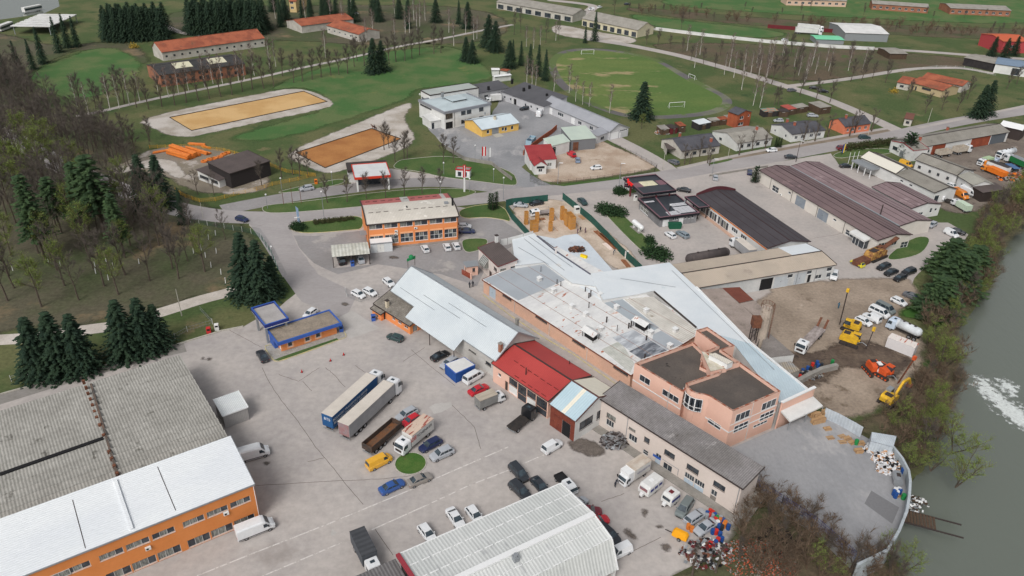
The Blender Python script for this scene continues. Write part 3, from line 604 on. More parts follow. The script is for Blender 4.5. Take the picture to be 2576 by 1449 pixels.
# ========================= NEAR BUILDINGS
r_fibre=mat('fibre_cement',rgb(166,164,158),rgb(148,146,140),sc=.25,fine=.14,fsc=1.5,rough=.95,rib=('X',.5),ribd=.3,spots=[(rgb(110,108,102),.3,.62,.08),(rgb(176,172,164),.5,.7,.05)])
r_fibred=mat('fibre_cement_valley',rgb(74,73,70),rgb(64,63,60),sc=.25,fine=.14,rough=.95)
r_whiteroof=mat('white_coated_roof',rgb(232,235,236),rgb(222,226,230),sc=.1,fine=.04,rough=.6,rib=('Y',.42),ribd=.07,spots=[(rgb(196,200,206),.22,.68,.08)],stretch=(.5,1,1))
m_orange=mat('orange_plaster',rgb(214,136,78),rgb(206,128,70),sc=.3,fine=.03,rough=.9)
m_orange2=mat('bright_orange_plaster',rgb(228,146,92),rgb(224,138,84),sc=.3,fine=.03,rough=.9)
hallB=T[0,3](2395,165)
b=Bld('warehouse_hall','long hall at lower left under a ribbed grey fibre cement roof in parallel rows',(0,1329),(580,1108),(464,884),6.2,cside='B',ov=.2,cat='warehouse')
sh=b.L*1.0
b.o=b.o-b.u*40;b.L+=40;b.root.location=b.o;b.h=6.2
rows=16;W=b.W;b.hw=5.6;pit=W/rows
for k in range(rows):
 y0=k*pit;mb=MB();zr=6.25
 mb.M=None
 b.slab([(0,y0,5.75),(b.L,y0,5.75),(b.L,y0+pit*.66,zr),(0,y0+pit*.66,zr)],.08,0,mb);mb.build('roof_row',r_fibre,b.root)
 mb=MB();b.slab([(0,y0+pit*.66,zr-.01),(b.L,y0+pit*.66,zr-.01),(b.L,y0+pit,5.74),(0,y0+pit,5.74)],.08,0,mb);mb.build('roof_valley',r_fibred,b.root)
b.walls(m_concw,'frlb');b.rf=lambda x,y:6.1
m_rust=mat('rusty_box',rgb(120,78,58),rgb(90,60,48),sc=1,fine=.2)
c_=T[0,2];d_=T[0,3]
for p in(c_(842,945),c_(868,1008),c_(888,1068),c_(912,1125),c_(932,1185),c_(953,1250),c_(975,1310),c_(1005,1385),d_(1045,40),d_(1098,205),d_(1125,275),d_(1152,350),d_(1180,425)):b.onbox('roof_vent',p,.5,.5,.4,m_rust)
p0,p1=b.on(d_(0,430)),b.on(d_(1040,65));mb=MB();mb.bar((p0[0],p0[1],6.2),(p1[0],p1[1],6.2),.7,.2);mb.build('missing_sheet_gap',m_darkint,b.root)
p0,p1=b.on(c_(915,970)),b.on(d_(1180,440));mb=MB();mb.bar((p0[0],p0[1],6.27),(p1[0],p1[1],6.27),.35,.1);mb.build('expansion_joint',mat('joint_dark',rgb(84,80,76),rgb(110,90,78),sc=.5,fine=.2),b.root)
hh=hgt((656,1306),(640.5,1218))
b=Bld('office_wing','orange two-storey block with white coated roof and rows of windows at lower left',(215,1387),(640.5,1218),(580,1108),hh,cside='B',ov=.1,cat='office building')
b.o=b.o-b.u*45;b.L+=45;b.root.location=b.o
b.mono(r_whiteroof,1.0,fascia=m_met)
d=T[0,3]
up=[(2303,2508,600,745),(2068,2283,705,845),(1828,2048,812,950),(1520,1752,940,1088),(1258,1500,1052,1198),(990,1240,1165,1318),(642,910,1308,1462)]
lo=[(2345,2553,780,938),(2113,2332,880,1048),(1878,2105,985,1155),(1577,1813,1118,1290),(1323,1567,1230,1405),(1060,1318,1345,1525)]
zu=b.loc('f',d(1258,1145)),b.loc('f',d(1270,1200));zl=b.loc('f',d(1323,1330)),b.loc('f',d(1345,1402))
for k,(x0,x1,y0,y1) in enumerate(up+lo):
 q=k<7;z1=(zu if q else zl)[0][1];z0=(zu if q else zl)[1][1]
 a0=b.loc('f',d(x0,y0+(y1-y0)*.55))[0];a1=b.loc('f',d(x1,y0+(y1-y0)*.1))[0]
 b.win('f',None,None,3,rel=(a0,a1,z0,z1),pane=[m_glassl,m_glassl,m_glass] if(k*7)%3 else[m_glass,m_glassl,m_glass],frame=m_framew,sill=True)
for q in range(5):
 for z0,z1 in((zl[1][1],zl[0][1]),(zu[1][1],zu[0][1])):a=a0-8-q*7.5;b.win('f',None,None,3,rel=(a,a+4.2,z0,z1),frame=m_framew,pane=m_glassl)
b.ac('f',d(2272,812));b.ac('f',d(1487,1162))
b.walls(m_orange,'frlb')
b.pipe('f',b.L-.25,m_frame)
x,y,z=b.on(d(1160,490));x2,y2,z2=b.on(d(1328,985));mb=MB();mb.bar((x,y,z+.12),(x2,y2,z2+.12),.5,.35);mb.build('roof_upstand',r_whiteroof,b.root)
mb=MB()
for pa,pb in((d(1585,350),d(1768,790)),(d(730,685),d(860,1170))):
 p,q=b.on(pa),b.on(pb);mb.bar((p[0],p[1],p[2]+.02),(q[0],q[1],q[2]+.02),.1,.04)
mb.build('roof_joint',m_gut,b.root)
b=Bld('storage_shed','small grey shed with white ribbed roof standing against the big hall',c_(2240,1290),c_(2495,1197),c_(2435,1040),(c_(2512,1325),c_(2495,1197)),cside='B',ov=.12,cat='shed')
r_wrib=mat('white_ribbed_sheet',rgb(214,218,218),rgb(202,206,208),sc=.3,fine=.05,rough=.6,rib=('X',.3),ribd=.14)
b.mono(r_wrib,.5,fascia=m_frame);b.walls(mat('grey_sheet_wall',rgb(168,165,163),fine=.05,rib=('X',.3),ribd=.08))
b=Bld('petrol_kiosk','orange flat-roofed petrol station kiosk with blue fascia and gravel roof',ZB(722,1140),ZB(2362,612),ZB(410,780),(ZB(885,1412),ZB(850,1140)),ov=1.0,cat='kiosk')
b.h+=.35
r_gravel=mat('roof_gravel',rgb(150,138,124),rgb(132,122,110),sc=.6,fine=.22,fsc=4,rough=.95)
m_blue=mat('blue_fascia',rgb(62,100,176),rgb(50,84,160),sc=.4,fine=.05,rough=.5);m_blued=mat('dark_blue_fascia',rgb(44,56,122),fine=.05,rough=.5)
b.flat(r_gravel,par=.25,pw=.3,pm=m_blue,drop=.25)
m_pale=mat('pale_orange_surround',rgb(238,178,134),fine=.03)
for(x0,y0,x1,y1) in((985,1095,1112,1165),(1422,965,1556,1030),(1695,868,1822,932)):
 (a0,z1),(a1,z0)=b.loc('f',ZB(x0,y0)),b.loc('f',ZB(x1,y1));z1=max(z1,z0+.9);b.win('f',None,None,1,rel=(a0,a1,z0,z1),frame=m_frame)
 mb=MB();e=.28
 for r_ in((a0-e,a0-.02,z0-e,z1+e),(a1+.02,a1+e,z0-e,z1+e),(a0-.02,a1+.02,z1+.02,z1+e),(a0-.02,a1+.02,z0-e,z0-.07)):b.bx(mb,'f',*r_,.002,.09)
 mb.build('window_surround',m_pale,b.root)
b.door('l',None,None,m_frame,rel=(b.ov+.3,b.ov+1.2,.02,2.2));b.walls(m_orange2)
mb=MB();mb.box(b.ov-.85,b.ov+1.8,.02,b.ov-.03,b.ov+4.6,2.3);mb.build('entrance_box',m_blue,b.root)
tag_b=b
b=Bld('petrol_canopy','square blue-edged canopy over the pumps of the orange petrol kiosk',ZB(397,655),ZB(1012,465),ZB(65,200),5.0,ov=.6,cat='canopy')
b.flat(mat('canopy_roof',rgb(172,168,166),rgb(158,154,152),sc=.3,fine=.08,rib=('Y',.5),ribd=.05),par=.35,pw=.3,pm=m_blued,drop=.15)
mb=MB();mb.box(.05,.05,4.05,b.L-.05,b.W-.05,4.22);mb.build('soffit',m_frame,b.root)
mb=MB()
for(x0,y0,x1,y1) in((.0,.0,b.L,.3),(0,b.W-.3,b.L,b.W),(0,.3,.3,b.W-.3),(b.L-.3,.3,b.L,b.W-.3)):mb.box(x0,y0,b.h+.002,x1,y1,b.h+.05)
mb.build('rim',m_blue,b.root)
for x in(.35,b.L-.6):
 for y in(.6,b.W-2.2):mb=MB();mb.box(x-.22,y-.22,0,x+.22,y+.22,4.05);mb.build('column',m_met,b.root)
isl=[T[1,2](*p) for p in((75,590),(150,570),(330,520),(850,400),(880,430),(912,485),(895,505),(240,742),(190,738),(165,715))]
sheet('kiosk_pavement',isl,.045,mat('paving_slabs',rgb(176,172,166),rgb(160,156,150),sc=.5,fine=.1,brick=((.6,.6,.6,1),.5,.5)),smooth=1)
kerb('kerb',isl,m_kerby,closed=True,h=.14,w=.2)
sheet('grass_strip',[T[1,2](*p) for p in((180,725),(270,690),(815,505),(830,520),(240,735))],.05,m_lawn)
hb=hgt(ZA(2102,1003),ZA(2090,520))
b=Bld('workshop_block','orange two-storey building with white curved roof, red at its back, beside the carwash',ZA(222,694),ZA(2093,519),ZA(105,205),hb,ov=.15,cat='office building')
r_cr=mat('cream_sheet_roof',rgb(206,200,190),rgb(192,186,176),sc=.2,fine=.05,rib=('X',.4),ribd=.1,spots=[(rgb(226,222,214),.3,.6,.08)])
r_rd=mat('faded_red_sheet_roof',rgb(178,108,104),rgb(166,92,90),sc=.3,fine=.08,rib=('X',.4),ribd=.12,spots=[(rgb(206,170,164),.25,.64,.08)])
L,Wd,h=b.L,b.W,b.h;N_=12;yr=Wd*.66;rs=1.15
prof=[(Wd*k/N_,h+rs*math.sin(math.pi*(k/N_)**.8)) for k in range(N_+1)]
b.rf=lambda x,y:h+rs*math.sin(math.pi*max(0,min(1,y/Wd))**.8);b.hw=h-.12
for k in range(N_):
 (y0,z0),(y1,z1)=prof[k],prof[k+1];b.slab([(0,y0,z0),(L,y0,z0),(L,y1,z1),(0,y1,z1)],.1).build('roof_sheet',r_cr if y1<Wd*.68 else r_rd,b.root)
for x0,x1 in((L*.44,L*.53),(L*.90,L*.945)):
 for k in range(8,N_):(y0,z0),(y1,z1)=prof[k],prof[k+1];b.slab([(x0,y0,z0+.02),(x1,y0,z0+.02),(x1,y1,z1+.02),(x0,y1,z1+.02)],.03).build('grey_roof_sheet',mat('grey_sheet',rgb(178,176,172),fine=.06,rib=('X',.4),ribd=.1),b.root)
b.gx={q:[(b.ov,h-.1)]+[(y,z-.1) for y,z in prof[1:-1]]+[(Wd-b.ov,h-.1)] for q in 'lr'}
mb=MB()
for X_ in(-.08,L+.08):
 for k in range(N_):mb.bar((X_,prof[k][0],prof[k][1]),(X_,prof[k+1][0],prof[k+1][1]),.3,.3)
mb.build('verge_board',m_gut,b.root)
mb=MB();mb.box(-.1,-.22,h-.28,L+.1,-.01,h+.02);mb.build('gutter',m_gut,b.root)
for k in range(11):
 if k!=3:x=L*(.07+.082*k);y=Wd*.30;mb=MB();z=b.rf(x,y)+.02;mb.box(x-.65,y-.06,z,x+.65,y+.06,z+.1);mb.build('snow_guard',m_gut,b.root)
for k in range(10):
 x=L*(.07+.085*k);y=Wd*.84;mb=MB();z=b.rf(x,y)+.02;mb.box(x-.6,y-.06,z,x+.6,y+.06,z+.1);mb.build('snow_guard',m_gut,b.root)
b.onbox('roof_hatch',ZA(1838,265),1.1,.9,.5,m_met);b.onbox('flue',ZA(1968,300),1,1,2.2,m_black,r=.28);b.onbox('roof_opening',ZA(1040,330),.4,1.2,.04,m_darkint)
zu1,zu0=b.loc('f',ZA(1200,622))[1],b.loc('f',ZA(1205,712))[1];zl1,zl0=b.loc('f',ZA(1210,850))[1],b.loc('f',ZA(1215,1020))[1]
for(x0,x1,m1,m2) in((277,548,300,560),(585,855,605,868),(900,1160,915,1178),(1200,1460,1210,1470),(1503,1762,1515,1772),(1798,2050,1805,2055)):
 yy=700-(x0-280)*.1;a0,a1=b.loc('f',ZA(x0,760-(x0-277)*.095))[0],b.loc('f',ZA(x1,760-(x1-277)*.095))[0]
 b.win('f',None,None,2,rel=(a0,a1,zu0,zu1),pane=[m_glassl,m_glass],frame=m_frame)
 b.win('f',None,None,3,2,rel=(a0,a1,zl0,zl1),pane=[m_glass,m_glass,m_glassl])
 mb=MB();b.bx(mb,'f',a0,a1,zl1+.08,zl1+.5,.002,.04);mb.build('lintel_band',m_pale,b.root)
b.ac('f',ZA(1220,757));b.ac('f',ZA(822,818));b.ac('f',ZA(822,878))
b.walls(m_orange2);b.pipe('f',b.ov+.15);b.pipe('f',L-b.ov-.15)
mb=MB();mb.box(-1.6,Wd*.18,2.9,b.ov-.02,Wd*.34,3.0);mb.build('entrance_canopy',m_met,b.root)
mb=MB();mb.box(b.ov,-.9,.01,L,b.ov-.01,.12);mb.build('plinth_path',m_concw,b.root)
b=Bld('car_wash_shelter','open car wash shelter with pale ribbed metal roof beside the orange building',T[1,1](765,1140),T[1,1](1146,1105),T[1,1](760,1030),3.2,ov=.2,cat='shelter')
mb=MB();n=10
for k in range(n):
 y0,y1=b.W*k/n,b.W*(k+1)/n;f_=lambda y:3.0+.75*math.sin(math.pi*(.12+.6*y/b.W));b.slab([(0,y0,f_(y0)),(b.L,y0,f_(y0)),(b.L,y1,f_(y1)),(0,y1,f_(y1))],.06,0,mb)
mb.build('roof',mat('shelter_sheet',rgb(206,206,198),rgb(180,178,166),sc=.6,fine=.1,rib=('X',.9),ribd=.2,spots=[(rgb(140,132,114),.8,.68,.06)]),b.root)
for x in(.2,b.L/2,b.L-.2):
 for y in(.2,b.W-.2):mb=MB();mb.box(x-.1,y-.1,0,x+.1,y+.1,3.1);mb.build('post',m_gut,b.root)
mb=MB();mb.box(b.L/2-.05,.5,.02,b.L/2+.05,b.W-.3,2.6);mb.build('partition',m_glassl,b.root)
mb=MB();mb.box(.2,b.W-.15,.02,b.L-.2,b.W-.05,2.8);mb.build('back_wall',m_gut,b.root)
mb=MB();mb.box(.1,.0,.0,b.L-.1,b.W-.4,.06);mb.build('wash_floor',m_conc2,b.root)
b=Bld('site_container','white container office with steep side against the orange workshop block',T[1,1](1150,1005),T[1,1](1372,985),T[1,1](1146,975),2.8,ov=.05,cat='container')
b.W=max(b.W,2.6);b.mono(m_frame,.2,fascia=m_met);b.door('f',None,None,m_ac,rel=(b.L*.3,b.L*.62,.02,2.4),panels=2);b.walls(mat('container_white',rgb(206,210,212),fine=.05,rough=.6))
r_lblue=mat('pale_blue_sheet_roof',rgb(202,209,212),rgb(190,198,203),sc=.12,fine=.03,rough=.5,rib=('X',.45),ribd=.07,spots=[(rgb(174,184,188),.2,.68,.08)])
A_,B_=(982.8,731),(1246.5,908);heav=5.0
b=Bld('sawmill_hall','long hall with pale blue pitched metal roof between the yard and the peach factory',A_,B_,(1350,848),heav,cside='B',ov=.6,cat='warehouse')
apx=(1032.8,669.8)
d0=ray(*apx);q0=b.o.copy();k_=(q0-Vector((0,0,CAMH))).dot(b.u)/d0.dot(b.u);w_=Vector((0,0,CAMH))+d0*k_-b.o;rise=max(2.0,min(5.5,w_.z-heav));print('hall',b.L,b.W,'apex',w_.dot(b.n),w_.z)
b.gable(r_lblue,rise,at=.5,fascia=m_met)
b.gx={q:v for q,v in b.gx.items()}
y_=b.W*.5;L=b.L
for x0,x1 in((L*.25,L*.72),):
 mb=b.slab([(x0,-2.6,heav-1.75),(x1,-2.6,heav-1.75),(x1,.2,heav+.18),(x0,.2,heav+.18)],.1);mb.build('loading_canopy',r_lblue,b.root)
 for x in(x0+.2,(x0+x1)/2,x1-.2):mb=MB();mb.tube((x,-2.4,0),(x,-2.4,heav-1.75),.09,.09,6);mb.build('post',m_gut,b.root)
for p0,p1 in((T[1,2](2140,610),T[1,2](2215,675)),(T[1,2](2310,728),T[1,2](2365,800))):b.win('f',p0,p1,3,frame=m_framed)
b.walls(mat('hall_white_wall',rgb(196,194,190),rgb(176,172,166),sc=.3,fine=.08,spots=[(rgb(140,132,122),.5,.66,.06)]));b.onbox('chimney',T[1,2](2460,630),.7,.7,1.8,mat('chimney_brick',rgb(150,104,84),fine=.15),cap=m_concw);b.onbox('chimney',T[2,2](50,375),.6,.6,1.6,m_concw,cap=m_concw)
for q in range(3):
 mb=MB();y=b.W*(.12+.1*q);mb.bar((L*(.05+.2*q),y,b.rf(0,y)+.03),(L*(.4+.2*q),y,b.rf(0,y)+.03),.1,.05);mb.build('snow_rail',m_met,b.root)
t_=thing('roof_sign','green sign frame standing on the left gable of the pale blue hall','sign',b.o+b.n*y_+Vector((0,0,heav+rise)),b.rz+math.pi/2)
for x in(-1.0,1.0):mb=MB();mb.bar((x,0,-.2),(x,0,2.0),.08);mb.build('post',m_gut,t_)
mb=MB();mb.box(-1.2,-.06,1.6,1.2,.06,2.3);mb.sphere((0,0,2.35),.6,8,5);mb.build('panel',mat('green_sign',rgb(40,130,80),fine=.05),t_)
r_slate=mat('fibre_slates',rgb(140,134,126),rgb(118,112,104),sc=.6,fine=.2,fsc=3,rough=.95,brick=((.5,.5,.5,1),.45,.4),spots=[(rgb(104,104,90),.8,.62,.06)])
tt=T[1,2]
b=Bld('gate_cottage','orange cottage with grey slate lean-to roof attached to the pale blue hall',tt(1180,157),tt(1545,385),tt(1660,235),(tt(1545,490),tt(1545,392)),cside='B',ov=.4,cat='cottage')
b.mono(r_slate,1.9,fascia=m_gut)
for p0,p1 in((tt(1370,288),tt(1400,330)),(tt(1428,325),tt(1465,370)),(tt(1492,368),tt(1530,415))):b.win('f',p0,p1,2,frame=m_framew)
b.win('r',tt(1578,385),tt(1625,425),3,frame=m_framew,pane=m_glassl)
b.walls(m_orange2);b.onbox('chimney',tt(1322,190),.7,.7,1.7,mat('chimney_cream',rgb(200,188,166),fine=.1),cap=m_gut)
b2=Bld('cottage_porch_wing','short orange front wing of the gate cottage with its own slate roof',tt(1150,205),tt(1255,270),tt(1215,162),(tt(1255,345),tt(1255,272)),cside='A',ov=.3,cat='building wing')
b2.W=3.2;b2.mono(r_slate,.95,fascia=m_gut);b2.win('f',tt(1195,255),tt(1230,300),2);b2.door('r',None,None,m_framed,rel=(1.0,1.9,0.02,2.1));b2.walls(m_orange2)
r_red=mat('red_sheet_roof',rgb(184,74,70),rgb(172,66,64),sc=.15,fine=.05,rough=.6,rib=('X',.3),ribd=.2,spots=[(rgb(160,60,58),.3,.66,.06)])
t2=T[2,2]
b=Bld('red_roof_workshop','workshop with bright red ribbed roof and glazed front bays between two gabled sheds',(1236.5,913.3),(1379.3,1009.5),(1486.8,943.3),4.6,cside='B',ov=.25,cat='workshop')
def apex(b,p,side='r'):
 d0=ray(*p);q0=b.o+(b.u*b.L if side=='r' else b.u*0);k_=(q0-Vector((0,0,CAMH))).dot(b.u)/d0.dot(b.u);w_=Vector((0,0,CAMH))+d0*k_-b.o;return w_.dot(b.n),w_.z
ay,az=apex(b,t2(600,930));print('red',b.L,b.W,ay,az);b.gable(r_red,max(1.2,az-b.h),at=max(.3,min(.7,ay/b.W)),fascia=m_gut)
m_wp=mat('white_panel',rgb(214,214,212),fine=.06,spots=[(rgb(150,150,150),.8,.66,.06)])
L=b.L;n=5
b.win('f',T[1,2](2435,850),T[1,2](2465,900),1);b.door('f',None,None,m_framed,rel=(L*.24,L*.29,.02,2.3))
for k,(a0,a1) in enumerate(((.31,.46),(.47,.62),(.63,.78),(.79,.97))):
 if k%2==0:b.win('f',None,None,4,2,rel=(L*a0,L*a1,2.3,3.9),frame=m_framed);b.win('f',None,None,1,1,rel=(L*a0,L*a1,.35,2.15),pane=m_wp)
 else:b.win('f',None,None,4,3,rel=(L*a0,L*a1,1.6,3.9),frame=m_framed);b.door('f',None,None,mat('dark_gate',rgb(62,66,72),fine=.08),rel=(L*a0,L*a1,.02,1.5),panels=2)
m_peach=mat('peach_plaster',rgb(228,188,170),rgb(220,178,160),sc=.12,fine=.035,rough=.9,spots=[(rgb(196,158,138),.3,.68,.08)])
m_peachd=mat('worn_peach_plaster',rgb(218,176,152),rgb(204,166,146),sc=.2,fine=.07,rough=.9,spots=[(rgb(176,144,124),.35,.62,.1)])
b.walls(m_peach);b.onbox('flue',t2(140,870),1,1,1.7,m_gut,r=.12);b.onbox('flue',t2(577,765),1,1,.8,m_gut,r=.08)
for k,p in enumerate(((42,745),(105,790),(178,838),(242,880),(308,925),(375,970),(48,895),(117,943),(182,990),(250,1033),(318,1078),(443,1013))):
 x,y,z=b.on(t2(*p));mb=MB();mb.box(x-.6,y-.06,z,x+.6,y+.06,z+.1);mb.build('snow_guard',mat('maroon',rgb(110,48,46),fine=.1),b.root)
b=Bld('gabled_garage','gabled garage with pale blue and cream roof halves and rusty front panels',t2(378,1165),t2(640,1342),t2(1020,1015),(t2(640,1560),t2(640,1345)),cside='B',ov=.2,cat='garage')
ay,az=apex(b,t2(870,1098));print('ext',b.L,b.W,b.h,ay,az)
r_b1=mat('light_blue_sheet',rgb(172,194,204),rgb(184,204,212),sc=.2,fine=.03,rib=('X',.5),ribd=.06);r_c1=mat('cream_sheet',rgb(224,218,202),fine=.04,rib=('X',.5),ribd=.06)
b.gable(r_b1,max(1.0,az-b.h),at=max(.3,min(.7,ay/b.W)),fascia=mat('maroon_fascia',rgb(96,66,62),fine=.1),mback=r_c1)
x0,x1=b.L*.45,b.L*.58;yq=b.W*max(.3,min(.7,ay/b.W));b.slab([(x0,.02,b.rf(0,.02)+.03),(x1,.02,b.rf(0,.02)+.03),(x1,yq,b.rf(0,yq)+.03),(x0,yq,b.rf(0,yq)+.03)],.03).build('cream_roof_strip',r_c1,b.root)
m_rp=mat('rusty_panel',rgb(128,66,50),rgb(106,52,42),sc=.8,fine=.12,rough=.8)
for k in range(6):
 for q in range(3):
  a0=b.ov+(b.L-2*b.ov)*k/6;a1=b.ov+(b.L-2*b.ov)*(k+1)/6;zz=b.hw/3
  if k in(3,4) and q<2:continue
  mb=MB();b.bx(mb,'f',a0+.02,a1-.02,zz*q+.03,zz*(q+1)-.02,.005,.05);mb.build('panel',m_rp,b.root)
mb=MB();a0=b.ov+(b.L-2*b.ov)*.5;a1=b.ov+(b.L-2*b.ov)*5/6;b.bx(mb,'f',a0+.03,a1-.03,.02,b.hw*.66,.005,.03);mb.build('garage_door',m_darkint,b.root)
b.win('r',t2(662,1395),t2(725,1400),2,rel=(b.W*.12,b.W*.42,b.hw*.35,b.hw*.75),frame=m_framed);b.win('r',None,None,3,rel=(b.W*.5,b.W*.85,b.hw*.35,b.hw*.75),frame=m_framed)
b.walls(m_white_w)
t3=T[2,3]
hbg=hgt(t3(2222,868),t3(2285,575));print('beige h',hbg)
b=Bld('beige_workshop','long beige two-storey workshop with mossy grey roof, caravans parked before it',(1505.5,1000.8),t3(2325,575),t3(2545,402),hbg,cside='B',ov=.45,cat='workshop')
r_old=mat('old_corrugated',rgb(138,134,134),rgb(118,114,112),sc=.2,fine=.16,fsc=1.5,rough=.95,rib=('X',.35),ribd=.22,spots=[(rgb(164,160,158),.3,.62,.08),(rgb(96,92,88),.4,.66,.05)])
b.mono(r_old,.9,fascia=m_gut)
for(x0,y0,x1,y1,nn) in((1120,32,1312,272,2),(1575,325,1795,585,2),(2118,668,2330,925,2)):
 b.win('f',ZI(x0,y0),ZI(x1,y1),nn,frame=m_framed)
for(x0,y0,x1,y1,nn) in((955,1248,1040,1352,2),(1178,1392,1240,1455,1)):b.win('f',t2(x0,y0),t2(x1,y1),nn,frame=m_framed,pane=m_glassl)
b.win('f',t3(1333,40),t3(1380,125),1,frame=m_framed)
b.win('f',ZI(1095,295),ZI(1248,545),2,1,frame=m_framew);b.win('f',ZI(685,35),ZI(772,190),1,2,frame=m_framew)
m_lbd=mat('pale_blue_door',rgb(176,190,202),fine=.06,spots=[(rgb(150,160,168),1,.66,.06)])
for(x0,y0,x1,y1,nn) in((930,190,1010,430,1),(1520,570,1672,870,2),(1722,700,1878,1000,2)):
 (a0,z1),(a1,_)=b.loc('f',ZI(x0,y0)),b.loc('f',ZI(x1,y1));z1=min(max(z1,2.3),3.0);b.win('f',None,None,2*nn,1,rel=(a0,a1,z1*.48,z1),frame=m_framew,sill=False);b.door('f',None,None,m_lbd,rel=(a0,a1,.02,z1*.46),panels=nn,handle=False)
(a0,z1),(a1,_)=b.loc('f',ZI(2055,918)),b.loc('f',ZI(2128,1185));b.win('f',None,None,2,1,rel=(a0,a1,1.1,2.3),frame=m_framew,sill=False);b.door('f',None,None,mat('grey_door',rgb(128,122,116),fine=.1),rel=(a0,a1,.02,1.05),handle=False)
(a0,z1),(a1,_)=b.loc('f',t3(1170,75)),b.loc('f',t3(1245,165));b.win('f',None,None,3,1,rel=(a0,a1,1.4,2.8),frame=m_framew);
(a0,z1),(a1,_)=b.loc('f',t2(945,1372)),b.loc('f',t2(1015,1449));b.win('f',None,None,3,1,rel=(a0,a1,1.4,2.8),frame=m_framew)
a,z=b.loc('f',ZI(890,130));a1,z1=b.loc('f',ZI(970,165));mb=MB();b.bx(mb,'f',a,a+1.7,z-.5,z,.02,.08);mb.build('name_board',m_blue,b.root)
m_beige=mat('beige_plaster',rgb(212,200,192),rgb(202,190,182),sc=.15,fine=.03,rough=.9,spots=[(rgb(176,166,156),.28,.70,.05),(rgb(196,176,152),.2,.70,.06)])
b.walls(m_beige);b.pipe('f',b.L-b.ov-.3,m_met);b.pipe('f',b.ov+6.5,m_met)
mb=MB();a,z=b.loc('f',ZI(1075,240));a1,z1=b.loc('f',ZI(1405,440))
mb.bar(b.pt('f',a,z,.06),b.pt('f',a1,z,.06),.06);mb.bar(b.pt('f',a1,z,.06),b.pt('f',a1,z-1.4,.06),.06);mb.build('conduit',m_met,b.root)
mb=MB();mb.box(b.ov,b.ov-1.9,.005,b.L-.2,b.ov-.01,.16);mb.build('pavement_slab',m_concw,b.root)
beige=b
# ========================= PEACH FACTORY
class Fac(Bld):
 def __init__(s,root,A,B,h,z0=0.0,back=1.0):
  a,b=P(*A,h),P(*B,h);u=(b-a);s.L=u.length;u.normalize();s.u=u;s.n=Vector((-u.y,u.x,0));s.ov=0.0;s.W=back;s.h=h-z0;s.hw=s.h
  s.o=Vector((a.x,a.y,z0));s.rz=math.atan2(u.y,u.x);s.root=root;s.open={k:[] for k in 'frlb'};s.gx=None;s.M=Matrix.Translation(s.o)@Matrix.Rotation(s.rz,4,'Z')
 def _w(s,fn,*a,**k):
  CUR[0]=s.M
  try:return fn(*a,**k)
  finally:CUR[0]=None
 def win(s,side,p0,p1,n=2,nz=1,**k):k.setdefault('cut',False);return s._w(Bld.win,s,side,p0,p1,n,nz,**k)
 def band(s,*a,**k):return s._w(Bld.band,s,*a,**k)
 def door(s,*a,**k):k.setdefault('proud',True);return s._w(Bld.door,s,*a,**k)
 def pipe(s,*a,**k):return s._w(Bld.pipe,s,*a,**k)
 def ac(s,*a,**k):return s._w(Bld.ac,s,*a,**k)
def pblock(root,px,z,zb,roofm,wallm,par=0.0,pw=.3,cop=None,world=None,zz=None,name='wall'):
 """a block with any outline: roof outline seen at height z; zz gives a height for each corner of a sloping roof"""
 zz=zz or[z]*len(px or world);w=world or[P(p[0],p[1],q) for p,q in zip(px,zz)];n=len(w)
 if sum(w[i].x*w[(i+1)%n].y-w[(i+1)%n].x*w[i].y for i in range(n))<0:w=w[::-1];zz=zz[::-1]
 mb=MB()
 for k in range(n):
  a,b=w[k],w[(k+1)%n];mb.quad((a.x,a.y,zb),(b.x,b.y,zb),(b.x,b.y,zz[(k+1)%n]-.02),(a.x,a.y,zz[k]-.02))
 mb.build(name,wallm,root)
 inn=[]
 for k in range(n):
  p,q,r=w[k-1],w[k],w[(k+1)%n];e1=(q-p);e1.z=0;e1.normalize();e2=(r-q);e2.z=0;e2.normalize();n1=Vector((-e1.y,e1.x,0));n2=Vector((-e2.y,e2.x,0));m=(n1+n2);d=max(.3,m.dot(n1));inn.append(q+m*(pw/d))
 mb=MB();mb.poly([(p.x,p.y,q-par) for p,q in zip(inn if par else w,zz)]);
 if not par:mb.v+=[(p.x,p.y,q-.15) for p,q in zip(w,zz)];mb.f+=[(k,n+k,n+(k+1)%n,(k+1)%n) for k in range(n)];mb.m+=[0]*n
 mb.build('roof',roofm,root)
 if par:
  mb=MB();
  for k in range(n):a,b=inn[k],inn[(k+1)%n];mb.quad((b.x,b.y,zz[(k+1)%n]-par),(a.x,a.y,zz[k]-par),(a.x,a.y,zz[k]-.02),(b.x,b.y,zz[(k+1)%n]-.02))
  mb.build('parapet',wallm,root)
  mb=MB()
  for k in range(n):
   k2=(k+1)%n;o=[Vector((p.x,p.y,q)) for p,q in((w[k],zz[k]),(w[k2],zz[k2]),(inn[k2],zz[k2]),(inn[k],zz[k]))]
   mb.hexa([v-V3((0,0,.02)) for v in o],[v+V3((0,0,.05)) for v in o])
  mb.build('coping',cop or wallm,root)
 return w
m_cop=mat('brown_tile_coping',rgb(146,82,60),rgb(176,150,136),sc=1.2,amt=.9,fine=.15)
m_bit=mat('bitumen_roof',rgb(86,80,76),rgb(100,92,86),sc=.15,amt=.8,fine=.12,rough=.9,spots=[(rgb(60,56,54),.3,.62,.05),(rgb(122,100,90),.22,.66,.05),(rgb(118,110,104),.5,.7,.04)])
r_rw=mat('rusty_white_roof',rgb(222,222,220),rgb(206,206,206),sc=.3,fine=.06,fsc=1.5,rough=.7,rib=('X',.4),ribd=.06,stretch=(1,.35,1),spots=[(rgb(168,108,84),.75,.61,.03),(rgb(196,156,138),.4,.63,.06),(rgb(180,180,178),.25,.6,.1)])
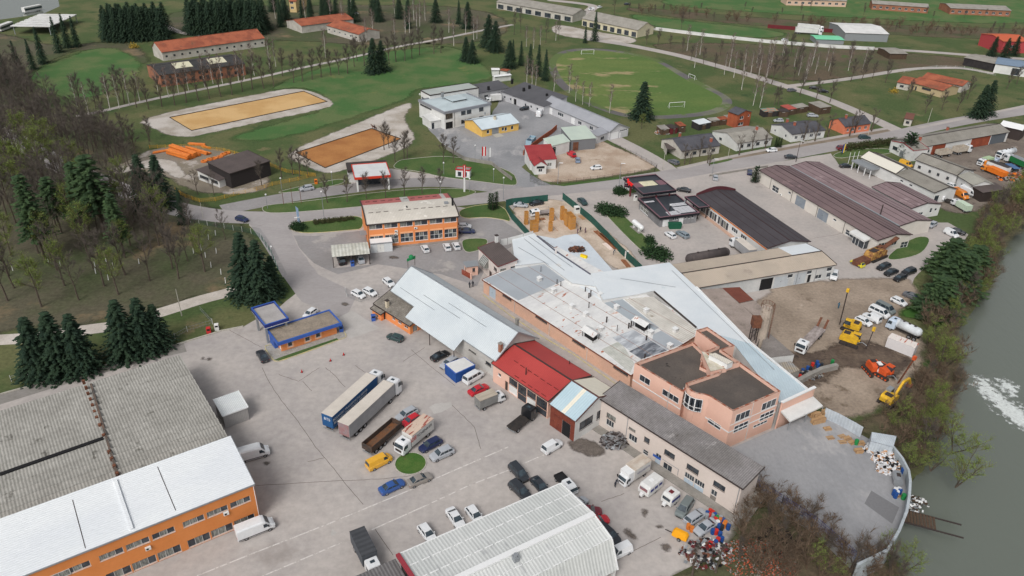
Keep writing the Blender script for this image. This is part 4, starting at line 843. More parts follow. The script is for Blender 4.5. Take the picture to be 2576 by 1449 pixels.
r_gs=mat('grey_membrane',rgb(166,172,178),rgb(158,164,170),sc=.2,fine=.03,rough=.6)
r_bw=mat('blue_white_sheet',rgb(216,221,224),rgb(204,211,216),sc=.12,fine=.03,rough=.55,spots=[(rgb(196,206,210),.2,.64,.08)])
r_cd=mat('dirty_cream_sheet',rgb(212,208,200),rgb(190,186,178),sc=.3,fine=.1,rib=('X',.5),ribd=.22,spots=[(rgb(150,140,124),.35,.66,.06)])
r_dk=mat('streaked_dark_sheet',rgb(150,155,162),rgb(94,98,106),sc=.9,amt=.9,fine=.1,stretch=(1,.3,1))
t2=T[2,2];t21=T[2,1];t32=T[3,2]
b=Bld('factory_hall','long peach factory hall with patched white metal roof and rust-stained sheets',(1212.8,703.5),(1587,944.5),(1520,760),3.6,ov=.25,cat='factory',W=25)
b.mono(r_rw,1.3,fascia=mat('rust_fascia',rgb(104,56,44),rgb(140,84,60),sc=.6,fine=.15));fac=b
for(x0,y0,x1,y1,n) in((235,290,352,375,6),(605,525,735,615,6),(1018,785,1165,895,6)):
 (a0,_),(a1,_)=b.loc('f',t2(x0,y0)),b.loc('f',t2(x1,y1));b.win('f',None,None,n,rel=(a0,a1,2.55,3.2),frame=m_framed)
(a0,_),(a1,_)=b.loc('f',T[1,2](2480,75)),b.loc('f',T[1,2](2570,140));b.win('f',None,None,5,rel=(a0,a1,2.55,3.2),frame=m_framed)
(a0,_),(a1,_)=b.loc('f',T[1,2](2345,60)),b.loc('f',T[1,2](2410,130));b.door('f',None,None,m_lbd,rel=(a0,a1,.02,2.9),panels=2)
b.walls(m_peachd);
for p in(t2(375,440),t2(755,670),t2(25,220)):b.pipe('f',p,m_framew)
def patch(name,pts,m,dz=.03):
 q=[Vector(b.on(p))+V3((0,0,dz)) for p in pts]
 if sum(q[i].x*q[(i+1)%len(q)].y-q[(i+1)%len(q)].x*q[i].y for i in range(len(q)))<0:q=q[::-1]
 b.slab(q,.03).build(name,m,b.root)
patch('roof_section',[(1216,703),(1286,676),(1368,653),(1429,701),(1304,756)],r_gs)
patch('roof_section',[(1352,655),(1360,630),(1430,652),(1500,704),(1560,748),(1519,761),(1430,702),(1369,652)],r_bw,.034)
patch('roof_section',[t2(925,150),t2(1110,112),t2(1385,330),t2(1480,400),t2(1420,430),t2(1200,330)],mat('grey_sheet_patch',rgb(160,168,174),fine=.04),.034)
patch('roof_section',[t2(1130,112),t2(1420,88),t2(1850,415),t2(1825,500),t2(1720,550),t2(1480,398)],r_cd,.038)
patch('roof_section',[t2(1180,638),t2(1400,530),t2(1560,630),t2(1300,715)],r_dk,.042)
patch('roof_section',[t2(1420,470),t2(1500,430),t2(1720,560),t2(1560,625),t2(1410,530)],r_gs,.038)
patch('roof_section',[t2(1010,500),t2(1220,420),t2(1400,525),t2(1180,630)],mat('patchy_sheet',rgb(196,200,204),rgb(160,164,170),sc=.6,amt=.9,fine=.1,stretch=(1,.35,1)),.034)
patch('roof_section',[t2(900,620),t2(1090,530),t2(1230,760),t2(1190,850)],mat('mossy_white_sheet',rgb(200,200,194),rgb(176,178,170),sc=.6,fine=.1,rib=('X',.4),ribd=.1),.03)
mb=MB()
for q in range(1,6):
 y=25*q/6;mb.bar((.5,y,b.rf(0,y)+.05),(b.L-.5,y,b.rf(0,y)+.05),.08,.03)
mb.build('sheet_joint',mat('joint_rust',rgb(150,120,108),fine=.2),b.root)
for p in((415,40),(885,85),(600,200),(740,280),(1050,210),(1348,245),(890,425),(1395,465),(1640,440),(1585,600)):b.onbox('roof_vent',t2(*p),.9,.9,.9,m_white_w,cap=m_frame)
b.onbox('roof_vent',t21(275,1375),.9,.9,.9,m_white_w,cap=m_frame);b.onbox('roof_vent',t21(468,1235),1.3,1.0,.5,m_white_w)
for p,r,h_ in((t2(772,100),.14,1.2),(t2(790,85),.14,1.5),(t2(772,200),.1,1.4),(t2(950,345),.16,1.3),(t2(1172,405),.16,1.2),(t2(1196,395),.16,1.4),(t2(1056,435),.08,1.5),(t2(1350,525),.16,1.0),(t2(737,35),.12,1.0),(t21(290,1285),.07,1.4),(t21(452,1410),.1,1.2),(t21(490,1430),.1,1.2),(t2(1335,705),.14,.9)):
 b.onbox('flue',p,0,0,h_,m_gut,cap=m_gut,r=r)
for p in(t2(790,500),t2(1300,400)):
 x,y,z=b.on(p);mb=MB()
 for dx in(-1.6,1.6):
  for dy in(-.9,.9):mb.bar((x+dx,y+dy,z-.1),(x+dx,y+dy,z+1.6),.1)
 mb.bar((x-1.6,y-.9,z+1.55),(x+1.6,y-.9,z+1.55),.1);mb.bar((x-1.6,y+.9,z+1.55),(x+1.6,y+.9,z+1.55),.1)
 o=mb.build('ventilation_hood',m_gut,b.root);mb=MB();mb.box(x-1.3,y-.6,z-.05,x+1.3,y+.6,z+1.0);mb.build('core',m_darkint,o)
 b.slab([(x-2,y-1.3,z+1.6),(x+2,y-1.3,z+1.6),(x+2,y,z+2.2),(x-2,y,z+2.2)],.06).build('hood_roof',r_rw,o);b.slab([(x-2,y,z+2.2),(x+2,y,z+2.2),(x+2,y+1.3,z+1.6),(x-2,y+1.3,z+1.6)],.06).build('hood_roof',r_rw,o)
kerb('kerb',[T[1,2](2285,70),t2(0,290),t2(370,530),t2(620,670),t2(860,840),t2(1075,990)],m_kerby,h=.14,w=.25,smooth=0)
root=thing('factory_rear_wing','pale blue-white roofed rear wing of the factory, its end by the building site','factory',(0,0,0))
pblock(root,[(1296,668),(1288,601),(1343,586),(1352,594),(1484,690),(1512,722),(1440,712),(1369,660)],5.0,0,r_bw,m_white_w)
def wline(mb,p0,z0,p1,z1,w,h):mb.bar(P(*p0,z0),P(*p1,z1),w,h)
mb=MB();wline(mb,(1351,594),5.05,(1398,632),5.05,.35,.3);wline(mb,(1398,632),5.05,(1485,690),5.05,.35,.3);mb.build('roof_kerb',mat('dark_flashing',rgb(92,92,104),fine=.1),root)
mb=MB()
for p,q in(((1318,600),(1420,680)),((1304,622),(1380,665)),((1330,594),(1440,672))):wline(mb,p,5.13,q,5.13,.12,.03)
mb.build('roof_joint',m_met,root)
mb=MB();w=P(1398,638,4.9);mb.box(w.x-.25,w.y-.25,4.8,w.x+.25,w.y+.25,6.2);mb.build('chimney',mat('white_brick',rgb(196,190,188),fine=.1),root)
root=thing('new_roof_slab','flat pale roof slab with stacked steel next to the timber column forms','building',(0,0,0))
m_slab=mat('fresh_slab',rgb(204,212,218),rgb(190,198,206),sc=.15,fine=.05,spots=[(rgb(176,184,190),.3,.64,.06),(rgb(214,196,178),.3,.70,.05)])
slab_w=pblock(root,[(1353,592),(1398,600),(1420,592),(1452,588),(1480,610),(1541,680),(1486,688)],3.9,0,m_slab,m_concw)
root=thing('factory_long_wing','pale blue wedge-shaped wing running behind the peach office to the river yard','factory',(0,0,0))
pblock(root,[(1485,688),(1684,660),(1747,718),(1768,741),(1646,731),(1600,741),(1517,754),(1500,722)],5.4,0,r_bw,m_white_w,zz=[5.1,5.6,5.6,5.6,5.6,5.4,5.2,5.1])
pblock(root,[(1646,731),(1768,741),(1888,864),(1758,828)],5.6,0,r_bw,m_white_w)
pblock(root,[(1758,828),(1888,864),(1932,903),(2031,980),(1962,1014),(1852,872)],5.55,0,mat('blue_sheet_roof',rgb(188,204,212),rgb(178,194,203),sc=.2,fine=.03,rib=('X',.5),ribd=.04),m_white_w)
mb=MB();wline(mb,(1752,722),5.7,(1888,862),5.7,.35,.35);wline(mb,(1888,862),5.7,(2031,979),5.65,.35,.35);mb.build('gutter',m_frame,root)
mb=MB();wline(mb,(1646,734),5.5,(1752,824),5.5,.3,.3);mb.build('edge_beam',m_gut,root)
mb=MB();wline(mb,(1690,680),5.68,(1948,930),5.64,.1,.03);wline(mb,(1560,700),5.5,(1700,722),5.65,.1,.03);mb.build('roof_joint',m_met,root)
root=thing('peach_office','peach office block with dark flat roofs, brown parapet tiles and a curved window bay','office building',(0,0,0));offroot=root
Z1,Z2=8.1,9.0
pblock(root,[t2(1235,755),t2(1725,1050),t2(1790,955),t2(2060,862),t2(1905,790),t2(1930,645),t2(1822,541)],Z1,0,m_bit,m_peach,par=.7,cop=m_cop)
bayc=[t2(1748,958),t2(1768,1005),t2(1808,1040),t2(1860,1062),t2(1930,1072),t2(1985,1088)]
pblock(root,bayc+[t2(2225,1240),t2(2703,1037),t2(2290,745),t2(2130,795),t2(2075,848)],Z2,0,m_bit,m_peach,par=.7,cop=m_cop)
pblock(root,[t2(1853,425),t2(1965,392),t2(2242,580),t2(2112,622),t2(2295,745),t2(2130,795),t2(1935,640),t2(2070,585)],Z2+.5,0,m_bit,m_peach,par=.6,cop=m_cop)
pblock(root,[t2(1910,640),t2(2010,655),t2(2165,800),t2(1998,838)],Z2+.4,6,mat('stair_roof',rgb(206,200,188),rgb(180,172,150),sc=.8,fine=.1),m_peach)
pblock(root,[t2(1985,668),t2(2045,652),t2(2225,742),t2(2168,765)],Z2+1.5,Z2+.2,mat('stair_cover',rgb(214,208,196),fine=.08,rib=('X',.4),ribd=.1),m_frame)
f1=Fac(root,t2(1235,755),t2(1725,1050),Z1)
for q in(((1290,862),(1385,985),2),((1520,1010),(1672,1165),3)):f1.win('f',t2(*q[0]),t2(*q[1]),q[2],1)
f1.band('string_course','f',3.9,4.15,m_frame,0,f1.L);f1.pipe('f',9.0,m_framew)
f2=Fac(root,t2(1985,1088),t2(2225,1240),Z2)
f2.win('f',t2(1978,1305),t2(2095,1432),2,1);f2.band('string_course','f',3.9,4.15,m_frame,0,f2.L)
f3=Fac(root,t2(2225,1240),t2(2703,1037),Z2)
(_,zt),(_,zb_)=f3.loc('f',t2(2250,1280)),f3.loc('f',t2(2246,1350));(_,zt2),(_,zb2)=f3.loc('f',t2(2224,1398)),f3.loc('f',t2(2222,1460))
for x0,x1 in((2245,2388),(2508,2650)):
 a0,a1=f3.loc('f',t2(x0,1330-(x0-2245)*.43))[0],f3.loc('f',t2(x1,1330-(x1-2245)*.43))[0];f3.win('f',None,None,3,rel=(a0,a1,zb_,zt));f3.win('f',None,None,3,rel=(a0+.2,a1+.2,zb2,zt2))
f3.win('f',None,None,4,rel=(f3.L*.55,f3.L*.85,2.3,2.9));f3.band('string_course','f',3.9,4.15,m_frame,0,f3.L);f3.band('string_course','f',zb_-.35,zb_-.2,m_frame,0,f3.L);f3.pipe('f',f3.L*.42,m_framew)
bw=[P(*p,Z2) for p in bayc]
for(zlo,zhi) in((5.0,7.9),):
 for k in range(1,5):
  a,c_=bw[k-1],bw[k];q=c_-a;q.z=0;nn_=Vector((q.y,-q.x,0)).normalized()*.25
  for half in(0,1):
   s0,s1=a+q*(half*.5),a+q*(half*.5+.5);mb=MB()
   for z_ in(zlo,zlo+.9,zhi):mb.bar(Vector((s0.x,s0.y,z_))+nn_,Vector((s1.x,s1.y,z_))+nn_,.1,.1)
   mb.bar(Vector((s0.x,s0.y,zlo))+nn_,Vector((s0.x,s0.y,zhi))+nn_,.1,.1);mb.bar(Vector((s1.x,s1.y,zlo))+nn_,Vector((s1.x,s1.y,zhi))+nn_,.1,.1)
   fr=mb.build('bay_window',m_frame,root);mb=MB();o_=nn_*.8
   mb.quad(Vector((s0.x,s0.y,zlo))+o_,Vector((s1.x,s1.y,zlo))+o_,Vector((s1.x,s1.y,zhi))+o_,Vector((s0.x,s0.y,zhi))+o_);mb.build('pane',m_glass,fr)
f4=Fac(root,bayc[1],bayc[4],Z2);f4.win('f',None,None,4,rel=(f4.L*.1,f4.L*.95,2.2,3.9))
cw=zm(3000,1500,8.573)
root=thing('loading_canopy','white sloping loading canopy under a peach end wall beside the pallet store','canopy',(0,0,0))
fe=Fac(root,cw(700,745),cw(1800,235),6.6);mb=MB();mb.M=fe.M;mb.box(0,-.02,0,fe.L,.3,6.6);mb.build('end_wall',m_peach,root);mb=MB();mb.M=fe.M;mb.box(-.1,-.15,6.6,fe.L+.1,.4,6.85);mb.build('coping',m_frame,root)
w4=[P(*cw(640,1000),4.7),P(*cw(1730,515),4.7),P(*cw(2065,835),4.2),P(*cw(955,1355),4.2)]
mb=MB();mb.hexa([v-V3((0,0,.35)) for v in w4],w4);mb.build('canopy_roof',m_white_w,root)
mb=MB()
for p in(w4[2],w4[3],w4[2].lerp(w4[3],.5)):mb.bar((p.x,p.y,0),(p.x,p.y,4.0),.15)
mb.build('post',m_met,root);fe.win('f',cw(510,850),cw(590,1010),1)
b=Bld('gatehouse','white two-storey gatehouse with dark sloping roof and glass bay beside the factory',ZN(268,612),ZN(780,1095),ZN(1295,985),5.6,cside='B',ov=.15,cat='house')
r_dark=mat('dark_sheet_roof',rgb(96,86,84),rgb(84,76,74),sc=.25,fine=.08,rib=('X',.4),ribd=.15)
r_darkY=mat('dark_sheet_roof_across',rgb(96,86,84),rgb(84,76,74),sc=.25,fine=.08,rib=('Y',.4),ribd=.15)
b.mono(r_darkY,.8,fascia=mat('maroon_edge',rgb(110,60,60),fine=.1));b.win('f',ZN(670,1075),ZN(748,1235),2,frame=m_framed);b.door('f',None,None,m_framed,rel=(b.L*.55,b.L*.68,.02,2.1));b.win('r',None,None,3,rel=(b.W*.12,b.W*.42,3.0,4.6),frame=m_framed,pane=m_glassl);b.win('r',None,None,2,rel=(b.W*.65,b.W*.9,3.0,4.6),frame=m_framed)
b.walls(mat('gatehouse_plaster',rgb(218,208,202),rgb(206,196,190),sc=.3,fine=.04));b.onbox('chimney',ZN(738,470),.7,.7,1.9,m_white_w,cap=m_gut)
mb=MB();x0,x1=b.L*.25,b.L*.52
pr=[(b.ov,2.4),(b.ov-1.3,2.6),(b.ov-1.3,3.4),(b.ov,5.0)]
mb.add([(x0,y,z) for y,z in pr]+[(x1,y,z) for y,z in pr],[(0,1,2,3),(7,6,5,4),(0,4,5,1),(1,5,6,2),(2,6,7,3)]);o=mb.build('glass_bay',m_glassl,b.root)
for k in range(6):
 x=x0+(x1-x0)*k/5;mb=MB();[mb.bar((x,pr[i][0],pr[i][1]),(x,pr[i+1][0],pr[i+1][1]),.07) for i in range(3)];mb.build('glazing_bar',m_framew,o)
mb=MB();mb.box(b.L*.72,-1.8,0,b.L*.95,b.ov-.01,.5);mb.box(b.L*.72,-2.4,0,b.L*.95,-1.81,.25);mb.build('step',m_concw,b.root)
b=Bld('guard_hut','small peach guard hut with flat grey roof at the factory gate',T[1,1](2110,1240),T[1,1](2248,1222),T[1,1](2080,1190),2.9,ov=.3,cat='hut')
b.mono(m_met,.15);b.win('f',T[1,1](2178,1250),T[1,1](2205,1285),2,frame=m_framed);b.win('l',None,None,1,rel=(b.W*.3,b.W*.6,1.1,2.1),frame=m_framed);b.walls(m_peach)
t_=thing('red_gate','rusty red slatted gate beside the peach guard hut','gate',P(*T[1,1](2070,1300)),0)
g0,g1=P(*T[1,1](2070,1312)),P(*T[1,1](2160,1360));t_.location=g0;t_.rotation_euler=(0,0,math.atan2((g1-g0).y,(g1-g0).x));gl=(g1-g0).length
for k in range(9):mb=MB();mb.box(0,-.03,.1+k*.17,gl,.03,.2+k*.17);mb.build('slat',mat('gate_red',rgb(150,74,56),fine=.1),t_)
mb=MB();mb.box(gl,-.15,0,gl+.35,.15,1.8);mb.build('gate_pillar',m_peach,t_)
t13,t23=T[1,3],T[2,3]
hE=6.3;p1_,p2_=P(*t13(1445,1228),hE),P(*t23(490,520),hE);u_=(p2_-p1_).normalized();Lb=(p2_-p1_).length;v_=Vector((u_.y,-u_.x,0))
def onplane(px):
 d_=ray(*px);k=(p2_-Vector((0,0,CAMH))).dot(u_)/d_.dot(u_);w=Vector((0,0,CAMH))+d_*k;return(w-p2_).dot(v_),w.z
ap=onplane(t23(820,832));kk=onplane(t23(1000,1075));ne=onplane(t23(1060,1385));print('PROFILE',ap,kk,ne,Lb)
root=thing('ribbed_roof_hall','white ribbed-roof hall with raised ridge at the bottom edge of the yard','warehouse',p2_*1.0,math.atan2(u_.y,u_.x));root.location.z=0
prof=[(0,hE),ap,kk,ne];r_wr2=mat('white_ribbed_roof',rgb(208,210,208),rgb(196,199,197),sc=.2,fine=.06,fsc=2,rib=('X',.55),ribd=.16,rough=.6,stretch=(1,.25,1),spots=[(rgb(176,178,178),.5,.62,.08),(rgb(132,132,134),.35,.72,.05)])
for(y0,z0),(y1,z1) in zip(prof,prof[1:]):
 mb=MB();q=[(-Lb,-y0,z0),(-Lb,-y1,z1),(0,-y1,z1),(0,-y0,z0)];mb.add(q+[(x,y,z-.12) for x,y,z in q],[(0,1,2,3),(7,6,5,4),(0,4,5,1),(1,5,6,2),(2,6,7,3),(3,7,4,0)]);mb.build('roof',r_wr2,root)
ys=[p[0] for p in prof]
mb=MB();mb.bar((-Lb,-ap[0],ap[1]+.15),(.1,-ap[0],ap[1]+.15),.9,.35);mb.build('ridge_cap',m_frame,root)
zat=lambda y:np.interp(y,ys,[p[1] for p in prof])
for fr in(.33,.66):
 for side in(0,1):
  yy=ap[0]*fr if side==0 else ap[0]+(ne[0]-ap[0])*fr
  for k in range(16):
   x=-Lb+Lb*(k+.2)/16;mb=MB();mb.box(x,-yy-.07,zat(yy)+.02,x+Lb/16*.75,-yy+.07,zat(yy)+.1);mb.build('snow_rail',m_frame,root)
mb=MB();mb.bar((.05,0,hE),(.05,-ap[0],ap[1]),.2,.35);mb.bar((.05,-ap[0],ap[1]),(.05,-kk[0],kk[1]),.2,.35);mb.bar((.05,-kk[0],kk[1]),(.05,-ne[0],ne[1]),.2,.35);mb.bar((-Lb,.06,hE),(0,.06,hE),.15,.2);mb.build('verge_board',m_frame,root)
mb=MB();mb.bar((-Lb-.3,0,hE+.05),(-Lb-.3,-ap[0],ap[1]+.05),.6,.5);mb.bar((-Lb-.3,-ap[0],ap[1]+.05),(-Lb-.3,-ne[0],ne[1]+.05),.6,.5);mb.build('red_verge',mat('red_flashing',rgb(150,56,66),fine=.05),root)
mb=MB();n_=len(prof);mb.add([(-.25,-y,0) for y,z in prof]+[(-.25,-y,z-.13) for y,z in prof],[(n_-1,0,n_,2*n_-1)] if False else[(k,n_+k,n_+k+1,k+1) for k in range(n_-1)]);mb.build('wall',m_white_w,root)
mb=MB();mb.quad((0,-.3,0),(-Lb,-.3,0),(-Lb,-.3,hE-.13),(0,-.3,hE-.13));mb.build('wall',m_white_w,root)
lw=[P(*t13(1400,1250),5.6),P(*t13(950,1455),5.6)]
mb=MB();c0=(-Lb-.62,.0);mb.box(-Lb-30,-14,5.2,-Lb-.62,.2,5.5);mb.build('lower_roof',mat('dark_ribbed_roof',rgb(120,118,118),rgb(104,102,102),sc=.3,fine=.12,rib=('X',.5),ribd=.35),root)
mb=MB();mb.box(-Lb-30,-13.8,0,-Lb-.62,0,5.18);mb.build('wall',m_concw,root)
yv=ap[0]+(ne[0]-ap[0])*.12;mb=MB();xv=-Lb*.52;mb.box(xv-.4,-yv-.8,zat(yv)-.1,xv+.4,-yv,zat(yv)+.8);mb.tube((xv,-yv-.4,zat(yv)+.8),(xv,-yv-.4,zat(yv)+1.2),.3,.35,10);mb.build('roof_fan',m_met,root)
cz=zm(2900,1150,5.796)
cb=P(*cz(490,1280),0)
t_=thing('chimney_tower','tall tapering concrete chimney with ladder and rail cage at its top','chimney',cb)
hc=hgt(cz(490,1280),cz(690,340));mb=MB();mb.tube((0,0,0),(0,0,hc),1.35,1.15,12);mb.build('shaft',mat('chimney_concrete',rgb(186,172,158),rgb(160,148,136),sc=.3,fine=.12,spots=[(rgb(120,110,98),.6,.62,.06)]),t_)
mb=MB();mb.box(-1.4,-1.4,0,1.4,1.4,.3);mb.build('footing',m_concw,t_)
ld=MB()
for s_ in(-.25,.25):ld.bar((1.5,-.6+s_,.5),(1.35,-.6+s_,hc+1.2),.07)
for k in range(int(hc/.6)):ld.bar((1.48-.15*k*.6/hc,-.85,.6+k*.6),(1.48-.15*k*.6/hc,-.35,.6+k*.6),.05)
ld.build('ladder',m_rust,t_);mb=MB()
for k in range(12):
 a0,a1=2*math.pi*k/12,2*math.pi*(k+1)/12;mb.bar((1.3*math.cos(a0),1.3*math.sin(a0),hc+1),(1.3*math.cos(a1),1.3*math.sin(a1),hc+1),.06);mb.bar((1.3*math.cos(a0),1.3*math.sin(a0),hc-.1),(1.3*math.cos(a0),1.3*math.sin(a0),hc+1),.05)
mb.build('rail',m_rust,t_)
tb=P(*cz(350,1150),3.0);tb.z=0;t_=thing('steel_tank_stand','rusty tank on thin steel legs beside the concrete chimney','tank stand',tb)
ht=9.5
for dx in(-.6,.6):
 for dy in(-.6,.6):mb=MB();mb.bar((dx,dy,0),(dx,dy,ht-2.2),.16);mb.build('leg',m_gut,t_)
mb=MB();[mb.bar((-.6,s_,z_),(.6,s_,z_+1.2),.08) for z_ in(2,3.4,5) for s_ in(-.6,.6)];mb.build('brace',m_gut,t_)
mb=MB();mb.box(-.9,-.9,ht-2.2,.9,.9,ht);mb.build('tank',m_rust,t_)
root=thing('lean_to_store','low lean-to stores with faded brown and rusty corrugated roofs by the muddy yard','store',(0,0,0))
r_fb=mat('faded_brown_sheet',rgb(168,154,146),rgb(146,134,126),sc=.3,fine=.14,rib=('Y',.5),ribd=.15,spots=[(rgb(124,112,104),.3,.6,.1)])
pblock(root,[t2(1890,15),t2(2115,0),t2(2290,150),t2(2470,310),t2(2530,440),t2(2440,620),t2(2330,480)],3.4,0,r_fb,m_concw,zz=[3.8,3.6,3.4,3.2,3.2,3.2,3.5])
pblock(root,[t2(2115,0),t2(2290,-10),t2(2430,118),t2(2290,150)],3.6,0,mat('rust_brown_sheet',rgb(124,72,58),rgb(106,60,50),sc=.4,fine=.1,rib=('Y',.5),ribd=.12),m_concw)
pblock(root,[t2(2290,152),t2(2430,120),t2(2576,240),t2(2560,330),t2(2470,305)],3.4,0,r_fb,m_concw)
pblock(root,[t32(0,440),t32(265,670),t32(0,700),T[2,2](2500,640),T[2,2](2540,450)],3.2,0,mat('grey_brown_sheet',rgb(140,134,130),rgb(122,116,112),sc=.3,fine=.14,rib=('Y',.5),ribd=.2),m_white_w)
pblock(root,[t32(70,760),t32(225,735),t32(322,825),t32(180,880)],2.6,0,mat('striped_sheet',rgb(168,154,132),rgb(150,150,150),sc=.6,fine=.12,rib=('X',.5),ribd=.3),m_concw)
# ========================= MIDDLE BUILDINGS
t21,t31,t10,t20,t30=T[2,1],T[3,1],T[1,0],T[2,0],T[3,0]
r_tan=mat('tan_sheet_roof',rgb(190,176,160),rgb(176,164,150),sc=.15,fine=.07,rib=('X',.45),ribd=.14,spots=[(rgb(160,148,136),.2,.62,.08)])
b=Bld('tan_roof_workshop','long workshop with tan ribbed roof and white garage doors facing the muddy yard',(1747,725),t31(692,1213),t31(370,1005),(t31(642,1368),t31(680,1225)),cside='B',ov=.25,cat='workshop')
ay,az=apex(b,t31(540,1077));print('tan',b.L,b.W,b.h,ay,az);b.gable(r_tan,max(.8,min(2.5,az-b.h)),at=max(.35,min(.65,ay/b.W)),fascia=m_gut)
for(x0,y0,x1,y1) in((0,1338,45,1449),(48,1355,150,1449)):pass
L=b.L
m_gd=mat('pale_garage_door',rgb(188,194,198),rgb(176,182,188),sc=.6,fine=.06,spots=[(rgb(150,156,160),.8,.66,.06)])
for(p0,p1,k_) in((T[2,1](2270,1440),T[2,1](2490,1449),0),):pass
(a0,_),(a1,_)=b.loc('f',T[2,1](2500,1400)),b.loc('f',t31(45,1400));b.door('f',None,None,m_darkint,rel=(a0,a1,.02,b.h*.8),name='garage_door',handle=False)
for q0,q1 in(((60,1400),(200,1400)),((260,1380),(370,1380))):(a0,_),(a1,_)=b.loc('f',t31(*q0)),b.loc('f',t31(*q1));b.door('f',None,None,m_gd,rel=(a0,a1,.02,b.h*.78),panels=2,name='garage_door')
(a0,_),(a1,_)=b.loc('f',t31(385,1400)),b.loc('f',t31(418,1390));b.door('f',None,None,m_darkint,rel=(a0,a1,.02,2.3))
for q0,q1,n in(((200,1312),(245,1340),1),((398,1280),(440,1305),1),((598,1245),(642,1275),1),((480,1322),(535,1350),2),((595,1300),(628,1335),1)):b.win('f',t31(*q0),t31(*q1),n)
b.walls(mat('greyish_white_wall',rgb(204,204,202),rgb(184,186,186),sc=.3,fine=.06,spots=[(rgb(150,150,148),.5,.68,.06)]));b.pipe('f',t31(480,1300),m_met);b.pipe('f',t31(290,1350),m_met)
x,y,z=b.on(t31(380,1012));b.slab([(b.L-9,b.W*.5,b.rf(0,b.W*.5)+.05),(b.L+.05,b.W*.5,b.rf(0,b.W*.5)+.05),(b.L+.05,b.W+.05,b.h+.05),(b.L-9,b.W+.05,b.h+.05)],.04).build('white_roof_part',r_bw,b.root)
r_brown=mat('brown_sheet_roof',rgb(122,104,104),rgb(108,92,94),sc=.12,fine=.06,rib=('X',.4),ribd=.12,spots=[(rgb(140,118,118),.15,.62,.08)])
r_brown2=mat('lighter_brown_sheet_roof',rgb(140,122,124),rgb(126,108,110),sc=.12,fine=.06,rib=('X',.4),ribd=.12,spots=[(rgb(156,138,140),.15,.62,.08)])
m_edge=mat('dark_brown_edge',rgb(66,52,54),fine=.06);m_cw=mat('cream_wall',rgb(214,208,200),rgb(202,196,188),sc=.2,fine=.05,spots=[(rgb(172,166,160),.3,.70,.05)])
hb_=hgt(t31(1093,1098),t31(1105,972))+.15
b=Bld('brown_roof_hall','longest brown-roofed hall of three, its cream side with doors facing the paved lane',(1910,428),t31(1105,970),t31(1465,915),hb_,cside='B',ov=.3,cat='warehouse')
ay,az=apex(b,t31(1300,915));print('brown a',b.L,b.W,b.h,ay,az);ra=max(1.0,min(3,az-b.h));b.gable(r_brown,ra,at=max(.35,min(.65,ay/b.W)),fascia=m_edge,seams=2,seamm=m_edge,ridge=True)
for q0,q1 in(((285,520),(360,660)),((505,655),(585,800))):(a0,_),(a1,_)=b.loc('f',t31(*q0)),b.loc('f',t31(*q1));b.door('f',None,None,mat('blue_grey_door',rgb(140,148,156),rgb(126,134,144),sc=.6,fine=.08),rel=(a0,a1,.02,b.h*.78),panels=2,name='garage_door')
for q0,q1,n,nz in(((48,408),(98,500),2,2),((205,472),(226,508),1,1),((658,745),(684,782),1,1),((785,855),(860,955),2,2)):b.win('f',t31(*q0),t31(*q1),n,nz)
b.win('r',t31(1345,990),t31(1395,1045),2,2);b.win('r',t31(1120,1030),t31(1225,1030),3,1,rel=(b.W*.1,b.W*.35,1.4,2.7));b.win('r',None,None,2,1,rel=(b.W*.48,b.W*.62,1.4,2.7));b.ac('f',t31(135,510))
b.walls(m_cw);[b.pipe('f',t31(*p)) for p in((22,420),(235,540),(490,690),(760,860))]
mb=MB();x0,x1=b.L-8.5,b.L-2.5;mb.add([(x0,.3,3.6),(x1,.3,3.6),(x1,-2.0,3.0),(x0,-2.0,3.0),(x0,.3,3.1),(x1,.3,3.1),(x1,-2.0,2.5),(x0,-2.0,2.5)],[(0,3,2,1),(4,5,6,7),(0,4,7,3),(1,2,6,5),(3,7,6,2)]);mb.build('entrance_canopy',m_white_w,b.root)
mb=MB();mb.box(x0+1,-1.2,.02,x1-.5,b.ov-.01,2.5);o=mb.build('glazed_porch',m_glass,b.root);mb=MB();[mb.box(x,-1.26,.02,x+.12,-1.2,2.5) for x in(x0+1,x0+2.2,x0+3.4,x1-.6)];mb.build('bars',m_frame,o)
ba=b
h2=hb_-.1
b=Bld('brown_roof_hall','middle brown-roofed hall with a thin flue in its front valley',t31(232,222),t31(1332,822),t31(1655,766),h2,cside='B',ov=.15,cat='warehouse')
ay,az=apex(b,t31(1500,765));print('brown b',b.L,b.W,b.h,ay,az);b.gable(r_brown2,max(.9,min(3,az-b.h)),at=max(.35,min(.65,ay/b.W)),fascia=m_edge,seams=2,seamm=m_edge);b.walls(m_cw,'rlb');b.onbox('flue',t31(1130,710),1,1,3.2,m_gut,r=.16)
mb=MB();mb.box(0,-.6,b.h-.05,b.L,-.02,b.h+.05);mb.build('valley_gutter',m_met,b.root)
b=Bld('brown_roof_hall','shortest of three brown-roofed halls, its white gable with small windows by the river',t31(1045,432),t31(1450,647),t31(1750,602),h2,cside='B',ov=.15,cat='warehouse')
ay,az=apex(b,t31(1610,592));b.gable(r_brown2,max(.9,min(3,az-b.h)),at=max(.35,min(.65,ay/b.W)),fascia=m_edge,seams=2,seamm=m_edge);b.win('r',None,None,1,rel=(b.W*.66,b.W*.74,1.4,2.9));b.win('r',None,None,2,rel=(b.W*.3,b.W*.45,1.2,2.0));b.win('r',None,None,1,rel=(b.W*.82,b.W*.9,1.8,2.6));b.walls(m_white_w)
hd=hgt(t21(2010,748),t21(1990,632))+.3
r_char=mat('charcoal_sheet_roof',rgb(76,72,76),rgb(68,64,68),sc=.15,fine=.05,rib=('X',.4),ribd=.12)
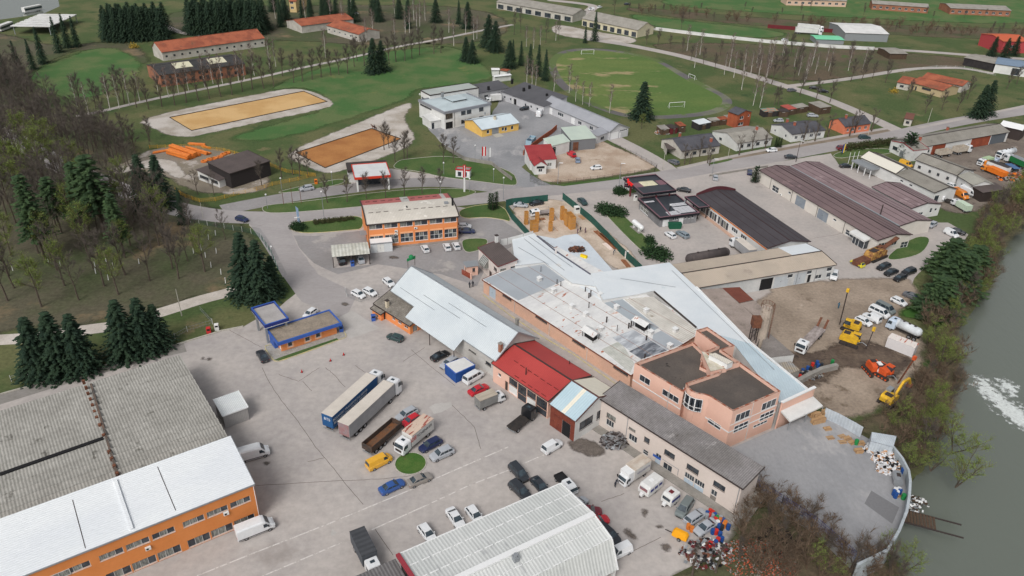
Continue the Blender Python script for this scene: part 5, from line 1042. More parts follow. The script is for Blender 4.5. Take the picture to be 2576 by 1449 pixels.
b=Bld('shop_hall','long charcoal-roofed shop hall with orange stripe and glazed fronts facing a car park',(1753,492),(1932,624),(2034.5,603.5),hd,cside='B',ov=.4,cat='shop')
ay,az=apex(b,t31(210,977));print('dark',b.L,b.W,b.h,ay,az);b.gable(r_char,max(.7,min(2.4,az-b.h)),at=.5,fascia=m_edge,seams=2,seamm=m_edge)
z_=b.h-.75;b.band('orange_stripe','f',z_-.25,z_+.02,mat('orange_stripe',rgb(232,130,50),fine=.03),off=.12)
for q0,q1 in(((1900,640),(1935,720)),((1955,665),(1990,750)),((1993,690),(2050,800)),((2070,745),(2105,830)),((2108,770),(2170,880))):(a0,_),(a1,_)=b.loc('f',t21(*q0)),b.loc('f',t21(*q1));b.win('f',None,None,2 if a1-a0<2.5 else 3,1,rel=(a0,a1,.15,2.5),pane=[m_glass,m_glassl])
for q0,q1 in(((2205,870),(2262,920)),((2300,920),(2360,950))):(a0,_),(a1,_)=b.loc('f',t21(*q0)),b.loc('f',t21(*q1));b.win('f',None,None,3,1,rel=(a0,a1,1.2,2.4))
b.walls(m_white_w)
mb=MB()
for k in range(12):
 t0,t1=k/12,(k+1)/12;f_=lambda t:(-.3,b.W*t,b.h+.5+1.6*math.sin(math.pi*t));p,q=f_(t0),f_(t1);mb.hexa([(p[0]-.15,p[1],1.0),(p[0]+.15,p[1],1.0),(q[0]+.15,q[1],1.0),(q[0]-.15,q[1],1.0)],[(p[0]-.15,*p[1:]),(p[0]+.15,*p[1:]),(q[0]+.15,*q[1:]),(q[0]-.15,*q[1:])])
mb.build('arched_sign_board',mat('maroon_board',rgb(86,44,50),fine=.05),b.root)
mb=MB();mb.box(.2,-.9,.01,b.L,b.ov-.01,.15);mb.build('brick_path',mat('brick_paving',rgb(190,158,140),fine=.12),b.root)
r_tile=mat('black_membrane',rgb(58,62,68),rgb(50,54,60),sc=.3,fine=.12,rough=.5,spots=[(rgb(76,82,86),.4,.62,.05)])
m_bl=mat('black_fascia',rgb(30,32,38),fine=.06,rough=.4);m_mar=mat('maroon_metal',rgb(104,40,46),fine=.05);m_mars=mat('maroon_sheet',rgb(122,92,100),fine=.05)
b=Bld('fuel_canopy','large flat black canopy with red lettering over the roadside pumps',t21(1320,502),t21(1655,462),t21(1110,337),5.2,ov=.3,cat='canopy')
b.flat(r_tile,par=.25,pw=.25,pm=m_bl,drop=.35);L,Wd=b.L,b.W
mb=MB()
for(x0,y0,x1,y1) in((0,0,L,.25),(0,Wd-.6,L,Wd),(0,.25,.25,Wd-.6),(L-.25,.25,L,Wd-.6)):mb.box(x0,y0,b.h+.002,x1,y1,b.h+.04)
mb.build('rim',m_mars,b.root)
for(x0,x1) in((.26,L*.28),(L*.76,L-.26)):mb=MB();mb.box(x0,Wd*.4,b.h-.248,x1,Wd*.66,b.h-.22);mb.build('roof_panel',m_mars,b.root)
mb=MB();x0,x1,y0,y1=L*.28,L*.72,Wd*.42,Wd*.7;mb.add([(x0,y0,b.h-.24),(x1,y0,b.h-.24),(x1,y1,b.h-.24),(x0,y1,b.h-.24),(x0+1,(y0+y1)/2,b.h+.4),(x1-1,(y0+y1)/2,b.h+.4)],[(0,1,5,4),(2,3,4,5),(1,2,5),(3,0,4)]);mb.build('skylight',mat('cream_skylight',rgb(206,200,172),rgb(186,184,158),sc=1,fine=.05),b.root)
mb=MB();mb.box(.02,.02,4.3,L-.02,Wd-.02,4.36);mb.build('soffit',m_frame,b.root)
for x,y in((1.2,Wd*.75),(L*.45,.9),(L*.85,.9),(L*.8,Wd*.75)):mb=MB();mb.tube((x,y,0),(x,y,4.3),.28,.28,10);mb.build('column',m_mar,b.root)
c=bpy.data.curves.new('lettering','FONT');c.body='Spar';c.size=2.2;c.extrude=.12;m_rl=mat('red_letters',rgb(226,40,40),fine=0,rough=.5,emis=.25);c.materials.append(m_rl);o=link('lettering',c,b.root);o.location=(-.1,Wd*.78,b.h-.55);o.rotation_euler=(math.pi/2,0,-math.pi/2)
mb=MB();mb.box(-.06,Wd*.42,b.h-.95,-.003,Wd*.8,b.h+.05);mb.build('sign_board',m_bl,b.root)
b=Bld('station_shop','black-roofed station shop in grey brick with a corner window and green container',t21(1490,741),t21(1890,691),t21(1265,546),3.4,ov=.5,cat='shop')
b.flat(r_tile,par=.3,pw=.25,pm=m_bl,drop=.2,cop=m_mars)
m_gb=mat('grey_brick',rgb(140,140,142),rgb(124,124,126),sc=.5,fine=.08,brick=((.6,.6,.6,1),.4,.15))
for(x0,x1,y0,y1) in((.28,.58,.08,.26),(.55,.98,.12,.42),(.58,.97,.46,.60),(.06,.32,.78,.85)):
 nx_=max(1,round((x1-x0)*b.L/1.6));ny_=max(1,round((y1-y0)*b.W/1.2))
 for i in range(nx_):
  for j in range(ny_):
   xa=b.L*(x0+(x1-x0)*i/nx_);ya=b.W*(y0+(y1-y0)*j/ny_);mb=MB();mb.box(xa+.04,ya+.04,b.h-.3,xa+b.L*(x1-x0)/nx_-.04,ya+b.W*(y1-y0)/ny_-.04,b.h-.26);mb.build('roof_light_sheet',mat('pale_roof_sheet',rgb(186,186,190),fine=.06),b.root)
mb=MB();mb.bar((b.L*.3,.4,b.h-.2),(b.L*.45,b.W-.4,b.h-.2),.4,.1);mb.build('roof_flashing',m_mars,b.root)
for q0,q1,n in(((1520,760),(1572,840),1),((1683,745),(1720,810),1)):b.door('f',t21(*q0),t21(*q1),m_frame,rel=(b.loc('f',t21(*q0))[0],b.loc('f',t21(*q1))[0],.02,2.2))
for q0,q1,n in(((1620,742),(1672,760),3),((1738,730),(1755,745),1),((1775,725),(1792,740),1),((1812,720),(1828,735),1)):b.win('f',None,None,n,rel=(b.loc('f',t21(*q0))[0],b.loc('f',t21(*q1))[0],1.7,2.4))
b.win('l',None,None,3,2,rel=(b.W*.55,b.W*.92,.3,2.6),frame=m_frame,pane=m_glassl);b.walls(m_gb);b.onbox('flue',t21(1585,680),1,1,1.7,m_black,r=.16);b.onbox('flue',t21(1736,600),1,1,1.2,m_met,r=.2);b.onbox('roof_lamp',t21(1596,618),.4,.4,.3,m_frame)
mb=MB();mb.M=None;x0=b.L;mb.box(-.2,0,0,0,.1,.1)
b2=Bld('link_canopy','black flat link roof between the station shop and the shop hall',t21(1880,640),t21(1990,626),t21(1720,532),4.1,ov=.2,cat='canopy')
b2.flat(r_tile,par=.2,pw=.2,pm=m_bl,cop=m_mars)
for x in(.4,b2.L-.4):
 for y in(.5,b2.W-.5):mb=MB();mb.box(x-.12,y-.12,0,x+.12,y+.12,3.6);mb.build('column',m_gut,b2.root)
def fuelbox(px,label,nm='fuel_pump',cat='pump',s=(1.0,.7,1.9),m=None,rz=.3):
 t_=thing(nm,label,cat,P(*px),rz);mb=MB();x,y,z=s;mb.box(-x/2,-y/2,0,x/2,y/2,z);mb.build('cabinet',m or m_ac,t_)
 mb=MB();mb.box(-x*.35,-y/2-.04,z*.62,x*.35,-y/2-.003,z*.9);mb.build('display',m_darkint,t_);mb=MB();mb.tube((x/2+.02,0,z*.8),(x/2+.2,0,z*.3),.04,.04,6);mb.build('hose',m_black,t_);return t_
fuelbox(t21(1240,568),'white fuel pump on a kerbed island left of the black station shop')
t_=thing('price_sign','tall price sign hanging on the maroon pillar at the canopy edge','sign',P(*t21(1152,470)),-.5)
mb=MB();mb.box(-.9,-.15,1.2,.9,.15,4.6);mb.build('panel',mat('price_panel',rgb(70,40,56),fine=.05),t_)
for k in range(4):mb=MB();mb.box(-.6,-.18,1.7+k*.7,.6,-.155,2.0+k*.7);mb.build('price_row',m_frame if k%2 else m_mars,t_)
mb=MB();mb.box(-.9,-.2,.3,.9,.2,1.15);mb.build('lower_panel',m_frame,t_)
t_=thing('gas_tank','white horizontal gas tank on a steel cradle beside the lawn','tank',P(*t21(1260,860)),math.atan2(*(lambda v:(v.y,v.x))(P(*t21(1300,870))-P(*t21(1215,800)))))
mb=MB();mb.tube((-2.0,0,1.5),(2.0,0,1.5),.75,.75,16,caps=False);mb.sphere((2.0,0,1.5),.75,16,8);mb.sphere((-2.0,0,1.5),.75,16,8);mb.build('vessel',m_frame,t_,smooth=True)
for x in(-1.4,1.4):mb=MB();mb.box(x-.12,-.6,0,x+.12,.6,1.0);mb.build('cradle',m_frame,t_)
mb=MB();mb.box(-2.6,-1.1,0,2.6,1.1,.08);mb.build('base',m_concw,t_)
r_grf=mat('weathered_fibre_roof',rgb(148,144,136),rgb(130,126,118),sc=.2,fine=.12,rib=('X',.45),ribd=.16,spots=[(rgb(112,108,100),.3,.62,.08)])
hs_=3.8
def quickh(nm,label,A,B,C,h,roof,wall,ap=None,side='r',cs='B',ov=.3,rise=None,wins=(),cat='building',fas=None,base=None,W=None,axis='x',chim=(),at=None,back=None,wf=None,rwins=(),ridge=True):
 h_=hgt(*base) if base else h;bb=Bld(nm,label,A,B,C,h_,cside=cs,ov=ov,cat=cat,W=W)
 if axis=='mono':bb.mono(roof,rise,fascia=fas)
 else:
  if ap is not None:
   ay,az=apex(bb,ap,side);r_=max(.8,min(4.5,az-bb.h));a_=max(.3,min(.7,ay/bb.W))
   bb.gable(roof,r_,at=a_,fascia=fas,mback=back,ridge=ridge)
  else:bb.gable(roof,rise,at=at or.5,fascia=fas,axis=axis,mback=back,ridge=ridge)
 for w_ in wins:bb.win('f',None,None,w_[4] if len(w_)>4 else 2,rel=(bb.L*w_[0],bb.L*w_[1],w_[2],w_[3]),frame=wf or m_frame)
 for w_ in rwins:bb.win(w_[0],None,None,w_[5] if len(w_)>5 else 2,rel=(bb.W*w_[1],bb.W*w_[2],w_[3],w_[4]),frame=wf or m_frame)
 bb.walls(wall)
 for p in chim:bb.onbox('chimney',p,.7,.7,1.3,mat('chimney_red',rgb(168,96,78),fine=.15),cap=m_concw)
 return bb
sw=lambda n,z0,z1,w=.06:[(k/n+.5/n-w/2,k/n+.5/n+w/2,z0,z1) for k in range(n)]
quickh('stone_mason_hall','white hall with cream front roof and grey rear roof behind the brown halls',t31(935,135),t31(1680,490),t31(1900,448),3.9,r_grf,m_white_w,ap=t31(1830,430),wins=[(.45,.49,2.2,2.8,1),(.56,.60,2.2,2.8,1),(.68,.72,2.2,2.8,1)],rwins=[('r',.1,.3,.1,2.6,1)],cat='warehouse',fas=m_gut)
bb=Bld('cream_roof_cover','cream coated front part of the stone hall roof with grey portico',t31(932,132),t31(1290,297),t31(1410,262),4.1,cside='B',ov=.3,cat='roof');bb.gable(mat('cream_coated',rgb(210,206,194),fine=.04),1.9,at=.5,fascia=m_gut);bb.walls(m_white_w)
mb=MB();mb.box(-.2,-3.6,2.9,9,bb.ov,3.4);mb.build('portico',m_met,bb.root)
for x in(.4,3.3,6.2,8.7):mb=MB();mb.box(x-.12,-3.4,0,x+.12,-3.2,2.9);mb.build('column',m_frame,bb.root)
quickh('truck_depot','white depot with long grey fibre roof and five dark windows',t31(1480,155),t31(1905,315),t31(2090,268),4.2,r_grf,m_white_w,ap=t31(1985,248),wins=[(.1,.17,1.6,2.6),(.36,.42,1.5,2.5),(.56,.62,1.5,2.5),(.78,.84,1.5,2.5)],wf=m_framed,cat='depot',fas=m_gut)
quickh('depot_extension','extension of the truck depot with pale grey roof and one wide window',t31(1905,318),t31(2065,415),t31(2235,378),4.0,mat('pale_grey_sheet',rgb(162,160,150),rgb(148,146,138),sc=.2,fine=.08,rib=('X',.45),ribd=.14),m_white_w,rise=1.3,wins=[(.3,.6,1.3,2.3)],wf=m_framed,cat='depot')
quickh('depot_carport','open dark-roofed carport at the end of the truck depot',t31(2042,420),t31(2165,490),t31(2350,452),3.4,r_dark,m_gut,rise=.8,axis='mono',cat='carport')
zf=ZH
bb=quickh('roadside_depot','long low depot with grey roof, white gable and two rusty gates beside the main road',zf(470,605),zf(2310,285),zf(1850,130),4.0,r_grf,m_white_w,rise=1.6,wf=m_framed,cat='depot',wins=[(.06,.1,1.3,2.4),(.14,.18,1.3,2.4)],fas=m_gut,chim=(zf(590,440),zf(1110,255)))
m_bg=mat('rusty_gate',rgb(150,78,54),rgb(130,66,48),sc=.5,fine=.12)
for a0,a1,mm in((.2,.33,m_bg),(.6,.8,m_bg),(.81,.97,mat('dark_grey_gate',rgb(92,98,104),fine=.08))):mb=MB();bb.bx(mb,'f',bb.L*a0,bb.L*a1,.05,bb.h*.92,.002,.08);mb.build('gate',mm,bb.root)
bb2=Bld('depot_shop_front','white gabled shop front with dark script lettering at the end of the roadside depot',zf(60,455),zf(470,640),zf(660,560),4.2,cside='B',ov=.1,cat='shop');bb2.gable(r_grf,1.0,axis='y',fascia=mat('dark_red_edge',rgb(150,50,62),fine=.05));bb2.win('f',None,None,1,rel=(bb2.L*.1,bb2.L*.32,1.4,2.7),frame=m_framed);bb2.door('f',None,None,m_met,rel=(bb2.L*.45,bb2.L*.62,.02,2.3));bb2.walls(m_white_w);bb2.text('f',(bb2.L*.28,3.5),'Agromarket',.75,m_black,name='lettering');bb2.text('f',(bb2.L*.36,2.95),'poljoapoteka',.45,m_black)
bb=quickh('roof_tent','white cloth-like roof section at the far end of the roadside depot',zf(2100,160),zf(2545,262),zf(2330,120),4.3,m_frame,m_gut,rise=1.2,cat='roof')
bq=ZP
b=Bld('modern_office','white modern block with grey hipped metal roof, roof lantern and dark ribbon windows',bq(565,728),bq(1520,540),bq(290,425),7.0,ov=.25,cat='office building')
b.flat(mat('grey_blue_metal',rgb(184,196,200),rgb(172,184,188),sc=.2,fine=.04,rib=('X',.8),ribd=.05),par=.4,pw=.5,pm=mat('grey_fascia',rgb(134,136,142),fine=.04),drop=.3)
L,Wd=b.L,b.W
mb=MB();mb.add([(.5,.5,6.62),(L-.5,.5,6.62),(L-.5,Wd-.5,6.62),(.5,Wd-.5,6.62),(L*.35,Wd*.5,7.7),(L*.65,Wd*.5,7.7)],[(0,1,5,4),(2,3,4,5),(1,2,5),(3,0,4)]);mb.build('hipped_roof',MATS['grey_blue_metal'],b.root)
mb=MB();mb.box(L*.38,Wd*.36,7.0,L*.66,Wd*.66,8.1);o=mb.build('roof_lantern',m_framew,b.root);mb=MB();mb.box(L*.375,Wd*.352,7.65,L*.665,Wd*.668,8.0);mb.build('pane',m_glass,o);mb=MB();mb.box(L*.36,Wd*.34,8.1,L*.68,Wd*.68,8.25);mb.build('lantern_roof',MATS['grey_blue_metal'],o)
for q0,q1 in(((905,700),(1000,770)),((1018,680),(1115,750)),((1270,640),(1360,700))):(a0,_),(a1,_)=b.loc('f',bq(*q0)),b.loc('f',bq(*q1));b.win('f',None,None,3,rel=(a0,a1,4.3,5.9),frame=m_framed);b.win('f',None,None,3,rel=(a0,a1,1.0,2.4),frame=m_framed)
(a0,_),(a1,_)=b.loc('f',bq(590,800)),b.loc('f',bq(735,780));b.win('f',None,None,3,rel=(a0,a1,3.9,6.1),frame=m_framed);b.win('f',None,None,2,rel=(a0,a1,.1,2.7),frame=m_framed,pane=m_darkint)
b.win('l',None,None,4,rel=(Wd*.5,Wd*.95,5.0,5.7),frame=m_framed);b.walls(m_white_w);b.pipe('f',bq(770,720));b.onbox('flue',bq(1390,760),1,1,.6,m_met,r=.3);b.pipe('f',bq(1500,600))
b=Bld('modern_hall','tall white hall with flat grey roof and long ribbon window behind the modern office',bq(270,382),bq(1268,225),bq(0,290),8.4,ov=.15,cat='warehouse')
b.flat(mat('flat_grey_roof',rgb(170,176,172),rgb(160,166,162),sc=.2,fine=.04),par=.15,pw=.2,pm=m_gut);b.win('l',None,None,8,rel=(b.W*.05,b.W*.93,4.3,5.8),frame=m_framed);[b.win('l',None,None,1,rel=(b.W*x,b.W*(x+.14),1.0,2.5),frame=m_framed) for x in(.12,.45,.75)];b.walls(m_white_w);b.onbox('chimney',bq(525,400),.9,.9,1.5,m_met,cap=m_concw);b.ac('l',bq(75,365))
b=Bld('modern_porch','low white porch with pale curved roof at the corner of the modern office',bq(290,920),bq(510,882),bq(95,805),3.2,ov=.3,cat='porch');b.mono(m_white_w,.4);b.door('f',None,None,m_glass,rel=(b.L*.1,b.L*.35,.02,2.4));b.walls(m_white_w)
r_lb2=mat('pale_roof_long',rgb(204,216,222),rgb(194,206,212),sc=.2,fine=.03,rib=('X',.5),ribd=.04)
b=Bld('yellow_workshop','yellow workshop with pale blue roof, grey double door and ramp',bq(1325,1090),bq(2095,945),bq(985,885),(bq(1325,1250),bq(1325,1095)),ov=.3,cat='workshop')
ay,az=apex(b,bq(1135,885),'l');print('yel',b.L,b.W,b.h,ay,az);b.gable(r_lb2,max(.8,min(2.5,az-b.h)),at=max(.4,min(.85,ay/b.W)),fascia=m_met)
for q0,q1,n in(((1425,1100),(1475,1160),1),((1730,1045),(1778,1100),1),((1788,1040),(1835,1105),1),((1918,1012),(1965,1075),1)):b.win('f',bq(*q0),bq(*q1),n)
b.door('f',None,None,m_met,rel=(b.loc('f',bq(1530,1100))[0],b.loc('f',bq(1672,1100))[0],.02,2.9),panels=3,name='garage_door');b.walls(mat('yellow_plaster',rgb(226,186,104),rgb(218,176,96),sc=.4,fine=.04));b.onbox('chimney',bq(1587,875),.8,.8,1.2,mat('cream_chimney',rgb(206,196,176),fine=.1),cap=m_concw)
mb=MB();a0=b.loc('f',bq(1530,1100))[0];a1=b.loc('f',bq(1690,1100))[0];mb.add([(a0,b.ov,.3),(a1,b.ov,.3),(a1,b.ov-3,.03),(a0,b.ov-3,.03)],[(0,3,2,1)]);mb.build('ramp',m_kerb,b.root)
r_dg=mat('anthracite_roof',rgb(92,92,96),rgb(84,84,88),sc=.2,fine=.05,rib=('X',.5),ribd=.08)
m_lg=mat('light_grey_wall',rgb(192,192,194),rgb(180,180,184),sc=.3,fine=.05)
b=Bld('courtyard_wing','anthracite-roofed wing joining the modern office to the courtyard',bq(1270,345),bq(1900,232),bq(1270,215),3.6,ov=.3,cat='building wing');b.W=max(b.W,9);b.mono(r_dg,1.2);b.win('f',None,None,2,rel=(b.L*.18,b.L*.3,1.0,2.2));b.win('f',None,None,2,rel=(b.L*.6,b.L*.7,1.0,2.2));b.walls(m_lg);b.onbox('chimney',bq(1460,280),.8,.8,1.6,m_black)
b=Bld('courtyard_stable','long anthracite-roofed building with small doors along the courtyard',bq(1710,310),T[2,0](322,1075),T[2,0](425,968),3.6,cside='B',ov=.4,cat='building');b.mono(r_dg,1.9)
for x in(.06,.2,.55,.68,.82,.93):b.win('f',None,None,1,rel=(b.L*x,b.L*x+1.0,1.0,2.1))
b.door('f',None,None,m_darkint,rel=(b.L*.3,b.L*.36,.02,2.4));b.door('f',None,None,m_framew,rel=(b.L*.25,b.L*.29,.02,2.4));b.walls(m_lg)
for p in((1938,130),(2175,305),(2290,255)):b.onbox('chimney',bq(*p),.8,.8,1.5,m_black)
b.onbox('chimney',t20(350,965),.7,.7,1.0,m_black)
r_lg=mat('light_grey_roof',rgb(158,160,166),rgb(148,150,156),sc=.2,fine=.04,rib=('X',.5),ribd=.06)
b=Bld('grey_gabled_hall','long light grey hall with white roller door in its gable by the courtyard',t20(315,1038),t20(985,1328),t20(1170,1278),(t20(970,1418),t20(975,1330)),cside='B',ov=.3,cat='warehouse')
ay,az=apex(b,t20(1075,1245));print('grey',b.L,b.W,b.h,ay,az);b.gable(r_lg,max(.8,min(2.6,az-b.h)),at=max(.4,min(.65,ay/b.W)),fascia=m_met)
for q0,q1,n in(((460,1130),(515,1178),3),((665,1205),(697,1255),2),((780,1258),(812,1305),2)):(a0,_),(a1,_)=b.loc('f',t20(*q0)),b.loc('f',t20(*q1));b.win('f',None,None,n,rel=(a0,a1,1.0,2.3))
for q0,q1 in(((368,1100),(405,1150)),((595,1190),(630,1240))):(a0,_),(a1,_)=b.loc('f',t20(*q0)),b.loc('f',t20(*q1));b.door('f',None,None,m_frame,rel=(a0,a1,.02,2.8),name='garage_door')
b.door('r',None,None,m_frame,rel=(b.W*.08,b.W*.48,.02,2.8),name='garage_door',handle=False);b.door('r',None,None,m_frame,rel=(b.W*.52,b.W*.6,.02,2.1));b.win('r',None,None,4,rel=(b.W*.55,b.W*.92,2.5,3.0));b.walls(m_lg)
b=Bld('grey_annex','small grey annex with lean-to roof at the front of the light grey hall',t20(862,1372),t20(985,1325),t20(790,1340),3.0,ov=.2,cat='annex');b.mono(r_lg,.9);b.win('f',None,None,1,rel=(b.L*.3,b.L*.6,1.0,2.0),frame=m_framed);b.walls(m_lg)
r_gn=mat('pale_green_roof',rgb(186,198,186),rgb(178,190,180),sc=.2,fine=.03,rib=('X',.5),ribd=.04)
b=Bld('green_roof_store','store with pale green gable roof, white panel wall and brown doorway',ZK(1435,822),ZK(2110,650),ZK(1200,700),4.2,cside='A',ov=.2,cat='store')
b.mono(r_gn,1.6);b.door('f',None,None,m_darkint,rel=(b.L*.05,b.L*.3,.02,3.4),handle=False);b.walls(m_white_w)
b=Bld('grey_clad_store','grey clad store with pale green roof and rusty doorway beside the red-roofed house',ZK(2130,615),ZK(2990,540),ZK(1560,315),4.2,cside='A',ov=.2,cat='store')
b.mono(r_gn,1.3);b.door('f',None,None,m_rust,rel=(b.L*.1,b.L*.32,.02,3.2),handle=False);b.walls(mat('grey_cladding',rgb(120,122,126),fine=.05,rib=('X',.3),ribd=.12))
b=Bld('grey_lean_to','low grey lean-to roof between the brick wall and the green-roofed store',ZK(1200,950),ZK(1635,885),ZK(930,830),2.9,cside='A',ov=.2,cat='shed');b.mono(m_met,.5);b.walls(m_concw)
b=Bld('red_roof_house','small white house with red metal roof and gabled entrance sign',ZK(740,1305),ZK(1662,1248),ZK(655,1008),3.6,cside='A',ov=.3,cat='house')
r_red2=mat('dark_red_sheet',rgb(158,62,64),rgb(146,54,58),sc=.3,fine=.05,rib=('X',.35),ribd=.12)
b.mono(r_red2,2.4);b.win('f',None,None,2,rel=(b.L*.66,b.L*.82,1.0,2.2),pane=m_glassl);b.walls(m_white_w)
b3=Bld('red_roof_entrance','gabled entrance of the red-roofed house with dark shop sign',t21(225,222),t21(355,214),t21(240,108),3.2,cside='A',ov=.2,cat='house entrance');b3.W=5.5;b3.gable(r_red2,1.5,axis='y');b3.win('f',None,None,2,rel=(b3.L*.35,b3.L*.65,.9,2.0));mb=MB();b3.bx(mb,'f',b3.L*.2,b3.L*.8,2.2,2.9,.002,.1);mb.build('sign_board',m_black,b3.root);b3.walls(m_white_w)
def wallrun(nm,label,pts,h,m,th=.25,cat='wall',cap=None,z0=0.0,capw=.1):
 c_=[P(x,y,z0) for x,y in pts];t_=thing(nm,label,cat,c_[0])
 for k in range(len(c_)-1):
  a,q=c_[k]-c_[0],c_[k+1]-c_[0];mb=MB();up=V3((0,0,h/2));mb.bar(a+up,q+up,th,h);mb.build('wall_panel',m,t_)
  if cap:mb=MB();up=V3((0,0,h+.04));mb.bar(a+up,q+up,th+capw,.08);mb.build('coping',cap,t_)
 return t_
wallrun('brick_wall','bare red brick boundary wall along the courtyard edge',[ZK(1640,250),ZK(1480,400),ZK(1050,700),ZK(860,850),ZK(520,1130)],1.8,m_brickf)
b=Bld('dark_roof_pavilion','white single-storey pavilion with dark two-level roof among bare trees',T[0,1](2200,370),T[0,1](2576,235),T[0,1](1965,285),(T[0,1](2210,450),T[0,1](2200,372)),cside='A',ov=.4,cat='house');t01=T[0,1]
b.mono(r_dark,.9);b.door('f',t01(2280,360),t01(2310,420),m_framed,rel=(b.loc('f',t01(2280,380))[0],b.loc('f',t01(2312,380))[0],.02,2.1));b.door('f',None,None,m_framed,rel=(b.loc('f',t01(2330,350))[0],b.loc('f',t01(2360,350))[0],.02,2.1));b.win('l',None,None,2,rel=(b.W*.5,b.W*.9,.9,2.0),frame=m_framed);b.win('l',None,None,2,rel=(b.W*.1,b.W*.4,.9,2.0),frame=m_framed);b.walls(m_white_w)
b=Bld('pavilion_upper_roof','raised dark roof block of the white pavilion',t01(2310,300),t01(2720,170),t01(2085,200),5.0,cside='A',ov=.2,cat='roof');b.mono(r_dark,.6,fascia=m_gut);b.walls(mat('dark_cladding',rgb(52,48,48),fine=.08))
t11=T[1,1]
b=Bld('red_white_canopy','white-roofed fuel canopy with red fascia behind bare roadside trees',t11(990,340),t11(1358,312),t11(955,205),5.0,ov=.3,cat='canopy')
b.flat(mat('white_flat_roof',rgb(206,208,208),rgb(194,196,198),sc=.3,fine=.05),par=.15,pw=.2,pm=mat('red_fascia',rgb(206,62,40),fine=.04),drop=.35)
for x in(.8,b.L-.8):mb=MB();mb.box(x-.25,.5,0,x+.25,1.0,4.3);mb.build('column',m_frame,b.root)
mb=MB();mb.box(b.L*.1,b.W*.5,0,b.L*.75,b.W-.3,3.0);mb.build('shop',m_glass,b.root)
mb=MB();mb.box(-1.5,b.W*.7,3.6,b.L+.3,b.W+3.5,4.4);mb.build('rear_roof',m_gut,b.root);mb=MB();mb.box(-1.3,b.W*.75,0,b.L+.1,b.W+3.3,3.6);mb.build('rear_wall',m_framew,b.root)
b=Bld('red_white_booth','small red and white booth on the lawn by the road',t11(2005,250),t11(2152,262),t11(2020,212),2.9,ov=.1,cat='booth');b.W=2.6;b.flat(m_concw,par=.2,pw=.15,pm=mat('booth_red',rgb(176,48,52),fine=.04));b.win('f',None,None,1,rel=(b.L*.15,b.L*.42,.3,2.0));b.win('f',None,None,1,rel=(b.L*.52,b.L*.8,.3,2.0));b.walls(m_frame)
# ========================= VEHICLES
def fin(m):
 b=m.node_tree.nodes.get('Principled BSDF') or next(n for n in m.node_tree.nodes if n.type=='BSDF_PRINCIPLED');b.inputs['Coat Weight'].default_value=.5;b.inputs['Coat Roughness'].default_value=.1;return m
m_paint=fin(mat('car_paint',None,objcol=True,rough=.35,fine=.05,fsc=2,spec=.5,spots=[(rgb(120,112,104),.9,.80,.1)]))
m_tyre=mat('tyre_rubber',rgb(34,33,34),fine=.15,rough=.9);m_rim=mat('wheel_rim',rgb(150,152,156),fine=.1,rough=.4,metal=.4)
m_cglass=mat('car_glass',rgb(38,46,54),rgb(70,84,92),sc=.8,fine=.05,rough=.05,spec=.7);m_lamp=mat('headlight',rgb(214,218,220),rough=.15,fine=.05);m_tail=mat('taillight',rgb(160,26,24),rough=.3,fine=.05)
m_plate=mat('number_plate',rgb(214,214,208),fine=.02);m_tarpg=mat('grey_tarp',rgb(132,132,130),rgb(116,116,114),sc=.6,fine=.08,rough=.7,spots=[(rgb(156,150,140),.5,.66,.06)])
m_chas=mat('chassis_black',rgb(44,42,42),rgb(64,58,54),sc=1,fine=.15)
def loft(mb,st,mi=0):
 """st: list of (x, [(y, z)...]) half sections, mirrored"""
 secs=[[(x,-y,z) for y,z in s]+[(x,y,z) for y,z in reversed(s)] for x,s in st];n=len(secs[0]);o=len(mb.v)
 vs=[p for s in secs for p in s];fs=[]
 for i in range(len(secs)-1):
  for k in range(n):k2=(k+1)%n;fs.append((i*n+k,i*n+k2,(i+1)*n+k2,(i+1)*n+k))
 fs.append(tuple(range(n))[::-1]);fs.append(tuple((len(secs)-1)*n+k for k in range(n)));mb.add(vs,fs,mi)
WM={}
def wheel(root,x,y,r,w=.2):
 s_=1 if y>0 else-1
 if(r,w,s_) not in WM:
  mb=MB();mb.tube((0,-w/2,0),(0,w/2,0),r,r,14);me=mb.mesh('tyre',m_tyre);mb=MB();mb.tube((0,s_*w*.45,0),(0,s_*(w/2+.015),0),r*.62,r*.58,10);WM[(r,w,s_)]=(me,mb.mesh('rim',m_rim))
 a,c=WM[(r,w,s_)];o=link('wheel',a,root,(x,y,r));link('rim',c,o);return o
def proto(name):NOLINK[0]=True;return thing(name,'x','x')
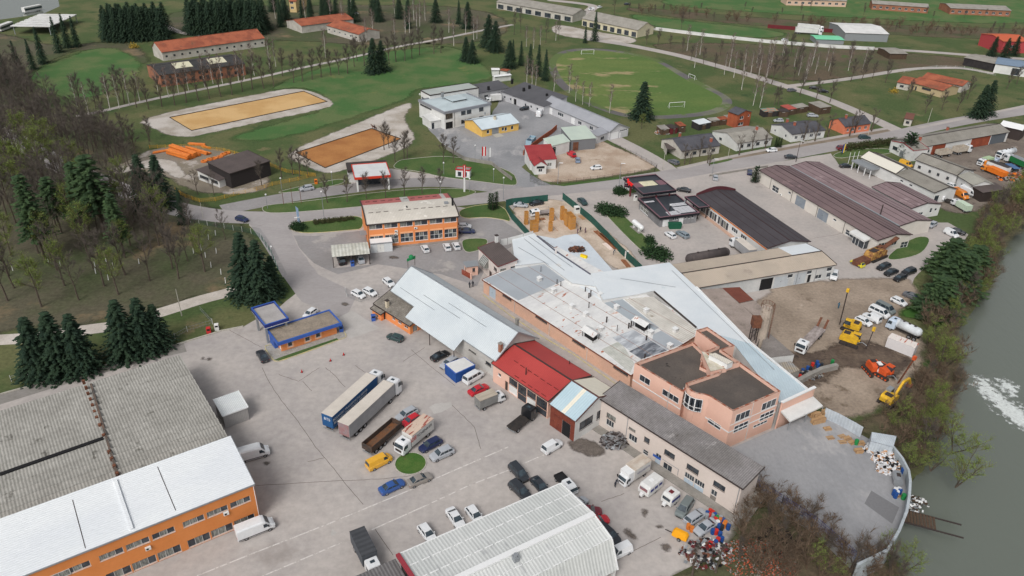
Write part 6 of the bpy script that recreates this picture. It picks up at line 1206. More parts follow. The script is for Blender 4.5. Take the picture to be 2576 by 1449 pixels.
def car(name,L,W,H,hood,xw,xrf,xrr,xrb,trunk,zb=.2,r=.31,wb=.62,glass=True,vanside=False,nside=2,bull=.0):
 root=proto(name);w=W/2;f,b=L/2,-L/2;belt=trunk if xrb>b+.5 else max(trunk,hood+.02)
 zh=lambda x:(hood-(x-xw)/(f-xw)*(.16+bull)) if x>xw else belt+(hood-belt)*max(0,min(1,(x-xrb)/max(.01,xw-xrb))) if x>xrb else trunk
 st=[]
 for x,wf,lo in((b,.78,.12),(b+.06,.90,.04),(b+.25,.98,0),(b*wb,1,0),(xrb,1,0),((xrb+xw)/2,1,0),(xw,1,0),(f*wb,.99,0),(f-.35,.95,0),(f-.1,.84,.06),(f,.66,.14)):
  z=zh(x)-(.10 if x>f-.15 else 0)-(.08 if x<b+.1 else 0)
  st.append((x,[(w*wf*.9,zb+lo),(w*wf,zb+.14+lo),(w*wf,z-.28),(w*wf*.975,z-.08),(w*wf*.90,z),(0.001,z+.02)]))
 st=sorted(st,key=lambda q:q[0]);mb=MB();loft(mb,st);mb.build('body',m_paint,root,smooth=False)
 g,t=w*.90,w*.70;zr=H;p4=[(xrb,belt),(xrr,zr-.03),((xrr+xrf)/2,zr),(xrf,zr-.04),(xw,hood)]
 mb=MB();loft(mb,[(p4[0][0],[(g,belt-.02),(g*.99,belt)]),(p4[1][0],[(g,belt-.02),(t,p4[1][1])]),(p4[2][0],[(g,belt-.02),(t,p4[2][1])]),(p4[3][0],[(g,hood-.02),(t,p4[3][1])]),(p4[4][0],[(g,hood-.05),(g*.99,hood-.01)])]);mb.build('cabin',m_paint,root)
 def pane(nm,q,mm=m_cglass):
  mb=MB();c=sum((Vector(v) for v in q),Vector())/len(q);nrm=(Vector(q[1])-Vector(q[0])).cross(Vector(q[2])-Vector(q[0])).normalized()
  mid=Vector(((xrb+xw)/2,0,belt));nrm=nrm if(c-mid).dot(nrm)>0 else-nrm;mb.poly([Vector(v)*.9+c*.1+nrm*.015 for v in q]);mb.build(nm,mm,root)
 pane('windshield',[(xw,-g,hood),(xw,g,hood),(xrf,t,p4[3][1]),(xrf,-t,p4[3][1])]);pane('rear_window',[(xrb,-g,belt),(xrb,g,belt),(xrr,t,p4[1][1]),(xrr,-t,p4[1][1])])
 x0,x1=(xrb,xw) if not vanside else((xw+xrf)/2-1.0,xw)
 for s_ in(-1,1):
  for k in range(nside):
   u0,u1=k/nside,(k+1)/nside;lo0,lo1=x0+.12+(x1-x0-.3)*u0,x0+.12+(x1-x0-.3)*u1;tr0,tr1=max(lo0,xrr+.05 if not vanside else lo0),min(lo1,xrf-.02)
   if tr1-tr0<.1:tr0=tr1-.15
   yb=lambda z:g+(t-g)*(z-belt)/(zr-belt);z0,z1=belt+.05,zr-.12
   pane('side_window',[(lo0,s_*(yb(z0)+.01),z0),(lo1,s_*(yb(z0)+.01),z0),(tr1,s_*(yb(z1)+.01),z1),(tr0,s_*(yb(z1)+.01),z1)])
  mb=MB();mb.box(xw-.35,s_*(w+.02)-.09,belt+.0,xw-.18,s_*(w+.02)+.09,belt+.13);mb.build('mirror',m_paint,root)
  mb=MB();y0=s_*w*.56;mb.box(f-.16,y0-.17,zh(f)-.30,f-.03,y0+.17,zh(f)-.14);mb.build('headlight',m_lamp,root)
  mb=MB();y0=s_*w*.74;mb.box(b+.01,y0-.13,trunk-.34,b+.12,y0+.13,trunk-.16);mb.build('taillight',m_tail,root)
  for x in(-L/2*wb,L/2*wb):wheel(root,x,s_*(w-.10),r)
 mb=MB();mb.box(b+.0,-.26,.5,b+.03,.26,.62);mb.build('number_plate',m_plate,root);mb=MB();mb.box(f-.04,-w*.55,.28,f+.015,w*.55,.46);mb.build('bumper_grille',m_black,root)
 NOLINK[0]=False;return root
CP=dict(hatch=car('parked_car',4.0,1.72,1.47,.93,1.05,.35,-1.45,-1.9,.95),sedan=car('parked_car',4.6,1.78,1.45,.92,1.15,.35,-.85,-1.6,1.0),wagon=car('parked_car',4.65,1.78,1.48,.92,1.15,.4,-1.75,-2.2,.98,nside=3),suv=car('parked_car',4.6,1.88,1.68,1.05,1.1,.4,-1.7,-2.15,1.08,r=.36,nside=3),coupe=car('parked_car',4.5,1.8,1.38,.88,.95,.15,-.9,-1.75,.96),mpv=car('parked_car',4.7,1.85,1.72,1.0,1.5,.6,-1.95,-2.25,1.05,nside=3,r=.33),minivan=car('parked_van',4.9,1.9,1.95,1.12,1.75,1.0,-2.3,-2.42,1.15,nside=3,r=.33),caddy=car('parked_van',4.4,1.8,1.82,1.02,1.25,.55,-2.0,-2.15,1.05,vanside=True,nside=1),t4=car('parked_van',4.8,1.84,1.95,1.12,1.75,1.1,-2.3,-2.38,1.15,vanside=True,nside=1,r=.33))
def bigvan():
 root=proto('delivery_van');w=1.0;mb=MB();S_=lambda x,h,wf=1.0,z0=.28:(x,[(w*.94*wf,z0),(w*wf,z0+.2),(w*wf,h*.5),(w*.95*wf,h-.25),(w*.78*wf,h-.03),(.001,h)])
 loft(mb,[S_(-3,2.4,.93),S_(-2.95,2.48,1),S_(0,2.52),S_(1.1,2.5),S_(1.5,2.38,.98),S_(2.15,1.55,.97),S_(2.6,1.32,.93),S_(2.92,1.05,.84),S_(3.0,.85,.72)]);mb.build('body',m_paint,root)
 mb=MB();mb.poly([(1.60,-.75,2.25),(1.60,.75,2.25),(2.16,.86,1.56),(2.16,-.86,1.56)]);mb.v=[(x+.02,y,z+.02) for x,y,z in mb.v];mb.build('windshield',m_cglass,root)
 for s_ in(-1,1):
  mb=MB();mb.poly([(1.15,s_*1.0,1.25),(2.0,s_*.985,1.25),(1.62,s_*.965,1.95),(1.15,s_*.965,1.95)]);mb.v=[(x,y+s_*.02,z) for x,y,z in mb.v];mb.build('side_window',m_cglass,root)
  mb=MB();mb.box(1.85,s_*1.1-.1,1.25,2.0,s_*1.1+.1,1.6);mb.build('mirror',m_black,root);mb=MB();mb.box(2.68,s_*.7-.16,.9,2.95,s_*.7+.16,1.1);mb.build('headlight',m_lamp,root);mb=MB();mb.box(-3.03,s_*.88-.06,.9,-2.97,s_*.88+.06,1.3);mb.build('taillight',m_tail,root)
  mb=MB();mb.box(-2.9,s_*1.0-.012,.45,2.5,s_*1.0+.012,.6);mb.build('side_moulding',m_gut,root)
  for x in(-1.7,2.0):wheel(root,x,s_*.88,.34)
 mb=MB();mb.box(2.9,-.75,.3,3.04,.75,.62);mb.build('bumper',m_black,root);NOLINK[0]=False;return root
CP['bigvan']=bigvan()
def cab(root,x0,W=2.4,H=3.2,D=2.1,m=None,low=False,roofhatch=True):
 """lorry cab in front of x0"""
 m=m or m_paint;w=W/2;S_=lambda x,h,wf,z0:(x,[(w*wf,z0),(w*wf,h*.55),(w*.97*wf,h-.3),(w*.85*wf,h-.02),(.001,h)])
 mb=MB();loft(mb,[S_(x0,H,1,.75),(S_(x0+D*.65,H,1,.55)),S_(x0+D*.85,H-.12,.98,.45),S_(x0+D,H*.62,.93,.4),S_(x0+D+.05,H*.35,.9,.42)]);c=mb.build('cab',m,root)
 mb=MB();z1,z0=H*.90,H*.62;mb.poly([(x0+D*.895+.05,-w*.82,z1),(x0+D*.895+.05,w*.82,z1),(x0+D+.03,w*.86,z0),(x0+D+.03,-w*.86,z0)]);mb.build('windshield',m_cglass,c)
 for s_ in(-1,1):
  mb=MB();mb.poly([(x0+D*.42,s_*w,H*.58),(x0+D*.88,s_*w*.985,H*.58),(x0+D*.8,s_*w*.965,H*.85),(x0+D*.42,s_*w*.965,H*.85)]);mb.v=[(x,y+s_*.02,z) for x,y,z in mb.v];mb.build('side_window',m_cglass,c)
  mb=MB();mb.box(x0+D-.25,s_*(w+.15)-.1,H*.58,x0+D-.12,s_*(w+.15)+.1,H*.8);mb.build('mirror',m_black,c);mb=MB();mb.box(x0+D-.1,s_*w*.72-.18,.55,x0+D+.06,s_*w*.72+.18,.78);mb.build('headlight',m_lamp,c)
 mb=MB();mb.box(x0+D*.9,-w*.6,.85,x0+D+.075,w*.6,H*.5);mb.build('grille',m_gut,c)
 if roofhatch:mb=MB();mb.box(x0+D*.25,-.35,H-.01,x0+D*.5,.35,H+.05);mb.build('roof_hatch',m_cglass,c)
 return c
def lorry(name,label,cat,Lb,Wb=2.5,zb=1.1,zt=3.8,box=None,roofm=None,cabm=None,cabH=3.1,axles=(),D=2.1,gap=.3,kind='box',r=.5,cw=2.4,rear=None,color=None,place=None,group=None):
 """origin in the middle of the load body; the cab points to +x"""
 c0,c1=place;a,q=P(*c0,0),P(*c1,0);v=q-a
 root=thing(name,label,cat,a,math.atan2(v.y,v.x),group);hl=Lb/2;w=Wb/2;mb=MB();mb.box(-hl,-.45,.75,hl+(gap+D if cabH else 0),.45,zb-.05);mb.build('chassis',m_chas,root)
 if kind=='box':
  mb=MB();mb.box(-hl,-w,zb,hl,w,zt-.06);mb.build('body',box,root);mb=MB();mb.box(-hl-.03,-w-.03,zt-.06,hl+.03,w+.03,zt);mb.build('roof',roofm or box,root)
  if rear:mb=MB();mb.box(-hl-.035,-w+.06,zb+.05,-hl-.005,w-.06,zt-.15);mb.build('rear_door',rear,root)
 elif kind=='tub':
  t=.12
  for bx_ in((-hl,-w,zb,hl,-w+t,zt),(-hl,w-t,zb,hl,w,zt),(-hl,-w+t,zb,-hl+t,w-t,zt),(hl-t,-w+t,zb,hl,w-t,zt)):mb=MB();mb.box(*bx_);mb.build('side_panel',box,root)
  mb=MB();mb.box(-hl+t,-w+t,zb,hl-t,w-t,zb+.3);mb.build('load_floor',roofm or box,root)
 elif kind=='tank':
  mb=MB();mb.tube((-hl,0,zb+w*.9),(hl,0,zb+w*.9),w*.9,w*.9,20);mb.sphere((-hl,0,zb+w*.9),w*.9,20,8);mb.sphere((hl,0,zb+w*.9),w*.9,20,8);mb.build('tank',box,root,smooth=True)
  for k in range(3):mb=MB();x=-hl*.6+hl*.6*k;mb.tube((x,0,zb+w*1.78),(x,0,zb+w*1.95),.28,.28,10);mb.build('hatch',m_gut,root)
 elif kind=='flat':mb=MB();mb.box(-hl,-w,zb-.1,hl,w,zb+.08);mb.build('deck',box,root)
 for x in axles:
  for s_ in(-1,1):wheel(root,x,s_*(w-.2),r,.3)
 if cabH:
  cab(root,hl+gap,cw,cabH,D,cabm)
  for s_ in(-1,1):wheel(root,hl+gap+D*.45,s_*(cw/2-.2),r,.3)
 mb=MB();mb.box(-hl-.05,-w+.1,.5,-hl+.05,w-.1,.65);mb.build('rear_bumper',m_met,root)
 if color:
  def setc(o):
   o.color=color
   for k in KIDS.get(o,[]):setc(k)
  setc(root)
 return root
C_=dict(white=rgb(222,224,226),silver=rgb(168,172,178),black=rgb(26,28,32),dark=rgb(44,48,54),grey=rgb(96,98,102),blue=rgb(44,84,150),navy=rgb(28,40,80),red=rgb(190,28,44),maroon=rgb(110,30,44),green=rgb(40,66,66),yellow=rgb(226,170,50),gold=rgb(216,206,40),taupe=rgb(142,136,130),orange=rgb(220,130,40),ltblue=rgb(120,140,166),ggrey=rgb(110,118,118),bluegrey=rgb(128,140,148))
n_=[0]
def park(kind,col,tile,c,f,label,group=None,z=.55,scale=None,zb=0.0):
 a,b=P(*T[tile](*c),z+zb),P(*T[tile](*f),z+zb);v=b-a;cat='van' if kind in('bigvan','caddy','t4','minivan') else 'car'
 return inst(CP[kind],(a.x,a.y,.03+zb),math.atan2(v.y,v.x),label,cat,group,color=C_[col],scale=scale)
A3,B3,A2,A1,B2,B1=(1,3),(2,3),(1,2),(1,1),(3,2),(3,1)
for k in(('t4','yellow',A3,(1240,305),(1350,250),'bright yellow panel van beside the round grass island'),('wagon','navy',A3,(1755,130),(1660,180),'dark blue estate car above the silver sport utility car'),('suv','silver',A3,(1868,222),(1765,268),'silver sport utility car with roof rails right of the grass island'),('sedan','blue',A3,(1368,552),(1470,505),'bright blue saloon below the grass island'),('sedan','taupe',A3,(1645,482),(1745,440),'taupe saloon with dark windows at the foot of the grass island'),('bigvan','white',A3,(-5,985),(200,905),'white high-roof van before the orange office facade'),('bigvan','white',A3,(-35,232),(150,180),'white high-roof van between the small grey shed and the orange office'),('sedan','white',A3,(2008,870),(2070,960),'white saloon nosing under the ribbed roof, middle of three'),('hatch','white',A3,(2200,835),(2250,900),'white hatchback nearest the black cars by the ribbed hall'),('hatch','white',A3,(1722,1020),(1790,1110),'white hatchback nearest the dark box lorry'),('caddy','white',B3,(405,148),(485,100),'white small van with red lettering alone in the yard'),('mpv','dark',B3,(68,410),(125,475),'dark people carrier, upper one of two side by side'),('mpv','dark',B3,(78,590),(140,650),'dark people carrier, lower one of two side by side'),('coupe','dark',B3,(285,545),(340,610),'dark coupe parked beside the pickup'),('hatch','silver',B3,(670,730),(720,690),'silver car nose sticking out right of the ribbed roof'),('sedan','maroon',B3,(765,800),(815,800),'maroon car behind the right edge of the ribbed roof'),('sedan','red',B3,(845,905),(880,895),'red car half hidden by the right edge of the ribbed roof'),('mpv','dark',B3,(965,1030),(1000,1060),'dark car beside the lower right eave of the ribbed hall'),('caddy','white',B3,(1075,1210),(990,1250),'white small van at the lower right corner of the ribbed hall'),('mpv','ggrey',B3,(1735,765),(1690,830),'stripped grey-green people carrier without bumper near the caravans'),('wagon','silver',B3,(1848,855),(1930,800),'silver estate car between the stripped car and the drums'),('sedan','silver',B3,(1948,960),(1870,1010),'silver saloon beside the pile of coloured drums'),('hatch','green',A2,(1400,500),(1340,480),'dark green hatchback below the orange cottage'),('coupe','black',A2,(1852,682),(1925,645),'black sports car next to the white hall wall'),('wagon','silver',A2,(1945,755),(1885,790),'silver car half behind the blue container'),('minivan','white',A2,(2190,900),(2285,845),'white minibus with dark windows beside the blue container'),('sedan','red',A2,(2240,1025),(2325,985),'bright red saloon above the grey tarpaulin truck'),('wagon','silver',A2,(1515,1270),(1440,1310),'silver estate car behind the empty tipper trailer'),('hatch','red',A2,(1560,1335),(1500,1370),'faded red car squeezed between silver estate and rusty box truck'),('sedan','dark',A2,(65,685),(30,630),'dark saloon left of the orange petrol kiosk'),('hatch','white',A2,(545,258),(500,290),'white hatchback behind the blue-edged kiosk roof'),('hatch','white',A2,(1032,65),(1090,95),'white hatchback, left of three by the wire fence'),('hatch','white',A2,(1147,42),(1200,68),'white hatchback, middle of three by the wire fence'),('hatch','white',A1,(1337,1395),(1385,1435),'white hatchback at the corner of the pale blue hall'),('hatch','white',A1,(1700,1053),(1680,1022),'white small car with its back to the yard, left of three'),('hatch','white',A1,(1920,1036),(1903,1004),'white small car with its back to the yard, middle of three'),('hatch','white',A1,(2012,1026),(1994,995),'white small car by the triangular lawn, right of three'),('hatch','white',A1,(2098,828),(2140,828),'white hatchback behind the dark blue saloon'),('sedan','navy',A1,(2122,878),(2185,878),'dark blue saloon right of the orange two-storey building'),('sedan','silver',A1,(1050,1158),(1035,1125),'silver saloon inside the right bay of the car wash'),('suv','black',A1,(858,1172),(845,1140),'black car inside the left bay of the car wash'),('suv','silver',A1,(508,450),(455,458),'silver sport utility car on the service road by the planting'),('hatch','navy',(0,1),(2435,757),(2490,772),'dark blue hatchback at the road junction near the wood'),('coupe','silver',(2,1),(88,615),(150,620),'silver coupe against the green site fence'),('sedan','black',(2,1),(245,596),(190,606),'black saloon against the green site fence'),('sedan','green',(2,1),(710,580),(742,608),'dark green saloon outside the green fence'),('caddy','red',(2,1),(597,106),(573,90),'red small van on the gravel lot'),('hatch','ltblue',(2,1),(662,162),(660,135),'blue-grey hatchback on the gravel lot'),('hatch','white',(2,1),(845,240),(795,244),'white old hatchback in the middle of the gravel lot'),('wagon','grey',(2,1),(1625,181),(1582,163),'dark grey estate car in front of the first roadside house'),('hatch','silver',(2,1),(2047,338),(2045,305),'silver car by the paved island near the main road'),('hatch','navy',(2,1),(2392,285),(2392,255),'dark car by the low wall near the brown hall'),('sedan','black',(2,1),(1728,463),(1668,452),'black saloon right of the black fuel canopy'),('hatch','white',(2,1),(1592,916),(1550,888),'white hatchback before the grey brick station shop'),('wagon','bluegrey',(2,1),(1716,910),(1665,880),'pale blue-grey estate car before the grey brick station shop'),('hatch','white',B1,(35,63),(-15,66),'white old hatchback at the roadside below the houses'),('sedan','dark',B1,(230,130),(285,130),'dark saloon driving along the main road'),('suv','maroon',B1,(750,42),(790,40),'red car on the main road by the hedge'),('sedan','black',B1,(785,222),(835,222),'black car behind the white flagpoles'),('hatch','gold',B1,(900,1203),(842,1172),'bright yellow hatchback beside the rusty crushing machine'),('wagon','black',B1,(1163,1235),(1105,1258),'black estate car, upper left of four dark cars'),('sedan','black',B1,(1238,1292),(1175,1316),'black saloon, lower left of four dark cars'),('suv','black',B1,(1415,1288),(1360,1308),'black sport utility car, right of four dark cars'),('hatch','black',B1,(1325,1350),(1272,1372),'black hatchback, lowest of four dark cars'),('caddy','white',B1,(1845,905),(1925,945),'white small van parked by the wire gate'),('sedan','black',B1,(1905,882),(1975,900),'black car beside the white van at the wire gate'),('hatch','silver',B1,(1650,815),(1615,835),'silver car at the corner of the middle brown hall'),('suv','white',B1,(665,1325),(655,1360),'white car beside the end wall of the tan workshop'),('sedan','grey',B2,(1455,88),(1535,122),'dark grey saloon under the riverside trees'),('hatch','white',B2,(1318,138),(1385,170),'white hatchback apart from the row by the lawn'),('minivan','ggrey',B2,(1180,212),(1255,250),'dark grey minibus at the end of the white row'),('minivan','white',B2,(1120,252),(1205,292),'white people carrier, second in the riverside row'),('caddy','white',B2,(1045,303),(965,262),'white small van pointing away, third in the riverside row'),('hatch','white',B2,(962,338),(1025,370),'white hatchback nearest the yellow drill rig'),('wagon','black',(2,0),(128,1093),(90,1100),'black estate car in the grey courtyard'),('bigvan','white',(2,0),(280,1148),(310,1110),'white high-roof van beside the light grey hall'),('suv','green',(3,0),(970,1383),(1030,1383),'dark green car on the main road verge by the hedge'),('wagon','silver',(3,0),(450,1163),(490,1165),'silver car behind the bare trees near the sheds'),('hatch','silver',(3,0),(105,1215),(70,1215),'silver hatchback above the dark-roofed white house'),('wagon','grey',(3,0),(240,908),(275,905),'grey car at the gravel junction by birches'),('sedan','black',(3,0),(465,885),(515,890),'black car on the gravel junction, first of two'),('sedan','black',(3,0),(558,918),(605,920),'black car on the gravel junction, second of two'),('hatch','white',(3,0),(170,403),(195,403),'white car at the far compound fence'),('caddy','white',(2,0),(797,94),(775,96),'white small van by the garage row road'),('wagon','white',(2,0),(882,72),(905,66),'white estate car at the far road bend'),('wagon','dark',(2,0),(1160,42),(1190,40),'dark car at the far road by trees'),('hatch','white',(1,0),(1000,135),(1030,135),'white car behind the red-roofed barrack'),('hatch','white',(3,1),(1855,425),(1895,440),'white car at the depot wall behind the yellow van'),('bigvan','white',(3,1),(2020,495),(2080,520),'white van with rounded nose beside the depot'),('bigvan','orange',(3,1),(1935,520),(2000,555),'ochre van with a bright green bonnet'),('t4','yellow',(3,1),(1385,208),(1420,222),'yellow van half hidden behind the cream roof')):
 park(*k)
m_curt=mat('blue_curtain',rgb(34,88,140),rgb(30,78,128),sc=.3,fine=.04,rough=.5);m_troof=mat('trailer_roof_cloth',rgb(206,198,188),rgb(194,186,176),sc=.4,fine=.05,spots=[(rgb(128,104,98),.35,.72,.03)])
m_gcurt=mat('grey_curtain',rgb(158,158,160),rgb(144,144,146),sc=.5,fine=.05,spots=[(rgb(176,160,140),.4,.7,.06)])
def mid(a,b,t):return(a[0]+(b[0]-a[0])*t,a[1]+(b[1]-a[1])*t)
def gtop(px,z):w=P(*px,z);return proj((w.x,w.y,0))
def four(c4,z):
 w=[P(*c,z) for c in c4];rc,fc=(w[0]+w[1])/2,(w[2]+w[3])/2;m=(rc+fc)/2;return[proj((m.x,m.y,0)),proj((fc.x,fc.y,0))],(fc-rc).length,((w[0]-w[1]).length+(w[2]-w[3]).length)/2
tA=T[1,2]
pl,Lt,_=four([ZD(130,1055),ZD(345,1140),ZD(1248,322),ZD(1050,238)],4.0)
o=lorry('semi_trailer_truck','white-cabbed semi-trailer with blue curtain and white lettering along its side','truck',Lt,box=m_curt,roofm=m_troof,zt=4.0,cabH=3.7,axles=(-Lt/2+2,-Lt/2+3.3,-Lt/2+4.6,Lt/2-1.4),place=pl,color=C_['white'],rear=m_curt,gap=.5)
def ontext(root,body,size,loc,rot,m,name='lettering'):
 c=bpy.data.curves.new(name,'FONT');c.body=body;c.size=size;c.extrude=.004;c.align_x='CENTER';c.materials.append(m);q=link(name,c,root);q.location=loc;q.rotation_euler=rot
ontext(o,'BOSANSKI TRANSPORTNI SERVIS',.72,(-1.6,-1.27,2.75),(math.pi/2,0,0),m_frame);ontext(o,'BOSNIAN TRANSPORT SERVICE',.72,(-1.6,-1.27,1.95),(math.pi/2,0,0),m_frame);ontext(o,'BTS',.9,(-Lt/2-.06,0,2.7),(math.pi/2,0,-math.pi/2),m_frame)
pl,Lt,_=four([ZD(455,1225),ZD(690,1325),ZD(1595,470),ZD(1405,385)],4.0)
lorry('semi_trailer_truck','white-cabbed semi-trailer with plain grey curtain next to the blue one','truck',Lt,box=m_gcurt,roofm=m_troof,zt=4.0,cabH=3.7,axles=(-Lt/2+2,-Lt/2+3.3,-Lt/2+4.6,Lt/2-1.4),place=pl,color=C_['white'],rear=mat('worn_red_frame_door',rgb(140,130,134),rgb(150,110,110),sc=1,fine=.1),gap=.5)
m_rtub=mat('rusty_tipper',rgb(104,80,64),rgb(128,84,54),sc=.7,fine=.15,spots=[(rgb(64,56,52),.8,.6,.06)])
c4=[T[1,3](1065,90),T[1,3](1160,175),tA(1465,1350),tA(1370,1300)];pl,Lt,wt=four(c4,2.3)
lorry('tipper_trailer','empty rusty tipper trailer with brown inside beside the rusty-roofed box truck','trailer',Lt,2.4,1.0,2.3,box=mat('tipper_side',rgb(62,58,56),rgb(90,70,58),sc=.8,fine=.15),roofm=m_rtub,kind='tub',cabH=0,axles=(-Lt/2+1.2,-Lt/2+2.4,-Lt/2+3.6),place=pl)
m_rroof=mat('rust_striped_roof',rgb(206,186,168),rgb(196,172,156),sc=.6,fine=.06,spots=[(rgb(150,70,60),.9,.56,.03)],stretch=(.35,1.6,1));m_wbox=mat('white_box_body',rgb(206,204,200),rgb(194,192,188),sc=.5,fine=.06,spots=[(rgb(160,150,140),.9,.72,.05)])
c4=[tA(1690,1262),tA(1782,1312),T[1,3](1560,30),T[1,3](1478,-8)];pl,Lt,wt=four(c4,3.5)
o=lorry('box_truck','white box truck with red rust streaks on its roof and red logo','truck',Lt,2.45,.95,3.5,box=m_wbox,roofm=m_rroof,cabH=2.7,axles=(-Lt/2+1.6,),place=pl,color=C_['white'])
m_rd=mat('logo_red',rgb(196,36,40),fine=0);ontext(o,'SCHENKER',.85,(-.4,1.25,2.2),(math.pi/2,0,math.pi),mat('logo_dark',rgb(52,50,54),fine=0));ontext(o,'DB',.9,(2.6,1.25,2.2),(math.pi/2,0,math.pi),m_rd)
mb=MB();mb.box(1.9,1.232,2.05,3.3,1.242,2.12);mb.box(1.9,1.232,2.9,3.3,1.242,2.97);mb.box(1.9,1.232,2.12,1.97,1.242,2.9);mb.box(3.23,1.232,2.12,3.3,1.242,2.9);mb.build('logo_frame',m_rd,o)
c4=[T[1,3](1090,940),T[1,3](940,1005),T[1,3](1065,1258),T[1,3](1218,1190)];pl,Lt,wt=four(c4,3.2)
lorry('box_truck','truck with black tarpaulin body and white cab at the bottom of the yard','truck',Lt,2.4,.9,3.2,box=mat('dark_tarp',rgb(84,88,94),fine=.06),roofm=mat('dark_tarp_roof',rgb(74,76,80),rgb(64,66,70),sc=.5,fine=.05,rib=('X',.9),ribd=.2),cabH=2.6,axles=(-Lt/2+1.4,),place=pl,color=C_['white'],cw=2.1)
c4=[tA(2192,1085),tA(2262,1135),tA(2440,1065),tA(2370,1010)];pl,Lt,wt=four(c4,2.9)
lorry('tarpaulin_truck','small truck with grey tarpaulin and open bonnet beside the red saloon','truck',Lt,2.1,.9,2.9,box=m_tarpg,roofm=mat('stained_tarp',rgb(186,176,160),rgb(160,148,134),sc=.8,fine=.08,stretch=(.4,1.5,1)),cabH=2.1,axles=(-Lt/2+1.1,),place=pl,color=C_['white'],cw=1.9,r=.36,D=1.9,gap=.1)
c4=[ZI(670,125),ZI(845,265),ZI(510,480),ZI(345,345)];pl,Lt,wt=four(c4,3.2)
o=lorry('luton_van','white box van with blue lettering parked by the beige workshop','truck',Lt,2.2,.8,3.2,box=m_wbox,roofm=mat('dirty_white_roof',rgb(206,200,190),rgb(170,150,132),sc=.7,fine=.06,stretch=(.4,1,1)),cabH=2.3,axles=(-Lt/2+1.3,),place=pl,color=C_['white'],cw=2.0,r=.34,D=2.0,gap=.02)
mb=MB();mb.box(Lt/2,-1.0,2.3,Lt/2+1.4,1.0,3.0);mb.build('sleeper_pod',m_frame,o);ontext(o,'KP.LOGISTIK',.6,(-.3,1.12,1.9),(math.pi/2,0,math.pi),m_blued)
c4=[tA(2205,772),tA(2010,860),tA(1900,765),tA(2095,695)];w4=[P(*c,2.5) for c in c4];t_=thing('blue_container','blue metal container with flat white roof beside the white minibus','container',(0,0,0))
mb=MB();w4=w4[::-1] if sum(w4[i].x*w4[(i+1)%4].y-w4[(i+1)%4].x*w4[i].y for i in range(4))<0 else w4;mb.hexa([Vector((v.x,v.y,0)) for v in w4],[Vector((v.x,v.y,2.35)) for v in w4]);mb.build('body',mat('container_blue',rgb(36,80,150),rgb(30,70,136),sc=.8,fine=.06),t_);mb=MB();cc_=sum(w4,Vector())/4
mb.hexa([cc_+(v-cc_)*1.03-V3((0,0,.14)) for v in w4],[cc_+(v-cc_)*1.03 for v in w4]);mb.build('edge',m_blue,t_);mb=MB();mb.hexa([cc_+(v-cc_)*.95 for v in w4],[cc_+(v-cc_)*.95+V3((0,0,.03)) for v in w4]);mb.build('roof',m_white_w,t_)
o=lorry('tractor_unit','black tractor unit without trailer before the red-roofed workshop','truck',4.2,2.3,1.0,3,box=m_chas,kind='flat',cabH=3.0,axles=(-1.2,),place=[T[2,2](60,1400),T[2,2](185,1300)],color=C_['black'])
def caravan(label,c4,z,hatch,fr):
 pl,Lt,wt=four(c4,z);a,q=P(*pl[0],0),P(*pl[1],0);v=q-a;t_=thing('caravan',label,'caravan',a,math.atan2(v.y,v.x),'caravans by the beige workshop');hl,w=Lt/2,wt/2
 mb=MB();loft(mb,[(-hl,[(w,.6),(w,1.5),(w*.92,z-.25),(w*.8,z-.1),(.001,z-.08)]),(-hl+.15,[(w,.45),(w,1.5),(w*.97,z-.12),(w*.85,z),(.001,z+.02)]),(hl-.5,[(w,.45),(w,1.5),(w*.97,z-.12),(w*.85,z),(.001,z+.02)]),(hl,[(w,.5),(w,1.4),(w*.94,z-.5),(w*.8,z-.35),(.001,z-.33)]),(hl+.1,[(w*.97,.6),(w*.97,1.2),(w*.9,1.3),(w*.8,1.32),(.001,1.33)])]);mb.build('body',m_white_w,t_)
 mb=MB();mb.box(-.35,-.35,z,.35,.35,z+.12);mb.build('roof_hatch',hatch,t_);mb=MB();mb.box(hl+.05,-w*.7,1.38,hl+.14,w*.7,1.95);mb.build('front_window',fr,t_)
 for s_ in(-1,1):
  for x in(-hl*.6,.0,hl*.55):mb=MB();mb.box(x-.45,s_*w-.015,1.25,x+.45,s_*w+.015,1.8);mb.build('side_window',m_blued,t_)
  wheel(t_,-.2,s_*(w-.1),.32)
 mb=MB();mb.bar((hl,-.5,.5),(hl+1.1,0,.5),.08);mb.bar((hl,.5,.5),(hl+1.1,0,.5),.08);mb.build('drawbar',m_gut,t_);mb=MB();mb.box(hl+.2,-.3,.5,hl+.75,.3,1.05);mb.build('gas_box',m_frame,t_)
caravan('white caravan with red band under its front window',[ZI(910,480),ZI(1102,630),ZI(800,870),ZI(615,710)],2.4,m_frame,mat('red_banded',rgb(150,92,90),rgb(110,118,130),sc=1,fine=.1));caravan('shorter white caravan with a dark roof hatch',[ZI(1245,770),ZI(1447,910),ZI(1265,1060),ZI(1075,905)],2.4,m_mar,m_cglass)
c4=[T[2,1](2480,1050),T[2,1](2365,1070),T[2,1](2245,960),T[2,1](2330,945)];pl,Lt,wt=four(c4,3.3);lorry('curtain_truck','white truck with dirty grey curtain beside the shop hall','truck',max(Lt,7),2.4,1,3.3,box=m_gcurt,roofm=m_troof,cabH=2.8,axles=(-2.2,),place=pl,color=C_['white'])
def plain(kind,name,label,tile,c,f,Lb,**k):
 cc=T[tile] if not callable(tile) else tile;return lorry(name,label,k.pop('cat','truck'),Lb,kind=kind,place=[cc(*c),cc(*f)],**k)
m_tankb=mat('black_tank',rgb(72,66,66),rgb(88,80,78),sc=.6,fine=.1);m_tankw=mat('white_tank',rgb(206,210,214),rgb(190,196,200),sc=.5,fine=.06,spots=[(rgb(170,140,120),.8,.7,.05)])
